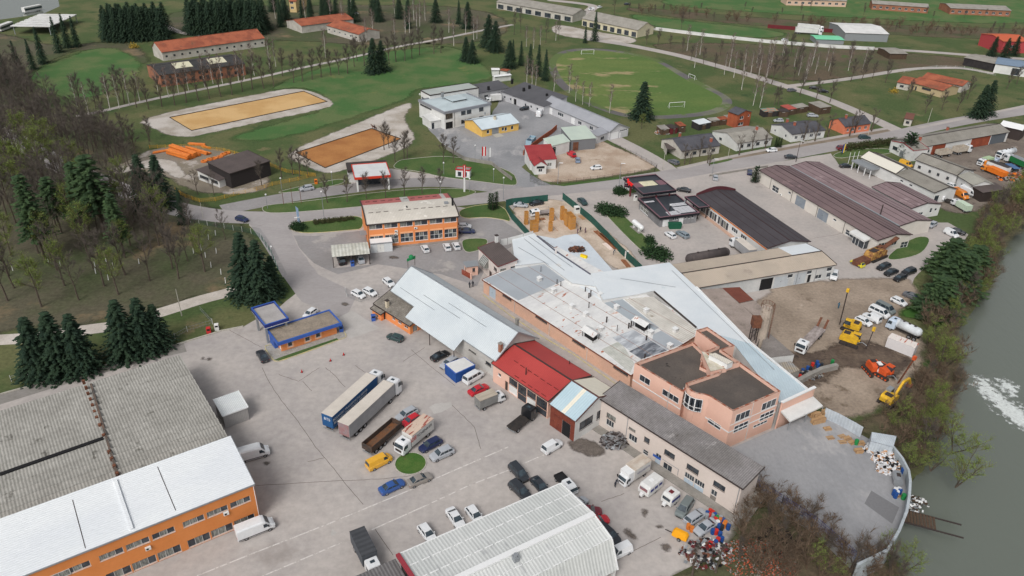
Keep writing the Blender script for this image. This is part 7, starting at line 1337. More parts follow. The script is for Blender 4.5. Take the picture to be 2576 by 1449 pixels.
plain('tank','storage_tank','long dark storage tank with two rusty hatches behind the tan roof',(2,1),(1960,1175),(2150,1140),11,cat='tank',Wb=3.0,zb=.3,box=m_tankb,cabH=0)
m_deck=mat('worn_deck',rgb(170,160,156),rgb(120,110,106),sc=.8,fine=.15,stretch=(.5,1.5,1))
o=plain('flat','recovery_truck','white recovery truck with long flat bed and two raised ramps in the muddy yard',(3,2),(435,530),(330,640),9.5,box=m_deck,zb=1.2,cabH=2.8,axles=(-3,-1.8),color=C_['white'])
for s_ in(-.8,.8):mb=MB();mb.bar((-4.8,s_,1.2),(-6.4,s_,3.0),.5,.1);mb.build('ramp',m_rust,o)
o=plain('tank','tanker_truck','white tank body truck with blue-white cab beside the rusty white box',ZL,(1720,905),(1430,770),4.4,box=m_tankw,zb=1.1,Wb=2.3,cabH=2.9,axles=(-2.2,-1.0),color=rgb(190,204,220))
c4=[ZL(2080,1100),ZL(1990,1200),ZL(1290,930),ZL(1390,850)];pl,Lt,wt=four([ZL(2085,1105),ZL(1920,1225),ZL(1235,960),ZL(1400,830)],2.7);lorry('box_container','white box body with rust-streaked roof lying on the mud','container',Lt,2.4,.1,2.7,box=mat('box_white',rgb(212,208,208),fine=.04),roofm=mat('rust_run_roof',rgb(222,214,208),rgb(214,206,200),sc=.6,fine=.05,spots=[(rgb(176,98,76),.8,.56,.04)],stretch=(1.6,.35,1)),cabH=0,place=pl)
ze=ZE
m_cream=mat('cream_tub',rgb(190,182,168),rgb(168,156,142),sc=.8,fine=.12);m_green=mat('green_skip',rgb(34,110,60),fine=.06);m_or=mat('orange_body',rgb(226,122,40),rgb(214,112,36),sc=.8,fine=.08)
plain('tub','dump_trailer','cream dump trailer standing behind the cream tipper lorry',ze,(300,235),(430,215),6.0,cat='trailer',box=m_cream,roofm=m_mud if False else m_rtub,zb=1.1,zt=2.6,cabH=0,axles=(-1.8,1.8))
plain('tub','tipper_lorry','cream tipper lorry with white cab and open door in the truck yard',ze,(575,190),(720,165),5.6,box=m_cream,roofm=m_rtub,zb=1.1,zt=2.9,cabH=3.0,axles=(-1.8,-.6),color=C_['white'])
plain('tank','refuse_truck','white refuse truck with rounded body, largest in the truck yard',ze,(1375,250),(1240,280),6,box=m_tankw,zb=1,cabH=2.9,axles=(-2,-.8),color=C_['white'])
plain('box','refuse_truck','white and pale green refuse truck in the truck yard',ze,(1035,370),(930,395),4,box=mat('pale_green_body',rgb(164,186,150),fine=.08),zb=.9,zt=2.6,Wb=2.2,cabH=2.5,axles=(-1.2,),color=C_['white'],cw=2.1)
plain('box','container_truck','white-cabbed truck with long green body at the right edge',ze,(1590,420),(1420,340),8,box=m_green,roofm=m_met,zb=1.1,zt=3.1,cabH=2.9,axles=(-3,-1.8,1),color=C_['white'])
plain('box','old_truck','orange truck body with white door patch among scrapped vehicles',ze,(1200,560),(1060,500),6.5,box=m_or,zb=.8,zt=2.4,cabH=2.2,axles=(-2,),color=C_['orange'])
plain('box','old_truck','grey slatted scrapped truck body behind the orange one',ze,(1220,480),(1060,420),7.5,box=m_frame,roofm=m_gut,zb=.9,zt=2.6,cabH=2.3,axles=(-2.4,),color=C_['orange'])
plain('flat','old_truck','scrapped truck bed loaded blue, red and yellow',ze,(1460,470),(1370,420),5,box=mat('blue_load',rgb(80,110,150),fine=.1),zb=1.5,cabH=0,axles=(-1.5,1.5),cat='trailer')
plain('flat','old_cab','small light blue truck cab in the truck yard',ze,(1290,400),(1240,385),2.5,box=m_chas,zb=.9,cabH=2.3,axles=(-.8,),color=rgb(170,182,200))
plain('flat','crew_cab_truck','white crew cab chassis by the white gable wall',ze,(440,1030),(370,1010),3.5,box=m_chas,zb=.8,cabH=2.0,axles=(-1,),color=C_['white'],cw=1.9,r=.35,D=2.6)
plain('box','refuse_truck','scrapped refuse truck with white and green body under the trees',ze,(640,1140),(560,1095),4.5,box=mat('faded_green_white',rgb(190,206,186),fine=.1),zb=.7,zt=2.4,Wb=2.2,cabH=2.2,axles=(-1.4,),color=C_['white'],cw=2.1)
plain('box','luton_truck','white canvas truck parked in the grey courtyard',ZP,(1610,520),(1500,530),4.4,box=m_white_w,zb=.9,zt=3.2,Wb=2.3,cabH=2.2,axles=(-1.2,),color=C_['white'],cw=2.0,r=.36)
o=plain('flat','crew_cab_pickup','white crew cab truck with open railed bed at the building site',(2,1),(325,712),(230,722),3.4,box=m_deck,zb=.95,Wb=2.1,cabH=2.0,axles=(-1,),color=C_['white'],cw=1.95,r=.35,D=2.7,gap=.05)
for s_ in(-1,1):mb=MB();mb.bar((-1.7,s_,1),(-1.7,s_,2.1),.06);mb.bar((1.6,s_,1),(1.6,s_,2.1),.06);mb.bar((-1.7,s_,2.1),(1.6,s_,2.1),.06);mb.build('rail',m_met,o)
plain('tub','pickup_truck','white pickup with dark open bed beside the dark coupe',(2,3),(490,495),(550,560),2.2,box=m_black,zb=.8,zt=1.2,Wb=1.8,cabH=1.7,axles=(-.6,),color=C_['white'],cw=1.8,r=.34,D=2.6,gap=.02,r_=0) if False else lorry('pickup_truck','white pickup with dark open bed beside the dark coupe','pickup',2.2,1.8,.7,1.15,box=m_black,kind='tub',cabH=1.65,axles=(-.5,),color=C_['white'],cw=1.78,r=.34,D=2.7,gap=.02,place=[T[2,3](495,500),T[2,3](555,565)])
for k,(c,f,lb) in enumerate((((400,310),(530,322),'white semi-trailer in the far fenced compound, upper of two'),((380,345),(525,355),'white semi-trailer in the far fenced compound, lower of two'))):plain('box','semi_trailer_truck',lb,(3,0),c,f,13,box=m_white_w,zt=3.8,cabH=3.4,axles=(-5,-3.8),color=C_['white'])
for k,(c,f,lb) in enumerate((((330,118),(420,100),'white coach behind the striped bus station roof'),((60,300),(-20,330),'white coach at the left edge below the striped roof'))):
 o=plain('box','coach',lb,(0,0),c,f,12,cat='bus',box=m_white_w,zb=.5,zt=3.3,cabH=0,axles=(-4,4));mb=MB();mb.box(-5.8,-1.28,1.5,6.02,1.28,2.6);mb.build('window_band',m_cglass,o)
plain('tank','feed_trailer','long white rounded trailer beside the far blue-roofed barn',(3,0),(2240,690),(2390,715),12,cat='trailer',box=m_white_w,zb=.8,Wb=2.4,cabH=2.4,axles=(-4,),color=C_['white'])
# ========================= TREES
m_bark=mat('bark',rgb(96,86,76),rgb(78,70,62),sc=.8,fine=.2,rough=.95);m_twig=mat('twigs',rgb(100,92,84),rgb(84,78,74),sc=.3,fine=.1,rough=.95)
m_bbark=mat('birch_bark',rgb(206,202,196),rgb(170,164,158),sc=1.5,fine=.15,rough=.9);m_btwig=mat('birch_twigs',rgb(128,112,104),rgb(110,96,92),sc=.3,fine=.1)
m_need=mat('spruce_needles',rgb(44,62,44),rgb(32,50,38),sc=.5,amt=.9,fine=.3,fsc=2,rough=.95);m_need2=mat('pine_needles',rgb(62,82,50),rgb(46,66,42),sc=.5,amt=.9,fine=.3,fsc=2,rough=.95)
m_junip=mat('juniper',rgb(46,70,40),rgb(34,56,34),sc=1.2,amt=.9,fine=.3,fsc=3,rough=.95);m_wleaf=mat('willow_leaf',rgb(128,150,70),rgb(104,128,58),sc=.5,fine=.2,rough=.9);m_buds=mat('green_haze_twigs',rgb(108,108,66),rgb(92,92,60),sc=.5,fine=.2)
m_brush=mat('dry_brush',rgb(112,94,78),rgb(88,76,64),sc=.2,amt=.9,fine=.2,rough=.95)
def branchy(seed,h,limbs,spread,up,twigs,bark,twm,tr=.22,fork=.3,lev2=5,tw_len=1.4,leaf=None,droop=0.0,stems=1):
 r=random.Random(seed);tb,cr=MB(),MB();V=Vector;ends=[]
 def seg(a,b,r0,r1,mb,n=5):mb.tube(a,b,r0,r1,n,caps=False)
 for st in range(stems):
  lean=V((r.uniform(-.06,.06),r.uniform(-.06,.06),1)) if stems==1 else V((r.uniform(-.5,.5),r.uniform(-.5,.5),1));p=V((0,0,0));n=6;top=h*.82;pts=[p]
  for k in range(n):p=p+V((lean.x*top/n+r.uniform(-.12,.12),lean.y*top/n+r.uniform(-.12,.12),top/n));pts.append(p)
  for k in range(n):seg(pts[k],pts[k+1],tr*(1-.8*k/n),tr*(1-.8*(k+1)/n),tb,6)
  for k in range(limbs):
   t=fork+(1-fork)*(k+r.random()*.6)/limbs;i=min(n-1,int(t*n));a=pts[i].lerp(pts[i+1],t*n-i);ang=k*2.4+r.uniform(-.4,.4);ln=h*spread*(1.15-.75*t)*r.uniform(.8,1.2)
   d=V((math.cos(ang),math.sin(ang),up+r.uniform(-.1,.3))).normalized();m1=a+d*ln*.5+V((0,0,.08*ln));b=m1+(d+V((0,0,.45-droop))).normalized()*ln*.5
   seg(a,m1,tr*.42*(1.2-t),tr*.28*(1.2-t),tb,4);seg(m1,b,tr*.28*(1.2-t),tr*.1,tb,4)
   for q in range(lev2):
    s0=a.lerp(m1,.4+.6*r.random()) if q%2 else m1.lerp(b,r.random());e=(d+V((r.uniform(-.9,.9),r.uniform(-.9,.9),r.uniform(-.1,.9)))).normalized();c=s0+e*ln*r.uniform(.25,.5);seg(s0,c,.05,.025,cr,3);ends.append((s0,c))
   ends.append((m1,b))
  ends.append((pts[-2],pts[-1]+V((0,0,h*.12))))
 V_,F_=[],[]
 for k in range(twigs):
  s0,c=ends[r.randrange(len(ends))];a=s0.lerp(c,.25+.75*r.random());d=(c-s0).normalized()+V((r.gauss(0,.6),r.gauss(0,.6),r.gauss(.15,.5)-droop));b=a+d.normalized()*tw_len*r.uniform(.5,1.2);w=V((r.uniform(-1,1),r.uniform(-1,1),r.uniform(-1,1))).normalized()*.022
  cr.add([a-w,a+w,b],[(0,1,2)],0)
  if leaf:
   for q in range(leaf):o=a.lerp(b,r.random())+V((r.uniform(-.15,.15),r.uniform(-.15,.15),r.uniform(-.15,.15)));x=V((r.uniform(-1,1),r.uniform(-1,1),r.uniform(-1,1))).normalized()*.09;y=V((r.uniform(-1,1),r.uniform(-1,1),r.uniform(-1,1))).normalized()*.07;cr.add([o-x,o+y,o+x,o-y],[(0,1,2,3)],1)
 root=proto('bare_tree');tb.build('trunk',bark,root);cr.build('crown',[twm,m_wleaf],root);NOLINK[0]=False;return root
def conifer(seed,h,rad,m,levels=24,per=10,base=.06,shape=1.0,droop=.35,sz=1.0,dens=7):
 r=random.Random(seed);tb,cr=MB(),MB();tb.tube((0,0,0),(0,0,h*.9),.035*h*.5,.03,7,caps=False);cr.tube((0,0,h*.86),(0,0,h),.12,.01,4)
 for L_ in range(levels):
  t=L_/levels;z=h*(base+(1-base)*t);R_=rad*((1-t)**shape)*r.uniform(.86,1.12)+.15;n=max(4,int(per*(.45+.55*(1-t))))
  for k in range(n):
   a=2*math.pi*(k+r.random()*.7)/n+L_;ln=R_*r.uniform(.72,1.18);c,s_=math.cos(a),math.sin(a)
   for q in range(dens):
    u=(q+.6)/dens;wd=sz*(.20+.34*(1-abs(u-.55)))*(rad/4)**.5;x=ln*u;zz=z-droop*x*u+r.uniform(-.12,.12);j=r.uniform(-.25,.25)*wd*2;o=Vector((c*x-s_*j,s_*x+c*j,zz));e=Vector((c,s_,-droop*1.2))*wd*1.1;f=Vector((-s_,c,r.uniform(-.5,.2)))*wd
    cr.add([o-e*.6,o+f*.8-Vector((0,0,wd*.4)),o+e,o-f*.8-Vector((0,0,wd*.4))],[(0,1,2,3)])
 root=proto('spruce_tree');tb.build('trunk',m_bark,root);cr.build('crown',m,root);NOLINK[0]=False;return root
def clump(seed,rx,ry,rz,m,n,sz,name='bush',up=0.0,flat=0.0):
 r=random.Random(seed);cr=MB()
 for k in range(n):
  d=Vector((r.gauss(0,1),r.gauss(0,1),abs(r.gauss(0,1)))).normalized()*(.55+.5*r.random())*(1+.25*math.sin(seed+7*r.random()));o=Vector((d.x*rx,d.y*ry,d.z*rz));x=Vector((r.uniform(-1,1),r.uniform(-1,1),r.uniform(-.3,1))).normalized()*sz;y=Vector((r.uniform(-1,1),r.uniform(-1,1),r.uniform(-1,.3))).normalized()*sz*.6
  cr.add([o-x*.5,o+y,o+x,o-y],[(0,1,2,3)])
 root=proto(name);cr.build('foliage',m,root);NOLINK[0]=False;return root
TP=dict(big=[branchy(k,16,11,.30,.75,1500,m_bark,m_twig) for k in(1,2,3)],tall=[branchy(k,19,12,.17,1.3,1300,m_bark,m_twig,tr=.2,fork=.35) for k in(4,5)],row=[branchy(k,12,10,.25,1.3,1300,m_bark,m_twig,tr=.2,fork=.28) for k in(6,7,8)],birch=[branchy(k,15,12,.17,1.2,900,m_bbark,m_btwig,tr=.16,fork=.3) for k in(9,10)],fork=[branchy(12,10,5,.4,1.5,700,m_bark,m_twig,tr=.3,fork=.2,tw_len=1.1)],shrub=[branchy(k,4.5,6,.35,.8,380,m_brush,m_brush,tr=.05,fork=.1,lev2=4,tw_len=1.2,stems=4) for k in(13,14)],willow=[branchy(15,9,9,.38,.5,900,m_bark,m_buds,tr=.16,fork=.2,leaf=2,stems=3)],olive=[branchy(16,13,11,.32,.8,1500,m_bark,m_buds,tr=.22,leaf=1)],spruce=[conifer(k,16,5.0,m_need,droop=.3,per=13,shape=.8) for k in(20,21)],thin=[conifer(22,17,2.9,m_need,droop=.5,shape=.9)],pine=[conifer(23,17,4.2,m_need2,levels=16,base=.4,shape=.55,droop=.15,sz=1.3),conifer(24,18,3.4,m_need2,levels=18,base=.3,shape=.6,droop=.2,sz=1.2)],bigpine=[conifer(25,12,6.5,m_need2,levels=16,base=.12,shape=.5,droop=.1,sz=1.3,per=14,dens=9)],thuja=[conifer(26,5,.75,m_junip,levels=22,per=9,base=.02,shape=.35,droop=-.5,sz=.8,dens=3)],juniper=[clump(27,2.8,2.2,1.9,m_junip,1500,.30)],hedge=[clump(28,1.4,.8,1.3,mat('hedge_leaf',rgb(74,70,48),rgb(60,78,40),sc=1.5,amt=.9,fine=.3),500,.2)],gold=[clump(29,1.3,1.3,1.3,mat('forsythia',rgb(180,150,50),rgb(150,128,56),sc=2,fine=.2),400,.16)])
BASEH=dict(big=16,tall=19,row=12,birch=15,fork=10,shrub=4.5,willow=9,olive=13,spruce=16,thin=17,pine=17.5,bigpine=12,thuja=5,juniper=1.9,hedge=1.3,gold=1.3)
tc=[0]
def tree(kind,px,h,label,group=None,name=None,cat='tree',wide=1.0,world=None,z=0.0):
 tc[0]+=1;pr=TP[kind][tc[0]%len(TP[kind])];w=world or P(*px);s_=h/BASEH[kind]*rng.uniform(.95,1.05);o=inst(pr,(w.x,w.y,z-.05),rng.uniform(0,6.3),label,cat,group,scale=(s_*wide,s_*wide,s_));o.name=name or{'birch':'birch_tree','spruce':'spruce_tree','thin':'spruce_tree','pine':'pine_tree','bigpine':'pine_tree','thuja':'thuja','juniper':'juniper_bush','shrub':'bare_shrub','willow':'willow_bush','hedge':'hedge_bush','gold':'forsythia_bush'}.get(kind,'bare_tree');return o
def th(kind,T_,b,t,label,**k):bq_,tq=T[T_](*b),T[T_](*t);return tree(kind,bq_,max(3,hgt(bq_,tq)),label,**k)
def fill(kinds,poly,n,label,group,hmin,hmax,dist=4.0,avoid=(),cat='tree',z=0.0):
 w=ring(poly);xs=[p.x for p in w];ys=[p.y for p in w];got=[];tr_=0
 while len(got)<n and tr_<n*40:
  tr_+=1;p=Vector((rng.uniform(min(xs),max(xs)),rng.uniform(min(ys),max(ys)),0))
  if float(sdf(np.array([p.x]),np.array([p.y]),w)[0])<0 or any((p-q).length<dist for q in got) or any((p-P(*a)).length<r_ for a,r_ in avoid):continue
  got.append(p);tree(rng.choice(kinds),None,rng.uniform(hmin,hmax),label,group,world=p,cat=cat,z=z)
W1,W2='bare tree in the dense wood at the far left','bare tree standing in the open wood at the left'
fill(['big','big','tall','big'],[(-30,205),(60,200),(110,285),(215,325),(300,370),(330,425),(200,420),(100,375),(40,335),(-40,300)],95,W1,'trees of the dense left wood',13,18,3)
fill(['big','big','tall','olive','big'],[(-30,345),(60,385),(180,450),(300,500),(430,565),(400,620),(200,590),(-30,560)],85,W2.replace('open','shady'),'trees between the wood road and clearing',14,19,3.5)
fill(['big','big','olive','row'],[(-40,570),(250,600),(420,625),(480,600),(560,660),(520,700),(380,730),(200,765),(0,800)],30,W2,'trees of the open left wood',12,15.5,6)
fill(['row','big','row'],[(200,325),(340,340),(430,375),(380,395),(300,420),(250,380)],12,'bare tree between the wood and the pipe stacks','trees by the pipe store',9,12,5)
for b_,t_,l_ in(((430,885),(390,290),'spruce, leftmost of the dark pair above the ribbed grey hall'),((640,850),(660,200),'tall spruce, second from left above the ribbed grey hall'),((850,830),(745,260),'spruce with drooping boughs right of the tall one'),((1290,690),(1240,90),'broad spruce beside the white gravel path'),((1490,640),(1500,90),'spruce in the middle of the right-hand clump'),((1620,590),(1630,150),'spruce nearest the petrol kiosk lawn')):th('spruce',(0,2),b_,t_,l_,wide=1.12)
for b_,t_,l_ in(((625,745),(603,572),'dark spruce left of the road above the kiosk'),((662,752),(640,600),'dark spruce right behind the kiosk canopy'),((692,738),(672,640),'lower spruce at the road edge above the kiosk')):tree('spruce',b_,hgt(b_,t_),l_)
for b_,t_,l_,kd in(((1480,640),(1450,60),'big dark spruce beside the wood road bend','spruce'),((1650,640),(1570,90),'tallest spruce right of the wood road bend','spruce'),((1850,800),(1760,430),'slim dark spruce nearest the fenced road','thin'),((450,1155),(150,260),'tall pine with bare trunk in the left wood','pine'),((620,900),(530,300),'pine in the middle of the left wood','pine'),((900,900),(820,150),'tall pine near the wood road','pine'),((1060,940),(950,90),'pine between wood road and clearing','pine'),((1250,1110),(1110,480),'lower pine in the clearing','pine')):th(kd,(0,1),b_,t_,l_)
for i,(x,y,h) in enumerate(((20,210,15),(52,190,16),(85,175,14),(110,160,17),(150,132,17),(172,120,18),(195,118,16))):tree('thin',(x,y),h,'dark spruce in the belt left of the oval meadow','spruce belt by the oval meadow')
for i in range(22):tree('spruce',(272+i*7,94+10*math.sin(i*2)),17,'dark spruce in the left half of the far spruce row','far spruce row, left')
for i in range(26):tree('spruce',(482+i*7.4,78+9*math.sin(i*2)),18,'dark spruce in the far row behind the tiled barrack','far spruce row, right')
fill(['spruce','thin','birch'],[(670,20),(900,20),(1010,40),(1190,60),(1180,78),(1050,84),(950,60),(860,68),(690,70)],40,'dark spruce in the far wood behind the barracks','far mixed wood',13,18,6)
for b_,t_,l_ in(((1190,735),(1180,350),'left of two broad spruces on the big meadow'),((1272,715),(1262,385),'right of two broad spruces on the big meadow'),((2115,612),(2120,362),'left of two low spruces at the meadow corner'),((2178,632),(2180,400),'right of two low spruces at the meadow corner'),((2340,475),(2330,130),'slim spruce beside the broken concrete path'),((2410,520),(2430,200),'second slim spruce beside the broken concrete path'),((2552,685),(2530,400),'spruce nearest the white containers')):th('spruce',(1,0),b_,t_,l_,wide=1.05)
for b_,t_,l_ in(((830,412),(870,100),'lone tall spruce before the garage row'),((735,432),(745,250),'short spruce before the garage row'),((335,810),(335,495),'spruce at the left corner of the football pitch'),((265,765),(268,440),'spruce behind the white birches at the pitch'),((180,745),(172,430),'spruce left of the birch group at the pitch'),((90,660),(80,400),'spruce near the courtyard roofs'),((10,600),(20,380),'spruce at the end of the meadow')):th('thin',(2,0),b_,t_,l_)
th('spruce',(2,0),(1300,1195),(1372,822),'large lone dark spruce at the lower edge of the football pitch',wide=1.25);th('olive',(2,0),(1300,1300),(1310,1120),'leafy green tree under the large lone spruce')
for b_,l_ in(((2105,1185),'tall dark spruce beside the main road at the right'),((2180,1150),'second dark spruce beside the main road at the right'),((2250,565),'dark spruce left of the red house'),((2370,590),'small dark spruce before the red house'),((2470,560),'dark spruce at the corner of the red house')):tree('spruce',T[3,0](*b_),15 if b_[1]>700 else 11,l_)
for q,l_,h in(((2352,792),'broad green pine at the river bank, nearest the parked row',11),((2400,740),'broad green pine at the river bank, middle',12),((2380,690),'broad green pine beside the river path',11),((2440,700),'broad pine leaning over the river',10)):tree('bigpine',q,h,l_)
rowb=[T[0,0](*p) for p in((820,1085),(965,1095),(1050,1185),(1100,1080),(1210,1010),(1250,1040),(1375,1080),(1500,1100),(1630,1075),(1760,1060),(1875,1035),(2000,1015),(2110,995),(2225,975),(2335,955),(2440,920),(2540,900))]+[T[1,0](*p) for p in((80,890),(180,870),(265,765),(380,832),(470,820),(565,800),(655,778),(755,760),(835,752),(922,740),(990,670),(1018,612),(1090,665),(1340,640),(1410,622),(1497,612),(1570,590),(1645,552),(1790,540),(1860,532))]
for p in rowb:tree('row',p,rng.uniform(13,16),'bare tree in the long row along the meadow path','row of bare trees along the meadow path')
for p in[T[0,0](*p) for p in((780,1072),(892,1150),(1110,1112),(1202,1092),(1306,1062),(1410,1022),(1590,922),(1700,982),(1800,952),(1905,932),(2062,872),(2145,842),(2240,842),(2400,812),(2457,802),(2560,762))]+[T[1,0](*p) for p in((140,692),(200,672),(700,582),(1112,422),(1400,422),(1502,372),(1182,372),(1990,462),(2110,342),(2192,402),(2222,392),(1545,330),(1940,330))]:tree('birch',p,rng.uniform(14,17),'white-stemmed birch along the meadow path','birches along the meadow path')
for p in((150,852),(200,862),(240,882),(420,942),(575,932),(640,1022),(710,1052),(775,1072),(980,1137),(145,470),(215,490),(285,450),(440,410)):tree('birch',T[2,0](*p),rng.uniform(11,14),'white birch on the left edge of the football pitch','birches left of the pitch')
for p in((1760,512),(1835,682),(2135,752),(2230,782),(2425,1062),(2492,1082),(2310,902),(2180,702),(1890,552),(2330,720),(2400,760),(2480,790),(2540,860),(2200,610)):tree('birch',T[2,0](*p),rng.uniform(13,16),'white birch right of the football pitch','birches right of the pitch')
for p in((1350,452),(1465,462),(1590,492),(1710,532),(1800,602),(1925,642),(2040,702),(2290,700),(2100,560),(2560,700)):tree('row',T[2,0](*p),rng.uniform(8.5,11),'dark bare tree along the side road above the pitch','bare trees along the side road')
for p in((1030,150),(470,402),(340,432),(20,350),(90,330),(1700,330)):tree('tall',T[2,0](*p),rng.uniform(14,17),'tall bare tree before the far garage rows','tall trees at the garages')
for p in((720,592),(915,582),(1112,552),(1305,542),(1490,522),(1672,502),(1850,492)):tree('row',T[1,1](*p),9.5,'bare tree on the long grass island by the road','bare trees on the long grass island')
for p in((255,340),(370,312),(440,342),(522,332),(1400,182),(1490,152),(1520,150),(60,420),(1882,190),(1982,190),(1290,60),(1340,40)):tree('row',T[1,1](*p),rng.uniform(9,12),'bare tree by the fenced plots around the brown arena','bare trees around the brown arena')
for p,h in(((1990,512),9),((2155,517),9),((2268,962),10),((1270,232),11),((1890,1180),10)):tree('big',T[0,1](*p),h,{1990:'bare tree left of the dark-roofed pavilion',2155:'bare tree directly before the dark-roofed pavilion',2268:'rounded bare tree beside the road junction',1270:'bare tree at the storage yard entrance',1890:'bare tree with dark trunk in the clearing'}[p[0]])
for p in((350,1442),(470,1422),(600,1382),(820,1372),(1040,1322),(870,1340)):tree('fork',T[3,0](*p),10,'forked bare tree in front of the roadside houses','forked trees before the houses')
for p in((800,1270),(1160,1250),(1200,1300)):tree('fork',T[2,0](*p) if 0 else ZF(p[0],p[1]),7,'bare garden tree at the first roadside house','garden trees of the first houses')
for p in((690,1270),(1000,1120),(1800,1090),(2060,1000),(2330,950)):tree('fork',ZF(*p),8,'bare pollard tree in a roadside front garden','front garden trees')
for p in((1050,790),(830,822),(940,812),(320,962),(480,1012),(620,1032),(1180,832),(60,1060),(100,1070),(1400,1010),(1580,1140),(1750,1110),(1900,1120),(2000,1000),(2400,900),(2500,850)):tree('row',T[3,0](*p),rng.uniform(9,12),'bare tree near the gravel junction and paddock','bare trees near the paddock')
fill(['birch','row','birch'],[(1905,150),(1960,130),(2050,150),(2180,160),(2200,190),(2050,205),(1960,220),(1890,190)],32,'birch in the scrubby wood below the fenced compound','birches below the compound',11,15,5)
fill(['row','shrub','shrub'],[(1560,22),(1900,50),(2300,70),(2600,80),(2600,96),(2250,86),(1900,64),(1580,34)],60,'bare bush in the scrub belt across the far fields','far scrub belt',5,7,5,cat='bush')
fill(['row'],[(1750,20),(2100,20),(2560,40),(2560,52),(2100,44),(1760,32)],12,'small orchard tree on the far green field','far orchard trees',5,6.5,14)
RB=[(2620,450),(2570,470),(2480,540),(2440,620),(2400,700),(2340,800),(2330,900),(2300,1000),(2200,1050),(2230,1110),(2290,1180),(2370,1120),(2420,980),(2400,860),(2420,800),(2500,710),(2520,620),(2600,520)]
fill(['shrub','shrub','willow','row','shrub'],RB,210,'bare shrub on the brushy river bank','shrubs of the river bank',3.5,7,2.2,cat='bush',z=-.4)
fill(['row','big','olive'],[(2600,470),(2500,560),(2470,660),(2440,760),(2380,830),(2390,900),(2370,1000),(2330,1120),(2300,1150),(2350,950),(2370,820),(2430,680),(2480,560),(2560,480)],26,'bare tree leaning on the river bank','trees of the river bank',8,12,5,z=-.6)
for q,h,l_ in(((2408,1215),9,'willow with fresh green leaves over the river, by the wall corner'),((2345,1175),7,'fresh green willow bush outside the curved wall'),((2400,1130),8,'light green willow above the river foam'),((2268,1440),7,'green willow at the bottom corner of the river wall'),((2062,1430),6,'bright green willow among brown brush at the bottom'),((2560,520),9,'green willow at the right edge above the river')):tree('willow',q,h,l_,z=-1)
fill(['shrub','shrub','row','shrub','shrub'],[(1900,1235),(1960,1265),(2060,1325),(2150,1410),(2240,1400),(2258,1470),(2000,1470),(1850,1430),(1860,1330)],70,'bare shrub on the bank below the grey yard','shrubs below the grey yard',3,6,1.8,cat='bush')
for q,h in(((1800,1440),6),((1740,1449),6.5),((2140,1440),8),((2190,1430),7.5),((2235,1440),7)):tree('fork',q,h,'bare forked tree at the bottom edge near the drums','forked trees at the bottom edge')
for p in((940,680),(1040,700)):tree('juniper',T[2,1](*p),2.3,{940:'spreading juniper at the top left of the station lawn',1040:'spreading juniper at the top right of the station lawn'}[p[0]],cat='bush')
tree('juniper',T[2,1](1450,1125),2.8,'largest juniper at the lower end of the station lawn',cat='bush');tree('juniper',T[2,1](1385,990),2.0,'round clipped bush beside the largest juniper',cat='bush',wide=.6)
tree('juniper',T[1,1](425,850),1.9,'dark juniper at the left tip of the planting bed',cat='bush',wide=.9);tree('juniper',T[2,1](1085,490),1.8,'juniper under the price sign',cat='bush')
for k in range(9):tree('hedge',(T[1,1](600+k*45,800-k*5)),1.2,'brown hedge bush in the planting bed','hedge of the planting bed',cat='bush')
for k in range(16):tree('hedge',T[3,1](810+k*30,55-k*4),2.2,'hedge bush along the main road','hedge along the main road',cat='bush')
for p in((2352,655),(2382,665),(2420,650)):th('thuja',(1,1),p,(p[0]-5,p[1]-165),{2352:'columnar thuja, left of three',2382:'columnar thuja, middle of three',2420:'columnar thuja, tallest of three'}[p[0]])
tree('thuja',T[3,1](1400,130),9,'dark cypress before the white shop front',wide=2.2);tree('thuja',T[3,1](900,245),3.5,'small conical shrub by the stone yard');tree('thuja',T[2,1](2440,385),6,'dark conical thuja beside the brown hall entrance',wide=1.6)
for x in(270,320,370):tree('thuja',ZG(x,930),4,'thuja in the hedge beside the dark-roofed white house','thuja hedge')
tree('gold',T[0,0](1350,480),2.5,'yellow forsythia by the tiled barrack',cat='bush');tree('gold',T[3,0](1265,930),2.2,'yellow forsythia at the stable',cat='bush')
# ========================= HOUSES, SHEDS AND FAR BUILDINGS
r_slt=mat('dark_slate_roof',rgb(88,88,94),rgb(74,74,80),sc=.3,fine=.1,rib=('X',.4),ribd=.06);r_pf=mat('pale_fibre_roof',rgb(158,154,146),rgb(140,136,128),sc=.3,fine=.1,rib=('X',.5),ribd=.12)
r_tile_=mat('clay_tile_roof',rgb(168,98,72),rgb(144,82,62),sc=.25,amt=.9,fine=.16,fsc=2,rib=('X',.3),ribd=.12,spots=[(rgb(126,84,66),.2,.6,.08)]);m_oldw=mat('old_white_wall',rgb(196,192,184),rgb(172,166,158),sc=.3,fine=.1,spots=[(rgb(140,132,122),.4,.64,.06)])
m_wood=mat('weathered_boards',rgb(92,74,60),rgb(72,60,50),sc=.6,fine=.2,stretch=(4,4,.6));m_woodb=mat('black_boards',rgb(44,42,44),rgb(58,54,54),sc=.6,fine=.15);m_brk=mat('old_brickwork',rgb(164,112,88),rgb(140,96,78),sc=.3,fine=.14)
w4=[(.12,.2,1,2.2),(.3,.4,1,2.2),(.55,.65,1,2.2),(.78,.88,1,2.2)]
quickh('roadside_house','first roadside house, dark roof half and pale roof half, cream walls',ZF(640,1008),ZF(1440,890),ZF(225,765),3.1,r_slt,m_oldw,ap=ZF(450,750),side='l',cs='A',wins=w4,wf=m_framed,cat='house',chim=(ZF(600,700),ZF(1240,760)))
b=Bld('house_porch_roof','brown canopy roof at the left gable of the first roadside house',ZF(340,960),ZF(580,965),ZF(250,850),2.6,ov=.1,cat='canopy');b.mono(r_darkY,.3);b.walls(m_oldw,'l')
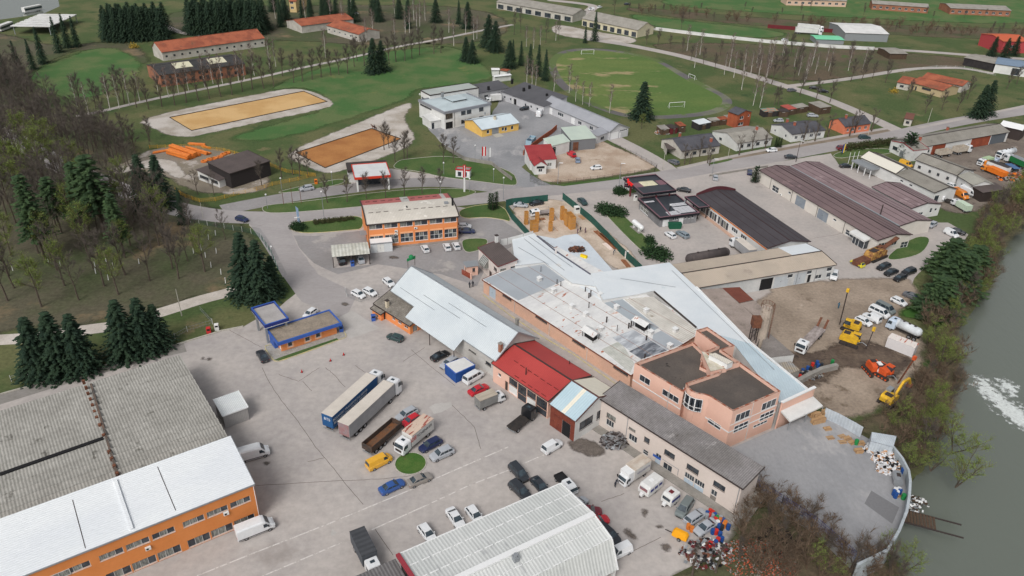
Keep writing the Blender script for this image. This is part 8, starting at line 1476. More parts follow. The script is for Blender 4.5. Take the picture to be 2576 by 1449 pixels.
quickh('roadside_house','second roadside house with white front gable and mossy grey roof',ZF(1770,850),ZF(2500,735),ZF(1225,598),3.1,r_pf,m_white_w,ap=ZF(1560,635),side='l',cs='A',wins=w4,wf=m_framed,rwins=[('l',.6,.7,1.2,2.1,1)],cat='house',chim=(ZF(2160,570),))
quickh('roadside_house','third roadside house, white with wide dark roof and two chimneys',ZG(612,668),ZG(1310,575),ZG(170,465),3.2,r_slt,m_white_w,ap=ZG(400,475),side='l',cs='A',wins=w4,rwins=[('l',.25,.32,1,2,1),('l',.75,.82,1.2,2,1)],cat='house',chim=(ZG(510,420),ZG(660,480)))
quickh('roadside_house','fourth roadside house with orange-pink corner and dark hipped roof',ZG(1690,512),ZG(2230,440),ZG(1450,365),3.2,r_slt,mat('salmon_plaster',rgb(216,130,100),rgb(208,122,92),sc=.4,fine=.04),rise=2,cs='A',wins=w4,cat='house',chim=(ZG(1700,340),))
quickh('brick_house','unfinished red brick house with dark gable roof above the sheds',ZF(1570,192),ZF(1790,272),ZF(1950,165),5.6,r_slt,m_brickf,rise=1.3,rwins=[('r',.2,.45,3.4,4.6),('r',.75,.85,4,4.8,1),('r',.15,.5,.9,2.1)],cat='house')
def shed(lb,A,B,C,h,rm,wm,rise=.3,cs='A'):b=Bld('garden_shed',lb,A,B,C,h,cside=cs,ov=.12,cat='shed');b.mono(rm,rise);b.door('f',None,None,m_wood,rel=(b.L*.3,b.L*.6,.02,min(2,h-.4)),proud=True);b.walls(wm)
m_rs=mat('rust_roof',rgb(150,84,58),rgb(120,66,52),sc=.6,amt=.9,fine=.15)
for a in(('shed with flat grey roof at the junk heap',ZF(230,565),ZF(400,548),ZF(130,497),2.3,m_concw,m_wood),('maroon-walled shed with dull grey roof',ZF(440,548),ZF(572,522),ZF(300,490),2.4,m_gut,m_mar),('rust-roofed shed with open door and parked car',ZF(605,497),ZF(735,482),ZF(440,437),2.8,m_rs,m_wood),('black shed with bright white-blue roof',ZF(1000,463),ZF(1245,415),ZF(815,402),2.6,r_bw,m_woodb),('shed with mossy pale roof, third from the brick house',ZF(1230,392),ZF(1420,372),ZF(1100,352),2.4,r_pf,m_wood),('shed with orange rust roof next to the brick house row',ZF(1422,371),ZF(1600,349),ZF(1380,322),2.4,m_rs,m_wood),('dark shed touching the brick house',ZF(1602,349),ZF(1750,331),ZF(1510,286),2.4,r_pf,m_woodb),('shed under a torn teal and rust roof with white front',ZG(50,206),ZG(345,186),ZG(0,150),2.4,mat('teal_rust',rgb(110,140,130),rgb(176,120,96),sc=1,amt=.9,fine=.2),m_woodb),('open shed with dark roof beside the red-roofed shed',ZG(360,200),ZG(560,205),ZG(270,150),2.4,m_gut,m_wood),('shed with faded red roof and green-white door posts',ZG(548,162),ZG(712,138),ZG(300,100),2.6,mat('faded_red',rgb(176,84,74),rgb(150,76,68),sc=.5,fine=.12),m_wood),('shed with pale striped roof right of the red one',ZG(714,132),ZG(955,92),ZG(655,66),2.6,r_pf,m_wood),('widest grey-roofed shed at the end of the shed row',ZG(1190,127),ZG(1420,95),ZG(820,46),3.0,r_pf,m_wood)):shed(*a)
t0,t1_,t2_,t3_=T[0,0],T[1,0],T[2,0],T[3,0]
w12=[(k/14+.03,k/14+.05,1.6,2.5,1) for k in range(14)]
quickh('tiled_barrack','long white barrack with red tiled roof beside the oval meadow',t0(1625,528),t1_(90,384),t0(1512,476),4.2,r_tile_,m_oldw,ap=t0(1548,424),side='l',cs='A',wins=w12,wf=m_framed,cat='barrack')
bb=quickh('ruined_barrack','derelict two-storey brick barrack with dark patched roof behind birches',t0(1600,757),t0(2470,640),t0(1385,662),(t0(1630,882),t0(1605,760)),mat('decayed_roof',rgb(66,66,66),rgb(54,54,56),sc=.2,fine=.1,spots=[(rgb(104,92,82),.15,.66,.05)]),m_brk,rise=1.8,cs='A',wins=[(k/12+.02,k/12+.05,1,2.4,2) for k in range(12)]+[(k/12+.02,k/12+.05,3.4,4.6,2) for k in range(12)],wf=m_framed,cat='barrack')
for x0 in(.22,.62):mb=MB();L,Wd=bb.L,bb.W;mb.add([(L*x0,Wd*.2,bb.rf(0,Wd*.2)+.06),(L*(x0+.2),Wd*.2,bb.rf(0,Wd*.2)+.06),(L*(x0+.2),Wd*.5,bb.rf(0,Wd*.5)+.06),(L*x0,Wd*.5,bb.rf(0,Wd*.5)+.06)],[(0,1,2,3)]);mb.build('pale_roof_patch',mat('pale_patch',rgb(206,202,176),fine=.06),bb.root)
quickh('tiled_barrack','red-tiled barrack front wing among far trees',t1_(455,262),t1_(985,192),t1_(440,188),4,r_tile_,m_oldw,rise=2,cs='A',cat='barrack');quickh('tiled_barrack','red-tiled barrack side wing running right among far trees',t1_(705,255),t1_(1030,348),t1_(1010,245),4,r_tile_,m_oldw,rise=2,cat='barrack',wins=[(k/6+.05,k/6+.1,1.5,2.4,1) for k in range(6)])
b=Bld('bus_station_roof','broad white-striped station roof at the top left corner',t0(100,262),t0(500,268),t0(250,132),4.5,ov=.3,cat='shelter')
for k in range(7):mb=MB();y=b.W*k/7;mb.box(0,y+.2,4.2,b.L,y+b.W/7*.7,4.6);mb.build('roof_strip',m_white_w,b.root)
mb=MB();mb.box(.5,.5,3.9,b.L-.5,b.W-.5,4.19);mb.build('roof_base',m_gut,b.root)
for x in(1,b.L-1):
 for y in(1,b.W-1):mb=MB();mb.bar((x,y,0),(x,y,3.9),.3);mb.build('column',m_met,b.root)
gw=[(k/8+.02,k/8+.10,.1,2.9,1) for k in range(8)]
quickh('garage_row','long grey garage row at the top with white posts',t2_(-160,15),t2_(612,152),t2_(770,122),4.4,r_pf,m_oldw,ap=t2_(705,92),wins=gw,wf=m_framew,cat='garage');quickh('garage_row','grey-roofed garage row with cream gable and closed doors',t2_(700,185),t2_(1265,305),t2_(1448,270),(t2_(1256,385),t2_(1265,308)),r_pf,mat('cream_gable',rgb(208,200,172),rgb(190,182,160),sc=.4,fine=.08),ap=t2_(1365,225),wins=gw,wf=m_framew,cat='garage')
ww=[(k/9+.03,k/9+.08,1.2,2.6,2) for k in range(9)]
for lb,A,B,C,h,rm,wm in(('pinkish plastered barrack at the top edge, left of three',t3_(190,-6),t3_(800,12),t3_(170,-40),4,r_pf,mat('pinkish',rgb(206,176,156),fine=.05)),('brick barrack with large blue windows, middle of three at the top',t3_(1050,37),t3_(1625,76),t3_(1000,6),4,r_pf,m_brk),('brick barrack at the top edge, right of three',t3_(1840,82),t3_(2455,108),t3_(1800,32),4,r_pf,m_brk)):quickh('far_barrack',lb,A,B,C,h,rm,wm,rise=1.4,cs='A',wins=ww,cat='barrack')
quickh('compound_hall','arched white hall inside the far fenced compound',t3_(780,330),t3_(1225,345),t3_(800,232),4.5,m_white_w,m_met,rise=1.5,cs='A',cat='hall');quickh('green_roof_shed','low shed with mint green roof in the far compound',t3_(485,395),t3_(775,405),t3_(490,352),2.6,mat('mint_roof',rgb(120,200,160),fine=.04),m_met,rise=.4,cs='A',cat='shed')
quickh('field_shed','open grey shed on the ploughed plot',t3_(1230,540),t3_(1412,542),t3_(1205,478),3,r_pf,m_wood,rise=.6,cs='A',cat='shed');quickh('red_house','red house with orange roof at the right edge',t3_(2372,418),t3_(2640,418),t3_(2330,338),6.5,mat('orange_roof',rgb(190,96,66),fine=.06),mat('red_wall',rgb(178,72,76),fine=.05),rise=1.5,cs='A',wins=[(.3,.5,3,4.4)],cat='house')
quickh('open_barn','open barn with old grey roof on posts at the right',t3_(1972,578),t3_(2285,642),t3_(2020,528),4,r_pf,m_woodb,rise=.7,cs='A',cat='barn');quickh('blue_barn','barn with blue-grey roof and black doorway at the right edge',t3_(2285,640),t3_(2720,702),t3_(2370,582),4.5,mat('blue_grey_roof',rgb(120,138,158),fine=.05,rib=('X',.6),ribd=.08),m_white_w,rise=.8,cs='A',wins=[(.42,.62,.1,3.6,1)],cat='barn')
quickh('stable','small tiled stable building, left of three',t3_(1295,825),t3_(1425,850),t3_(1335,756),3,r_tile_,m_oldw,rise=1.4,cs='A',wins=[(.3,.6,1,2)],wf=m_framed,cat='stable');quickh('stable','tiled stable with orange banner on its wall',t3_(1430,826),t3_(1762,916),t3_(1845,856),3.2,r_tile_,mat('tan_wall',rgb(184,166,132),fine=.08),rise=1.7,wins=[(.08,.13,.1,2,1),(.18,.23,.1,2,1),(.38,.65,1.5,2.5,1)],wf=m_framed,cat='stable');quickh('stable','longest tiled stable behind the other two',t3_(1545,778),t3_(1960,868),t3_(1985,815),3.2,r_tile_,m_oldw,rise=1.5,cat='stable')
quickh('roadside_hut','small white hut with rusty brown roof by the road junction',t3_(1370,1190),t3_(1460,1205),t3_(1400,1130),3,mat('brown_rust_roof',rgb(112,76,66),fine=.15),m_oldw,rise=.8,cs='A',wins=[(.3,.7,1,2)],wf=m_framed,cat='hut')
quickh('yellow_block','tall yellow building showing between far spruces',t1_(325,12),t1_(402,15),t1_(330,-60),(t1_(395,132),t1_(402,20)),r_tile_,mat('pale_yellow',rgb(208,182,132),fine=.04),rise=2,cs='A',wins=[(.2,.6,2,3.4),(.2,.6,5,6.4),(.2,.6,8,9.4)],cat='building')
quickh('white_container','white container on the broken concrete path, taller one',t1_(2370,705),t1_(2455,705),t1_(2372,685),2.5,m_frame,m_white_w,rise=.2,cs='A',cat='container',W=4);quickh('white_container','long white container behind the dark courtyard roof',t1_(2402,775),t1_(2576,755),t1_(2400,768),2.5,m_frame,m_white_w,rise=.2,cs='A',cat='container',W=3);quickh('rust_container','open-topped container with rusty top next to the white one',t1_(2448,705),t1_(2525,718),t1_(2450,690),2.4,m_rs,m_white_w,rise=.1,cs='A',cat='container',W=4)
# ========================= RIVER YARD, PLANT, SITE AND STREET FURNITURE
t33,t32,t31,t21,t11,t23,t20,t01=T[3,3],T[3,2],T[3,1],T[2,1],T[1,1],T[2,3],T[2,0],T[0,1]
ZY=2.0
yp=[(1838,1128),(1958,1076),(2040,1040),(2078,1032),(2157,1088),(2200,1112),(2245,1134),(2262,1152),(2283,1195),(2287,1215),(2282,1290),(2260,1345),(2230,1385),(2156,1418),(2060,1326),(1932,1240),(1900,1216),(1872,1190)]
w=[P(x,y,ZY) for x,y in yp]
if sum(w[i].x*w[(i+1)%len(w)].y-w[(i+1)%len(w)].x*w[i].y for i in range(len(w)))<0:w=w[::-1]
mb=MB();mb.prism([(p.x,p.y) for p in w],-4.4,ZY);mb.build('grey_yard',m_asph2,kind='structure')
for q,m_ in(([t33(1040,590),t33(1320,760),t33(1250,925),t33(970,720)],mat('dark_asphalt_patch',rgb(118,118,120),fine=.08)),):mb=MB();pp=[P(*c,ZY) for c in q][::-1];mb.poly([(p.x,p.y,ZY+.006) for p in pp]);mb.f=[f if True else f for f in mb.f];mb.build('patch',m_,kind='structure')
def run(nm,lb,pts,zt,z0,m,th=.25,cat='wall',rails=0,posts=2.5,pm=None,cap=None):
 """fence or wall whose top line is seen at height zt"""
 c_=[P(x,y,zt) for x,y in pts];o=Vector((c_[0].x,c_[0].y,z0));t_=thing(nm,lb,cat,o);h=zt-z0
 for a,q in zip(c_,c_[1:]):
  a=Vector((a.x-o.x,a.y-o.y,0));q=Vector((q.x-o.x,q.y-o.y,0));L_=(q-a).length;n=max(1,int(L_/posts))
  for k in range(n):
   s0,s1=a.lerp(q,k/n),a.lerp(q,(k+1)/n)
   if not rails:mb=MB();u=V3((0,0,h/2));mb.bar(s0+u,s1+u,th,h);mb.build('panel',m,t_)
   else:
    mb=MB()
    for r_ in range(rails):u=V3((0,0,h*(r_+.6)/rails));mb.bar(s0+u,s1+u,.035)
    for v in range(8):u=s0.lerp(s1,v/8);mb.bar(u,u+V3((0,0,h*.95)),.02)
    o_=mb.build('mesh_panel',m,t_);o_['kind']='stuff'
   if pm:mb=MB();mb.bar(s0,s0+V3((0,0,h+.05)),.09);mb.build('post',pm,t_)
  if cap:mb=MB();u=V3((0,0,h+.04));mb.bar(a+u,q+u,th+.12,.08);mb.build('coping',cap,t_)
 return t_
m_ws=mat('white_sheet_wall',rgb(190,198,204),rgb(172,180,188),sc=.5,fine=.08,rib=('X',.4),ribd=.08);m_wr=mat('stained_white_wall',rgb(176,184,190),rgb(150,156,158),sc=.5,fine=.1,spots=[(rgb(116,120,110),.5,.64,.06)])
run('sheet_fence','tall pale corrugated fence behind the pallet stacks',[(2078,1026),(2110,1040),(2150,1062),(2172,1075)],4.4,ZY,m_ws,.12,'fence')
run('yard_wall','curved white wall between the grey yard and the river',[(2246,1122),(2270,1152),(2286,1183),(2290,1208),(2288,1247),(2281,1287),(2262,1335),(2232,1384),(2158,1420)],4.0,ZY-3,m_wr,.3,cap=m_wr)
root=thing('lean_to_roof','white sheet lean-to roof in the corner of the grey yard','shed',(0,0,0));pblock(root,[t33(1045,0),t33(1295,40),t33(1262,150),t33(1035,88)],4.6,ZY,m_ws,m_ws)
run('wire_fence','blue-grey wire fence on the edge of the grey yard',[(1905,1203),(1932,1219),(2057,1300),(2165,1393)],4.0,ZY,m_blued,.05,'fence',rails=4,pm=m_gut)
for k in range(14):mb=MB();a=P(*t23(2450,560),2);q=P(*t23(2240,850),0);c=a.lerp(q,k/14);d_=(q-a);d_.z=0;d_.normalize();s_=Vector((-d_.y,d_.x,0));mb.bar(c-s_*.0+V3((0,0,-.1)),c+s_*2.2+V3((0,0,-.1)),.42,.16);mb.build('step',m_concw,kind='structure')
NOLINK[0]=True;pal=thing('wooden_pallet','x','x');m_pal=mat('pallet_wood',rgb(190,156,116),rgb(150,118,88),sc=1.2,amt=.9,fine=.15)
mb=MB();mb.box(-.6,-.05,0,.6,.05,.10);bm_=mb.mesh('bearer',m_pal);mb=MB();mb.box(-.05,-.4,.10,.05,.4,.14);sm_=mb.mesh('slat',m_pal)
for y in(-.35,0,.35):link('bearer',bm_,pal,(0,y,0))
for x in(-.55,-.33,-.11,.11,.33,.55):link('slat',sm_,pal,(x,0,0))
NOLINK[0]=False
for i,(c,n,rz) in enumerate(((t32(440,1290),9,.3),(t32(480,1315),10,.3),(t32(530,1345),8,.3),(t32(470,1360),7,.3),(t32(570,1290),10,.3),(t33(625,60),1,.2),(t33(750,102),1,.2),(t33(797,70),2,.4),(t33(930,120),3,.1),(t33(910,200),4,.1),(t32(595,1420),2,.3),(t33(845,110),2,.5),(t33(745,45),1,.4),(t33(1300,640),1,.3))):
 w_=P(*c,ZY)
 for k in range(n):inst(pal,(w_.x+rng.uniform(-.04,.04),w_.y+rng.uniform(-.04,.04),ZY+k*.145),rz+rng.uniform(-.06,.06),'wooden pallet in the stacks along the grey yard edge','pallet','pallets in the grey yard',scale=1.15)
NOLINK[0]=True;dr=thing('steel_drum','x','x');m_dc=mat('drum_paint',None,objcol=True,rough=.5,fine=.12,spots=[(rgb(96,70,56),1.5,.66,.05)])
mb=MB();mb.tube((0,0,0),(0,0,.88),.29,.29,12);mb.build('body',m_dc,dr);mb=MB();[mb.tube((0,0,z),(0,0,z+.03),.305,.305,12) for z in(.28,.57,.86)];mb.build('hoop',m_dc,dr);mb=MB();mb.tube((0,0,.885),(0,0,.905),.27,.27,12);mb.build('lid',m_dc,dr);NOLINK[0]=False
dcol=dict(r=rgb(190,50,40),b=rgb(36,76,140),g=rgb(40,130,72),o=rgb(206,120,50),s=rgb(150,154,158),w=rgb(210,212,214),k=rgb(46,50,56));dn=dict(r='red',b='blue',g='green',o='orange',s='grey',w='white',k='black')
for x,y,c in((565,640,'r'),(620,675,'r'),(560,730,'r'),(495,690,'b'),(490,740,'s'),(615,745,'s'),(665,725,'b'),(720,790,'g'),(685,830,'r'),(800,835,'o'),(795,790,'s'),(850,850,'b'),(905,905,'o'),(880,950,'o'),(735,900,'w'),(770,980,'b'),(830,1000,'k'),(980,990,'b'),(625,1090,'b'),(700,1100,'r'),(790,1160,'b'),(830,1270,'b'),(740,1290,'r'),(690,1350,'b'),(565,1385,'r'),(65,975,'o'),(145,1035,'o')):
 w_=P(*ZJ(x,y),.8);inst(dr,(w_.x,w_.y,.02),0,f'{dn[c]} drum in the pile of drums at the corner of the beige workshop','drum',f'{dn[c]} drums by the beige workshop',color=dcol[c],scale=1.15)
for x,y,c in((1285,578,'w'),(1320,575,'w'),(1300,605,'w'),(1330,590,'b'),(1275,600,'b'),(1290,625,'b'),(1360,380,'b'),(1370,640,'g'),(895,90,'g')):w_=P(*t33(x,y),ZY+.8);inst(dr,(w_.x,w_.y,ZY),0,f'{dn[c]} drum standing in the grey yard by the curved wall','drum',f'{dn[c]} drums in the grey yard',color=dcol[c],scale=1.2)
for x,y,c in((495,750,'b'),(505,780,'b'),(400,805,'b'),(350,830,'b'),(450,770,'r'),(430,810,'k'),(330,870,'k'),(270,880,'k'),(320,890,'r'),(650,740,'g'),(540,775,'k'),(380,850,'k')):w_=P(*t32(x,y),.6);inst(dr,(w_.x,w_.y,.02),0,f'{dn[c]} drum in the scrap heap of the muddy yard','drum',f'{dn[c]} drums of the muddy yard',color=dcol[c],scale=1.15)
m_pap=mat('waste_paper',rgb(214,214,216),fine=.1);m_card=mat('cardboard',rgb(180,140,106),fine=.12)
def pile(nm,lb,px,rx,ry,rz_,n,sz,mats,z=0.0,cat='pile',kind=None,seed=3):
 r=random.Random(seed);w_=P(*px,z);t_=thing(nm,lb,cat,w_,.3) if not kind else None;mb=MB()
 for k in range(n):
  a,q=r.uniform(0,6.3),math.sqrt(r.random());x,y=rx*q*math.cos(a),ry*q*math.sin(a);zz=rz_*(1-q*q)*r.random()**.3+.05;u=Vector((r.uniform(-1,1),r.uniform(-1,1),r.uniform(-.4,.4))).normalized()*sz*r.uniform(.4,1);v=u.cross(Vector((r.uniform(-.4,.4),r.uniform(-.4,.4),1))).normalized()*sz*r.uniform(.3,.8);h=Vector((0,0,sz*.12));c=Vector((x,y,zz))
  if kind:c=c+w_
  mb.hexa([c-u-v-h,c+u-v-h,c+u+v-h,c-u+v-h],[c-u-v+h,c+u-v+h,c+u+v+h,c-u+v+h],r.randrange(len(mats)))
 o=mb.build('heap' if t_ else nm,mats,t_);o['kind']='stuff';return t_
for i,(x,y) in enumerate(((1100,165),(1180,262),(1225,365))):pile('waste_paper_pile',('upper','middle','lower')[i]+' of three heaps of white paper and cardboard waste',t33(x,y),2.6,1.5,1.5,260,.38,[m_pap,m_pap,m_card,m_pap,m_black],ZY,seed=i)
pile('brick_rubble','',t23(2480,1300),6,4.5,1.0,1100,.15,[mat('brick_bits',rgb(176,92,66),fine=.2),mat('brick_bits_dark',rgb(140,84,66),fine=.2),m_concw],kind='stuff')
pile('scrap_heap','heap of scrap metal and boards beside the orange compressor',t23(1950,1230),4.5,3,1.2,200,.4,[m_white_w,m_rust,m_black,m_met,m_mar]);pile('scrap_heap','tarpaulin-covered scrap before the beige workshop',t23(1040,100),2.8,2.2,1.9,240,.5,[mat('grey_sheet_tarp',rgb(120,116,116),fine=.15),m_gut,m_met])
pile('steel_pile','brown steel pile lying on the pale roof slab',t21(655,1065),2.2,1.6,.8,140,.4,[m_rust,m_gut],3.9);pile('junk_heap','white and rusty junk heap by the maroon shed',ZF(250,640),3,2,1.6,160,.45,[m_white_w,m_rs,m_met,m_card]);pile('debris_heap','muddy debris pile near the drill rigs',t32(360,890),5,1.6,.9,200,.35,[m_gut,m_rust,m_met,m_concw]);pile('scrap_heap','scrapped machine parts along the far truck yard',ZE(1560,590),9,3,1.2,330,.6,[m_met,m_gut,m_rs,m_or,m_concw]);pile('debris_heap','plastic and driftwood debris caught outside the river wall',t33(1450,730),3,2,.8,160,.3,[m_frame,m_wood,m_met],-2)
NOLINK[0]=True;ty=thing('old_tyre','x','x');mb=MB();n=12
for k in range(n):
 a0,a1=2*math.pi*k/n,2*math.pi*(k+1)/n;c0,s0,c1,s1=math.cos(a0),math.sin(a0),math.cos(a1),math.sin(a1);R_,r_=.5,.28
 mb.add([(r_*c0,r_*s0,.02),(R_*c0,R_*s0,.02),(R_*c0,R_*s0,.22),(r_*c0,r_*s0,.22),(r_*c1,r_*s1,.02),(R_*c1,R_*s1,.02),(R_*c1,R_*s1,.22),(r_*c1,r_*s1,.22)],[(1,5,6,2),(2,6,7,3),(3,7,4,0)])
mb.build('tread',m_tyre,ty);NOLINK[0]=False
c0=P(*t33(90,1130),.3)
for k in range(34):a=rng.uniform(0,6.3);q=3.4*math.sqrt(rng.random());o=inst(ty,(c0.x+q*math.cos(a)*1.3,c0.y+q*math.sin(a),rng.uniform(.0,.7)*(1-q/3.6)+.02),0,'old tyre in the dumped tyre pile below the grey yard','tyre','dumped tyres');o.rotation_euler=(rng.uniform(-.3,.3),rng.uniform(-.3,.3),0)
def cyl(nm,lb,px,L_,r_,z,rz,m,cat):t_=thing(nm,lb,cat,P(*px,z),rz);mb=MB();mb.tube((-L_/2,0,r_),(L_/2,0,r_),r_,r_,16);mb.build('shell',m,t_,smooth=False);mb=MB();mb.box(-.4,-.3,r_*1.9,.4,.3,r_*2.1);mb.build('hatch',m_gut,t_);return t_
cyl('steel_vessel','grey steel vessel lying by the curved wall',t33(1290,500),2.4,.8,ZY,1.3,m_met,'tank')
t_=thing('timber_platform','broken timber platform hanging over the river from the wall','platform',P(*t33(1430,850),0),-.35)
for k in range(12):mb=MB();mb.box(-2+k*.5,-1.4,-.1,-1.6+k*.5,1.4,.0);mb.build('plank',m_wood,t_)
for y in(-1.5,1.5):mb=MB();mb.bar((-2.5,y,-.2),(8,y,-.2),.2);mb.build('beam',m_gut,t_)
m_cy=mat('machine_yellow',rgb(222,178,44),rgb(200,156,48),sc=1,amt=.7,fine=.1,rough=.6,spots=[(rgb(140,100,60),1.3,.68,.05)]);m_co=mat('machine_orange',rgb(216,92,44),rgb(190,80,44),sc=1,fine=.12,rough=.6)
def machine(nm,lb,px,rz,m,L=4.2,body=(3.2,2.4,1.4),boom=None,mast=None,cabm=None,cat='digger'):
 t_=thing(nm,lb,cat,P(*px),rz)
 for s_ in(-1,1):
  mb=MB();mb.extr([(-L/2,.35),(-L/2+.3,.0),(L/2-.3,.0),(L/2,.35),(L/2-.2,.8),(-L/2+.2,.8)],s_*1.25-.28,s_*1.25+.28);k_=mb.build('track',m_chas,t_)
  for q in range(5):mb=MB();x=-L/2+.5+q*(L-1)/4;mb.tube((x,s_*1.54,.38),(x,s_*1.58,.38),.22,.22,8);mb.build('track_wheel',m if m is m_co else m_gut,k_)
 bx_,by_,bz_=body;mb=MB();mb.extr([(-bx_*.6,.9),(bx_*.4,.9),(bx_*.4,.9+bz_*.7),(bx_*.1,.9+bz_),(-bx_*.5,.9+bz_),(-bx_*.6,.9+bz_*.6)],-by_/2,by_/2);mb.build('body',m,t_);mb=MB();mb.box(-bx_*.45,-by_*.3,.9+bz_,-bx_*.1,by_*.3,1.05+bz_);mb.build('engine_hood',m_gut,t_)
 mb=MB();mb.extr([(bx_*.0,1.0),(bx_*.5,1.0),(bx_*.45,2.9),(bx_*.02,2.9)],by_*.08,by_*.5);c_=mb.build('cab',cabm or m_met,t_);mb=MB();mb.box(bx_*.06,by_*.07,1.7,bx_*.475,by_*.51,2.7);mb.build('cab_window',m_cglass,c_)
 if boom:
  for i,(a,q,w_) in enumerate(zip(boom,boom[1:],(.45,.38,.3,.3))):mb=MB();mb.bar((a[0],-.5,a[1]),(q[0],-.5,q[1]),.42,w_*1.3);mb.build(('boom','boom','stick','stick')[i],m,t_)
  mb=MB();x,z=boom[-1];mb.extr([(x-.3,z),(x+.5,z),(x+.3,z-.9),(x-.6,z-.6)],-1.0,0);mb.build('bucket',m_rust,t_)
 if mast:
  (x0,z0),(x1,z1)=mast
  for y in(-.25,.25):mb=MB();mb.bar((x0,y,z0),(x1,y,z1),.16);mb.build('mast_rail',m_rust if m is m_co else m_gut,t_)
  for k in range(10):mb=MB();q=k/10;x,z=x0+(x1-x0)*q,z0+(z1-z0)*q;mb.bar((x,-.25,z),(x+(x1-x0)*.05,.25,z+(z1-z0)*.05),.08);mb.build('mast_brace',m,t_)
  mb=MB();mb.box(x1-.3,-.35,z1-.3,x1+.3,.35,z1+.5);mb.build('mast_head',m,t_);mb=MB();pts=[(.6,2.0),(1.2,.9),(x0*.7,1.8),(x0,z0+1)];[mb.tube((a[0],-.7,a[1]),(q[0],-.7,q[1]),.07,.07,6) for a,q in zip(pts,pts[1:])];mb.build('hose',m_met,t_)
 return t_
hd_=lambda a,q:math.atan2((P(*q)-P(*a)).y,(P(*q)-P(*a)).x)
machine('excavator','yellow tracked excavator with arm reaching over the brown bank',t32(1210,1150),hd_(t32(1210,1150),t32(1400,1000)),m_cy,boom=[(.8,1.6),(3.2,4.0),(5.8,3.6),(7.2,1.6)])
machine('drill_rig','yellow drill rig with tall black mast beside the white cars',t32(830,420),hd_(t32(830,420),t32(770,400)),m_cy,mast=((2.6,.5),(2.9,9.5)),cabm=m_cy,cat='drill rig')
machine('drill_rig','bright yellow drill rig with grey hoses and lowered mast',t32(820,560),hd_(t32(820,560),t32(1000,620)),m_cy,body=(3.8,2.2,1.7),mast=((3.6,.3),(3.9,5.4)),cabm=m_cy,cat='drill rig')
machine('drill_rig','orange tracked drill rig with brown leaning mast',t32(1150,880),hd_(t32(1150,880),t32(1290,960)),m_co,mast=((3.6,.3),(5.0,7.5)),cabm=m_co,cat='drill rig');machine('old_loader','white and orange tracked machine wrapped in plastic sheet',t32(1050,850),hd_(t32(1050,850),t32(1130,940)),m_co,body=(2.6,2,1.6),cabm=m_frame,cat='digger')
t_=machine('crushing_machine','rusty yellow crushing machine with raised conveyor before the brown hall',t31(1080,1150),hd_(t31(1080,1150),t31(1300,1060)),mat('rusty_yellow',rgb(176,136,74),rgb(110,70,52),sc=.8,amt=.9,fine=.15),L=7,body=(7,2.6,2.0),cabm=m_rust,cat='machine');mb=MB();mb.bar((2,0,2.4),(8.5,0,4.2),1.2,.3);mb.build('conveyor',m_rust,t_);mb=MB();mb.box(-9,-1.2,.2,-4.2,1.2,1.6);mb.build('feed_hopper',m_rust,t_)
t_=thing('air_compressor','yellow-orange towed compressor near the scrap heap','compressor',P(*t23(1690,1070),0),2.6);mb=MB();loft(mb,[(-1.2,[(.6,.5),(.6,1.0),(.001,1.1)]),(-.9,[(.65,.45),(.62,1.3),(.001,1.4)]),(1.0,[(.65,.45),(.6,1.4),(.001,1.5)]),(1.3,[(.6,.5),(.5,1.1),(.001,1.2)])]);mb.build('housing',mat('hi_orange',rgb(240,166,30),fine=.05),t_);[wheel(t_,0,s_*.7,.32) for s_ in(-1,1)];mb=MB();mb.bar((1.2,0,.5),(2.6,0,.5),.1);mb.build('drawbar',m_gut,t_)
zo=ZO;m_pl=mat('form_plywood',rgb(196,140,70),rgb(176,130,76),sc=1.5,fine=.12)
for i,(x,y0,y1,s_) in enumerate(((340,585,345,.45),(545,555,365,.45),(815,520,290,.5),(1010,495,250,.45),(1065,515,305,.4),(1135,605,375,.95),(1195,665,435,.8),(490,710,525,.9),(795,710,540,.45))):
 h=hgt(zo(x,y0),zo(x,y1));t_=thing('column_form','tall timber column form with slanting props at the building site','formwork',P(*zo(x,y0)),.4,'column forms at the building site')
 for q in range(4):mb=MB();c=[(-s_,-s_-.04,s_,-s_),(-s_,s_,s_,s_+.04),(-s_-.04,-s_,-s_,s_),(s_,-s_,s_+.04,s_)][q];mb.box(c[0],c[1],0,c[2],c[3],h);mb.build('form_board',m_pl,t_)
 for q in range(3):mb=MB();z=h*(.2+.3*q);mb.box(-s_-.1,-s_-.1,z,s_+.1,-s_-.05,z+.1);mb.build('clamp',m_card,t_)
 for a in(0,2):mb=MB();mb.bar((s_,0,h*.6),(s_+1.6,a-1,0),.08);mb.build('prop',m_card,t_)
def planks(lb,a,b,n,m,wd=.3,z=.05,group=None):
 A_,B_=P(*a),P(*b);t_=thing('timber_stack',lb,'timber',A_,math.atan2((B_-A_).y,(B_-A_).x));L_=(B_-A_).length
 for k in range(n):mb=MB();y=(k%4)*wd*1.1;zz=z+(k//4)*.12;mb.box(rng.uniform(0,.4),y,zz,L_-rng.uniform(0,.4),y+wd,zz+.1);mb.build('plank',m,t_)
m_bp=mat('brown_plank',rgb(158,106,74),rgb(130,86,62),sc=1,fine=.15)
for a in(('long brown planks stacked along the green fence',zo(1600,720),zo(1990,1070),8,m_bp),('second run of brown planks by the fence',zo(1700,760),zo(2060,1080),6,m_bp),('pale planks near the fence',zo(1760,950),zo(1920,1080),4,mat('pale_plank',rgb(232,214,204),fine=.05)),('short plank stack beside the site cabin',zo(1310,430),zo(1400,510),6,m_card),('planks at the lower end of the site',zo(2110,1260),zo(2230,1400),6,m_bp),('loose boards at the left green fence',zo(200,440),zo(300,560),5,mat('pink_board',rgb(206,184,168),fine=.1)),('boards before the white truck',zo(580,520),zo(715,500),4,m_bp)):planks(*a)
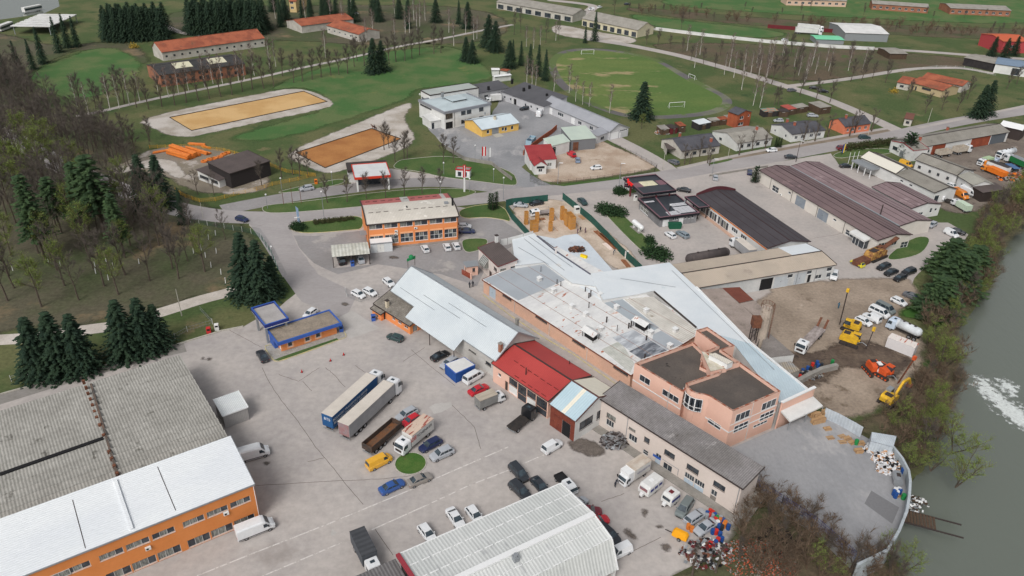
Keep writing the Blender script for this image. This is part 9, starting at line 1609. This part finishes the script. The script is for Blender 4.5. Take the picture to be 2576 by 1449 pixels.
t_=thing('yellow_skip','bright yellow box on the pale roof slab','box',P(*t21(722,1140),3.9),-.6);mb=MB();mb.box(-.9,-.35,0,.9,.35,.7);mb.build('body',mat('bright_yellow',rgb(236,206,30),fine=.03),t_);mb=MB();mb.box(-.8,-.28,.7,.8,.28,.74);mb.build('lid',m_cy,t_)
fuelbox(zo(1290,370),'site toilet cabin and tank beside the green fence','site_cabin','cabin',(1.6,1.3,2.1),m_ac);fuelbox(zo(2225,1215),'white gas bottle cabinet at the green fence','gas_cabinet','cabinet',(.9,.6,2.0),m_ac)
t_=thing('rubbish_container','green rubbish container behind the station shop','container',P(*t21(1635,845)),.1);mb=MB();mb.extr([(-1.7,0),(1.7,0),(1.9,1.5),(-1.9,1.5)],-.8,.8);mb.build('body',mat('bin_green',rgb(26,84,62),fine=.05),t_);mb=MB();mb.box(-1.95,-.85,1.5,1.95,.85,1.6);mb.build('lid',MATS['bin_green'],t_)
t_=thing('open_skip','pale blue open-topped skip by the brick boundary wall','skip',P(*ZK(770,740)),hd_(ZK(680,800),ZK(870,590)))
for c in((-3,-1.1,3,-1),(-3,1,3,1.1),(-3,-1,-2.9,1),(2.9,-1,3,1)):mb=MB();mb.box(c[0],c[1],0,c[2],c[3],2.2);mb.build('side_panel',mat('skip_blue',rgb(150,176,190),fine=.08),t_)
mb=MB();mb.box(-2.9,-1,.05,2.9,1,.15);mb.build('floor',m_blued,t_);mb=MB();mb.bar((-.1,-1.1,2.2),(-.1,1.1,2.2),.1);mb.build('cross_bar',m_frame,t_)
m_gf=mat('green_fence_panel',rgb(46,92,82),rgb(40,80,72),sc=.5,fine=.08)
run('green_fence','long green sheet fence between building site and station drive',[t21(512,490),t21(640,590),t21(800,720),t21(960,880),t21(1100,1030),t21(1310,1220)],2.2,0,m_gf,.06,'fence',posts=2.2,pm=m_gut);run('green_fence','green sheet fence behind the two cars at the site top',[t21(-60,562),t21(0,547),t21(363,510)],2.2,0,m_gf,.06,'fence',pm=m_gut);run('green_fence','green sheet fence on the left side of the building site',[t21(-60,590),t21(0,690),t21(170,872)],2.2,0,m_gf,.06,'fence',pm=m_gut)
run('white_site_fence','patched white sheet fence above the gatehouse',[ZN(835,405),ZN(1020,370),ZN(1420,265),ZN(1670,190)],5.8,3.9,m_white_w,.06,'fence',pm=m_gut)
m_yf=mat('yellow_fence_wire',rgb(206,160,50),fine=.05)
run('yellow_fence','yellow wire fence around the pavilion plot',[t01(1760,440),t01(1860,500),t01(2000,545),t01(2160,535),t01(2350,485),t01(2576,430),t11(160,380),t11(420,330),t11(600,285)],1.3,0,m_yf,.05,'fence',rails=4,pm=m_yf);run('yellow_fence','yellow wire fence between the sand path and the pavilion',[t01(1500,10),t01(1900,0),t01(2250,40),t01(2576,130),t11(300,250),t11(600,290)],1.3,0,m_yf,.05,'fence',rails=4,pm=m_yf)
run('wire_fence','dark wire fence along the gravel lot and road',[t21(405,375),t21(650,345),t21(930,312),t21(1100,285),t21(1435,240),t21(1460,200),t21(1250,90),t21(1040,-10)],1.5,0,m_gut,.05,'fence',rails=3,pm=m_gut);run('courtyard_wall_fence','low concrete wall with railing along the courtyard',[t11(1900,10),t11(2100,130),t11(2370,175),t11(2480,260),t11(2576,330)],1.3,0,m_concw,.2,'fence')
run('wire_fence','green wire fence along the street by the clearing',[t01(1910,740),t01(2250,800),t01(2520,850),(655,588),(680,625),(700,672)],1.6,0,m_gf,.05,'fence',rails=5,pm=m_framew);run('wire_fence','wire fence with white posts below the gravel path',[T[0,2](95,880),T[0,2](265,830),T[0,2](1750,455),T[0,2](1875,385),T[0,2](2130,310),T[0,2](2000,170)],1.5,0,m_met,.05,'fence',rails=2,posts=4,pm=m_framew)
run('compound_fence','white slab wall along the far compound road',[(1650,68),(1780,84),(1932,100),(2100,113),(2200,118)],1.8,0,m_white_w,.2,'wall',posts=6);run('red_fence','dark red sheet wall behind the far compound',[t3_(0,245),t3_(250,265),t3_(780,300)],2.2,0,m_mar,.1,'wall',posts=6);run('paddock_fence','white paddock rail fence around the stables',[t3_(1375,705),t3_(1500,680),t3_(1700,655),t3_(1980,665),t3_(2300,740)],1.3,0,m_framew,.08,'fence',rails=3,posts=4,pm=m_framew)
run('low_wall','low roadside wall by the brown hall car park',[t21(1990,310),t21(2130,285),t21(2576,215)],.6,0,m_concw,.3);run('mud_wall','curved concrete slab leaning in the muddy yard',[t32(270,940),t32(400,870),t32(550,800),t32(700,765)],1.2,0,m_concw,.9,'wall')
run('car_park_fence','low wire fence around three white hatchbacks',[(868,722),(872,738),(905,752),(950,740),(985,735)],1.0,0,m_met,.05,'fence',rails=2,posts=2.5,pm=m_framew)
def lampp(b_,t_,lb,arm=False,m=None,name='street_lamp',cat='street lamp',head=True):
 h=max(2.5,hgt(b_,t_));o=thing(name,lb,cat,P(*b_));mb=MB();mb.tube((0,0,0),(0,0,h),.11 if h>6 else.08,.06,6);mb.build('pole',m or m_met,o)
 if head:
  mb=MB()
  if arm:mb.box(0,-.15,h-.05,1.3,.15,h+.08)
  else:mb.sphere((0,0,h+.2),.27,10,6)
  mb.build('lamp_head',m_frame,o)
for i,(a,q) in enumerate((((172,1170),(158,1040)),((687,760),(663,485)),((1890,305),(1884,195)),((2390,378),(2391,258)),((2488,560),(2490,345)),((1858,500),(1855,385)),((770,405),(762,290)),((118,650),(98,515)),((262,470),(255,350)),((2150,480),(2147,355)),((2205,170),(2200,20)))):lampp(t11(*a),t11(*q),('globe lamp at the fence above the kiosk','globe lamp on the planting bed edge','globe lamp on the lawn left of the booth','globe lamp on the lawn right of the booth','globe lamp beside the three thujas','globe lamp behind the orange building roof','lamp post left of the red-edged canopy','lamp at the left tip of the grass island','lamp by the yellow fence','short lamp beside the tall station pylon','dark lamp post at the courtyard fence')[i])
for a,q,l in(((1075,430),(1097,195),'tall road lamp left of the black canopy'),((460,400),(472,190),'concrete pole at the fenced gravel lot corner'),((2012,300),(2040,150),'rusty road lamp at the paved island')):lampp(t21(*a),t21(*q),l,True)
lampp(t31(280,180),t31(325,-30),'dark leaning road lamp behind the brown hall',True,m_gut)
for T_,a,q,l in((t21,(1517,260),(1545,65),'concrete pole before the first house'),(t3_,(1600,1262),(1655,1088),'concrete pole past the junction'),(t3_,(1005,1362),(1050,1192),'concrete pole beside the dark green car'),(t3_,(390,1442),(430,1295),'concrete pole at the third house'),(t21,(2170,152),(2195,15),'concrete pole between second and third house'),(T[0,2],(1830,280),(1768,10),'pale pole beside the gravel path'),(t01,(1155,520),(1090,270),'pole on the wood road'),(t01,(2045,750),(2012,590),'thin pole by the road junction')):lampp(T_(*a),T_(*q),l,m=m_kerb,name='utility_pole',cat='pole',head=False)
for i,(a,q) in enumerate((((280,612),(265,460)),((370,605),(350,425)),((457,598),(437,415)))):lampp(t11(*a),t11(*q),('left','middle','right')[i]+' of three rusty flagpoles on the grass island',m=m_rust,name='flagpole',cat='flagpole',head=False)
for i,(a,q) in enumerate((((795,235),(843,85)),((835,238),(880,80)),((875,240),(915,72)))):lampp(t31(*a),t31(*q),('left','middle','right')[i]+' of three white flagpoles at the stone yard',m=m_frame,name='flagpole',cat='flagpole',head=False)
def flag(b_,t_,lb,mats,z=1.2):h=hgt(b_,t_);o=thing('flag',lb,'flag',P(*b_),.2);mb=MB();mb.tube((0,0,0),(0,0,h),.06,.05,6);mb.build('pole',m_gut,o);[(lambda mb:(mb.box(.06+k*.45,-.03,h-3.4,.5+k*.45,.03,h-.1),mb.build('cloth_stripe',m_,o)))(MB()) for k,m_ in enumerate(mats)]
m_fr=mat('flag_red',rgb(190,50,50),fine=.03);flag(t11(2273,182),t11(2275,25),'red and white banner flag at the courtyard gate',[m_fr,m_frame,m_fr]);flag(t11(2345,190),t11(2350,35),'white banner flag at the courtyard gate',[m_frame]);flag(t31(735,110),t31(775,0),'blue and yellow flag by the main road hedge',[mat('flag_blue',rgb(60,80,150),fine=.03),mat('flag_yellow',rgb(220,190,70),fine=.03)])
t_=thing('blue_pylon','tall blue sign pylon over the planting bed','sign',P(*t11(437,818)),.6);h=hgt(t11(437,818),t11(410,622));mb=MB();mb.hexa([(-.3,-.1,0),(.3,-.1,0),(.3,.1,0),(-.3,.1,0)],[(-.45,-.1,h),(.2,-.1,h-.8),(.2,.1,h-.8),(-.45,.1,h)]);mb.build('panel',mat('pylon_blue',rgb(150,176,206),fine=.04),t_);mb=MB();mb.box(-1.2,-.15,2.4,.3,.15,2.7);mb.build('arm',m_frame,t_)
t_=thing('station_pylon','tall white and red pylon on the grass island','sign',P(*t11(2097,482)),.3);h=hgt(t11(2097,482),t11(2095,210));mb=MB();mb.box(-.25,-.15,0,.25,.15,h);mb.build('mast',m_frame,t_);mb=MB();mb.box(-.4,-.2,h*.55,.4,.2,h);mb.build('panel',m_fr,t_);mb=MB();mb.box(-.1,-.21,h*.57,.1,.21,h*.98);mb.build('stripe',m_frame,t_)
for a,q,h,l in(((698,550),(822,547),2.4,'football goal at the far end of the pitch'),((1580,1090),(1733,1080),2.4,'football goal at the near end of the pitch'),((1775,782),(1835,806),2.0,'small goal on the right touchline')):
 A_,B_=P(*t20(*a)),P(*t20(*q));t_=thing('football_goal',l,'goal',A_,math.atan2((B_-A_).y,(B_-A_).x));w_=(B_-A_).length
 for x in(0,w_):mb=MB();mb.bar((x,0,0),(x,0,h),.14);mb.build('post',m_frame,t_)
 mb=MB();mb.bar((-.07,0,h),(w_+.07,0,h),.14);mb.build('crossbar',m_frame,t_);mb=MB();mb.bar((0,0,h),(0,1.5,.1),.06);mb.bar((w_,0,h),(w_,1.5,.1),.06);mb.bar((0,1.5,.1),(w_,1.5,.1),.06);mb.build('net_frame',m_frame,t_)
m_op=mat('orange_pipe',rgb(218,128,58),rgb(204,112,48),sc=.8,fine=.08,rough=.5)
for i,(a,q,n,r_) in enumerate((((1680,100),(1900,165),5,.5),((1720,55),(1960,140),5,.5),((1880,55),(2090,115),4,.35),((1540,100),(1680,75),3,.25),((2030,30),(2110,50),4,.2),((1900,10),(2060,20),6,.2))):
 A_,B_=P(*t01(*a)),P(*t01(*q));t_=thing('pipe_stack',('front','second','third','flat left','small right','rear')[i]+' stack of orange plastic pipes in the storage yard','pipe stack',A_,math.atan2((B_-A_).y,(B_-A_).x));L_=(B_-A_).length
 for k in range(n):mb=MB();y=(k%3)*r_*2;z=r_+(k//3)*r_*1.7;mb.tube((rng.uniform(-.3,.3),y,z),(L_+rng.uniform(-.3,.3),y,z),r_,r_,10);mb.build('pipe',m_op,t_)
for i,(x,y) in enumerate(((2055,180),(2110,160),(2215,135),(2250,110),(2290,95),(2160,150))):o=inst(ty,P(*t01(x,y)),0,'coil of orange hose in the storage yard','hose coil','orange hose coils',scale=2.2);o.name='hose_coil';[setattr(c,'data',c.data) for c in()];c=[k for k in o.children][0];c.data=c.data.copy();c.data.materials[0]=m_op
def skinfig(name,pts,edges,rad,m,parent):
 me=bpy.data.meshes.new(name);me.from_pydata(pts,edges,[]);me.materials.append(m);o=link(name,me,parent);md=o.modifiers.new('skin','SKIN');sv=me.skin_vertices[0].data if me.skin_vertices else None
 if sv is None:return o
 for v,r_ in zip(sv,rad):v.radius=(r_,r_)
 sv[0].use_root=True;o.modifiers.new('sub','SUBSURF').levels=1;o.modifiers['sub'].render_levels=1;return o
def person(px,rz,lb,top,z=0.0,bend=0.0):
 t_=thing('person',lb,'person',P(*px,z),rz);s=.22;b_=bend
 P_=[(0,0,.95),(b_*.5,0,1.2),(b_,0,1.45-b_*.4),(b_*1.1,0,1.55-b_*.5),(b_*1.15,0,1.72-b_*.6),(0,.1,.9),(.05,.12,.5),(0,.12,.06),(.14,.12,.04),(0,-.1,.9),(-.05,-.12,.5),(-.1,-.12,.06),(.04,-.12,.04),(b_,.2,1.42-b_*.4),(b_+.05,.27,1.15-b_*.4),(b_+.15,.25,.92-b_*.3),(b_,-.2,1.42-b_*.4),(b_+.05,-.27,1.15-b_*.4),(b_+.15,-.25,.92-b_*.3)]
 E_=[(0,1),(1,2),(2,3),(3,4),(0,5),(5,6),(6,7),(7,8),(0,9),(9,10),(10,11),(11,12),(2,13),(13,14),(14,15),(2,16),(16,17),(17,18)];R_=[.15,.14,.15,.07,.11,.1,.08,.06,.05,.1,.08,.06,.05,.08,.055,.04,.08,.055,.04]
 skinfig('body',P_,E_,R_,top,t_);mb=MB();mb.sphere((b_*1.15,0,1.76-b_*.6),.11,8,6);mb.build('hair',m_gut,t_)
cl=dict(k=mat('cloth_dark',rgb(48,50,58),fine=.08),t=mat('cloth_teal',rgb(46,96,120),fine=.08),p=mat('cloth_plum',rgb(88,60,84),fine=.08),g=mat('cloth_grey',rgb(96,98,104),fine=.08))
for px,rz,l,c,z,bd in((t32(705,205),3.6,'person in teal jacket striding across the muddy yard','t',0,.05),(t11(2182,1438),4.5,'person with pale scarf walking in the alley, right one','k',0,0),(t11(2150,1449),4.2,'person in dark clothes in the alley, left one','k',0,0),(zo(1300,765),.5,'worker leaning at the bench on the building site','p',0,.15),(zo(1358,735),2,'worker in black standing by the bench','k',0,0),(zo(1450,752),2.5,'worker in dark plum with arms apart near the planks','p',0,0),(zo(1978,1155),.3,'worker in grey bending over the plank stack','g',0,.3),(ZI(110,810),.8,'mechanic in red and black bent before the white box van','k',0,.4)):person(px,rz,l,cl[c],z,bd)
t_=thing('horse','brown horse with rider at the edge of the brown arena','horse',P(*T[1,0](1192,1305)),2.9);m_h=mat('horse_brown',rgb(84,52,42),fine=.1)
skinfig('body',[(0,0,1.2),(.6,0,1.22),(1.0,0,1.6),(1.2,0,1.95),(1.5,0,1.75),(-.6,0,1.25),(-.85,0,1.0),(-.95,0,.6),(.6,.16,.9),(.62,.16,.5),(.6,.16,.05),(.6,-.16,.9),(.7,-.16,.5),(.6,-.16,.05),(-.6,.17,.9),(-.72,.17,.5),(-.62,.17,.05),(-.6,-.17,.9),(-.75,-.17,.5),(-.68,-.17,.05)],[(0,1),(1,2),(2,3),(3,4),(0,5),(5,6),(6,7),(1,8),(8,9),(9,10),(1,11),(11,12),(12,13),(5,14),(14,15),(15,16),(5,17),(17,18),(18,19)],[.32,.3,.17,.12,.09,.3,.07,.04,.1,.06,.06,.1,.06,.06,.12,.07,.06,.12,.07,.06],m_h,t_)
person(T[1,0](1192,1300),2.9,'rider in dark clothes sitting on the brown horse',cl['k'],1.0)
for x,y in((0,60),):pass
for i,(x,y) in enumerate(((750,735),(883,675),(462,848))):t_=thing('traffic_cone',('left of three','upper of three','lowest of three')[i]+' small red cones standing loose in the yard','cone',P(*T[1,2](x,y)));mb=MB();mb.tube((0,0,0),(0,0,.7),.2,.04,8);mb.build('cone',m_fr,t_);mb=MB();mb.box(-.25,-.25,0,.25,.25,.04);mb.build('base',m_black,t_)
for T_,p,l,m_ in((T[0,2],(2105,455),'red post box like cabinet on the lawn edge',m_fr),(T[0,2],(2185,420),'white liquid tank in a cage on the yard edge',m_ac),(T[1,2],(1182,325),'blue bin at the cottage corner',m_blue),(T[1,2],(860,435),'blue bin at the end of the orange kiosk',m_blue),(t11,(972,1225),'blue bin between the car wash bays',m_blue),(t11,(605,400),'orange service machine by the fuel road',m_or)):fuelbox(T_(*p),l,'cabinet','cabinet',(.9,.9,1.5),m_)
for i,(x,y) in enumerate(((1070,1190),(958,1240),(965,1305),(612,1240),(1140,1250),(130,1275),(488,1190),(1092,1370),(2025,1070),(2178,1100),(2068,1142),(2125,1240),(2225,1312),(1948,1100),(2270,1400),(1400,1205),(2100,960),(2170,920))):t_=thing('plant_guard','thin white planting stake in the clearing of the left wood','stake',P(*t01(x,y)),0,'white planting stakes');mb=MB();mb.tube((0,0,0),(.1,0,1.6),.09,.07,6);mb.build('stake',m_frame,t_)
bpy.context.view_layer.update();dg=bpy.context.evaluated_depsgraph_get()
for o in[o for o in S.objects if o.type=='FONT']:
 me=bpy.data.meshes.new_from_object(o.evaluated_get(dg));n=link(o.name.split('.')[0],me,o.parent);n.location=o.location;n.rotation_euler=o.rotation_euler;bpy.data.objects.remove(o)
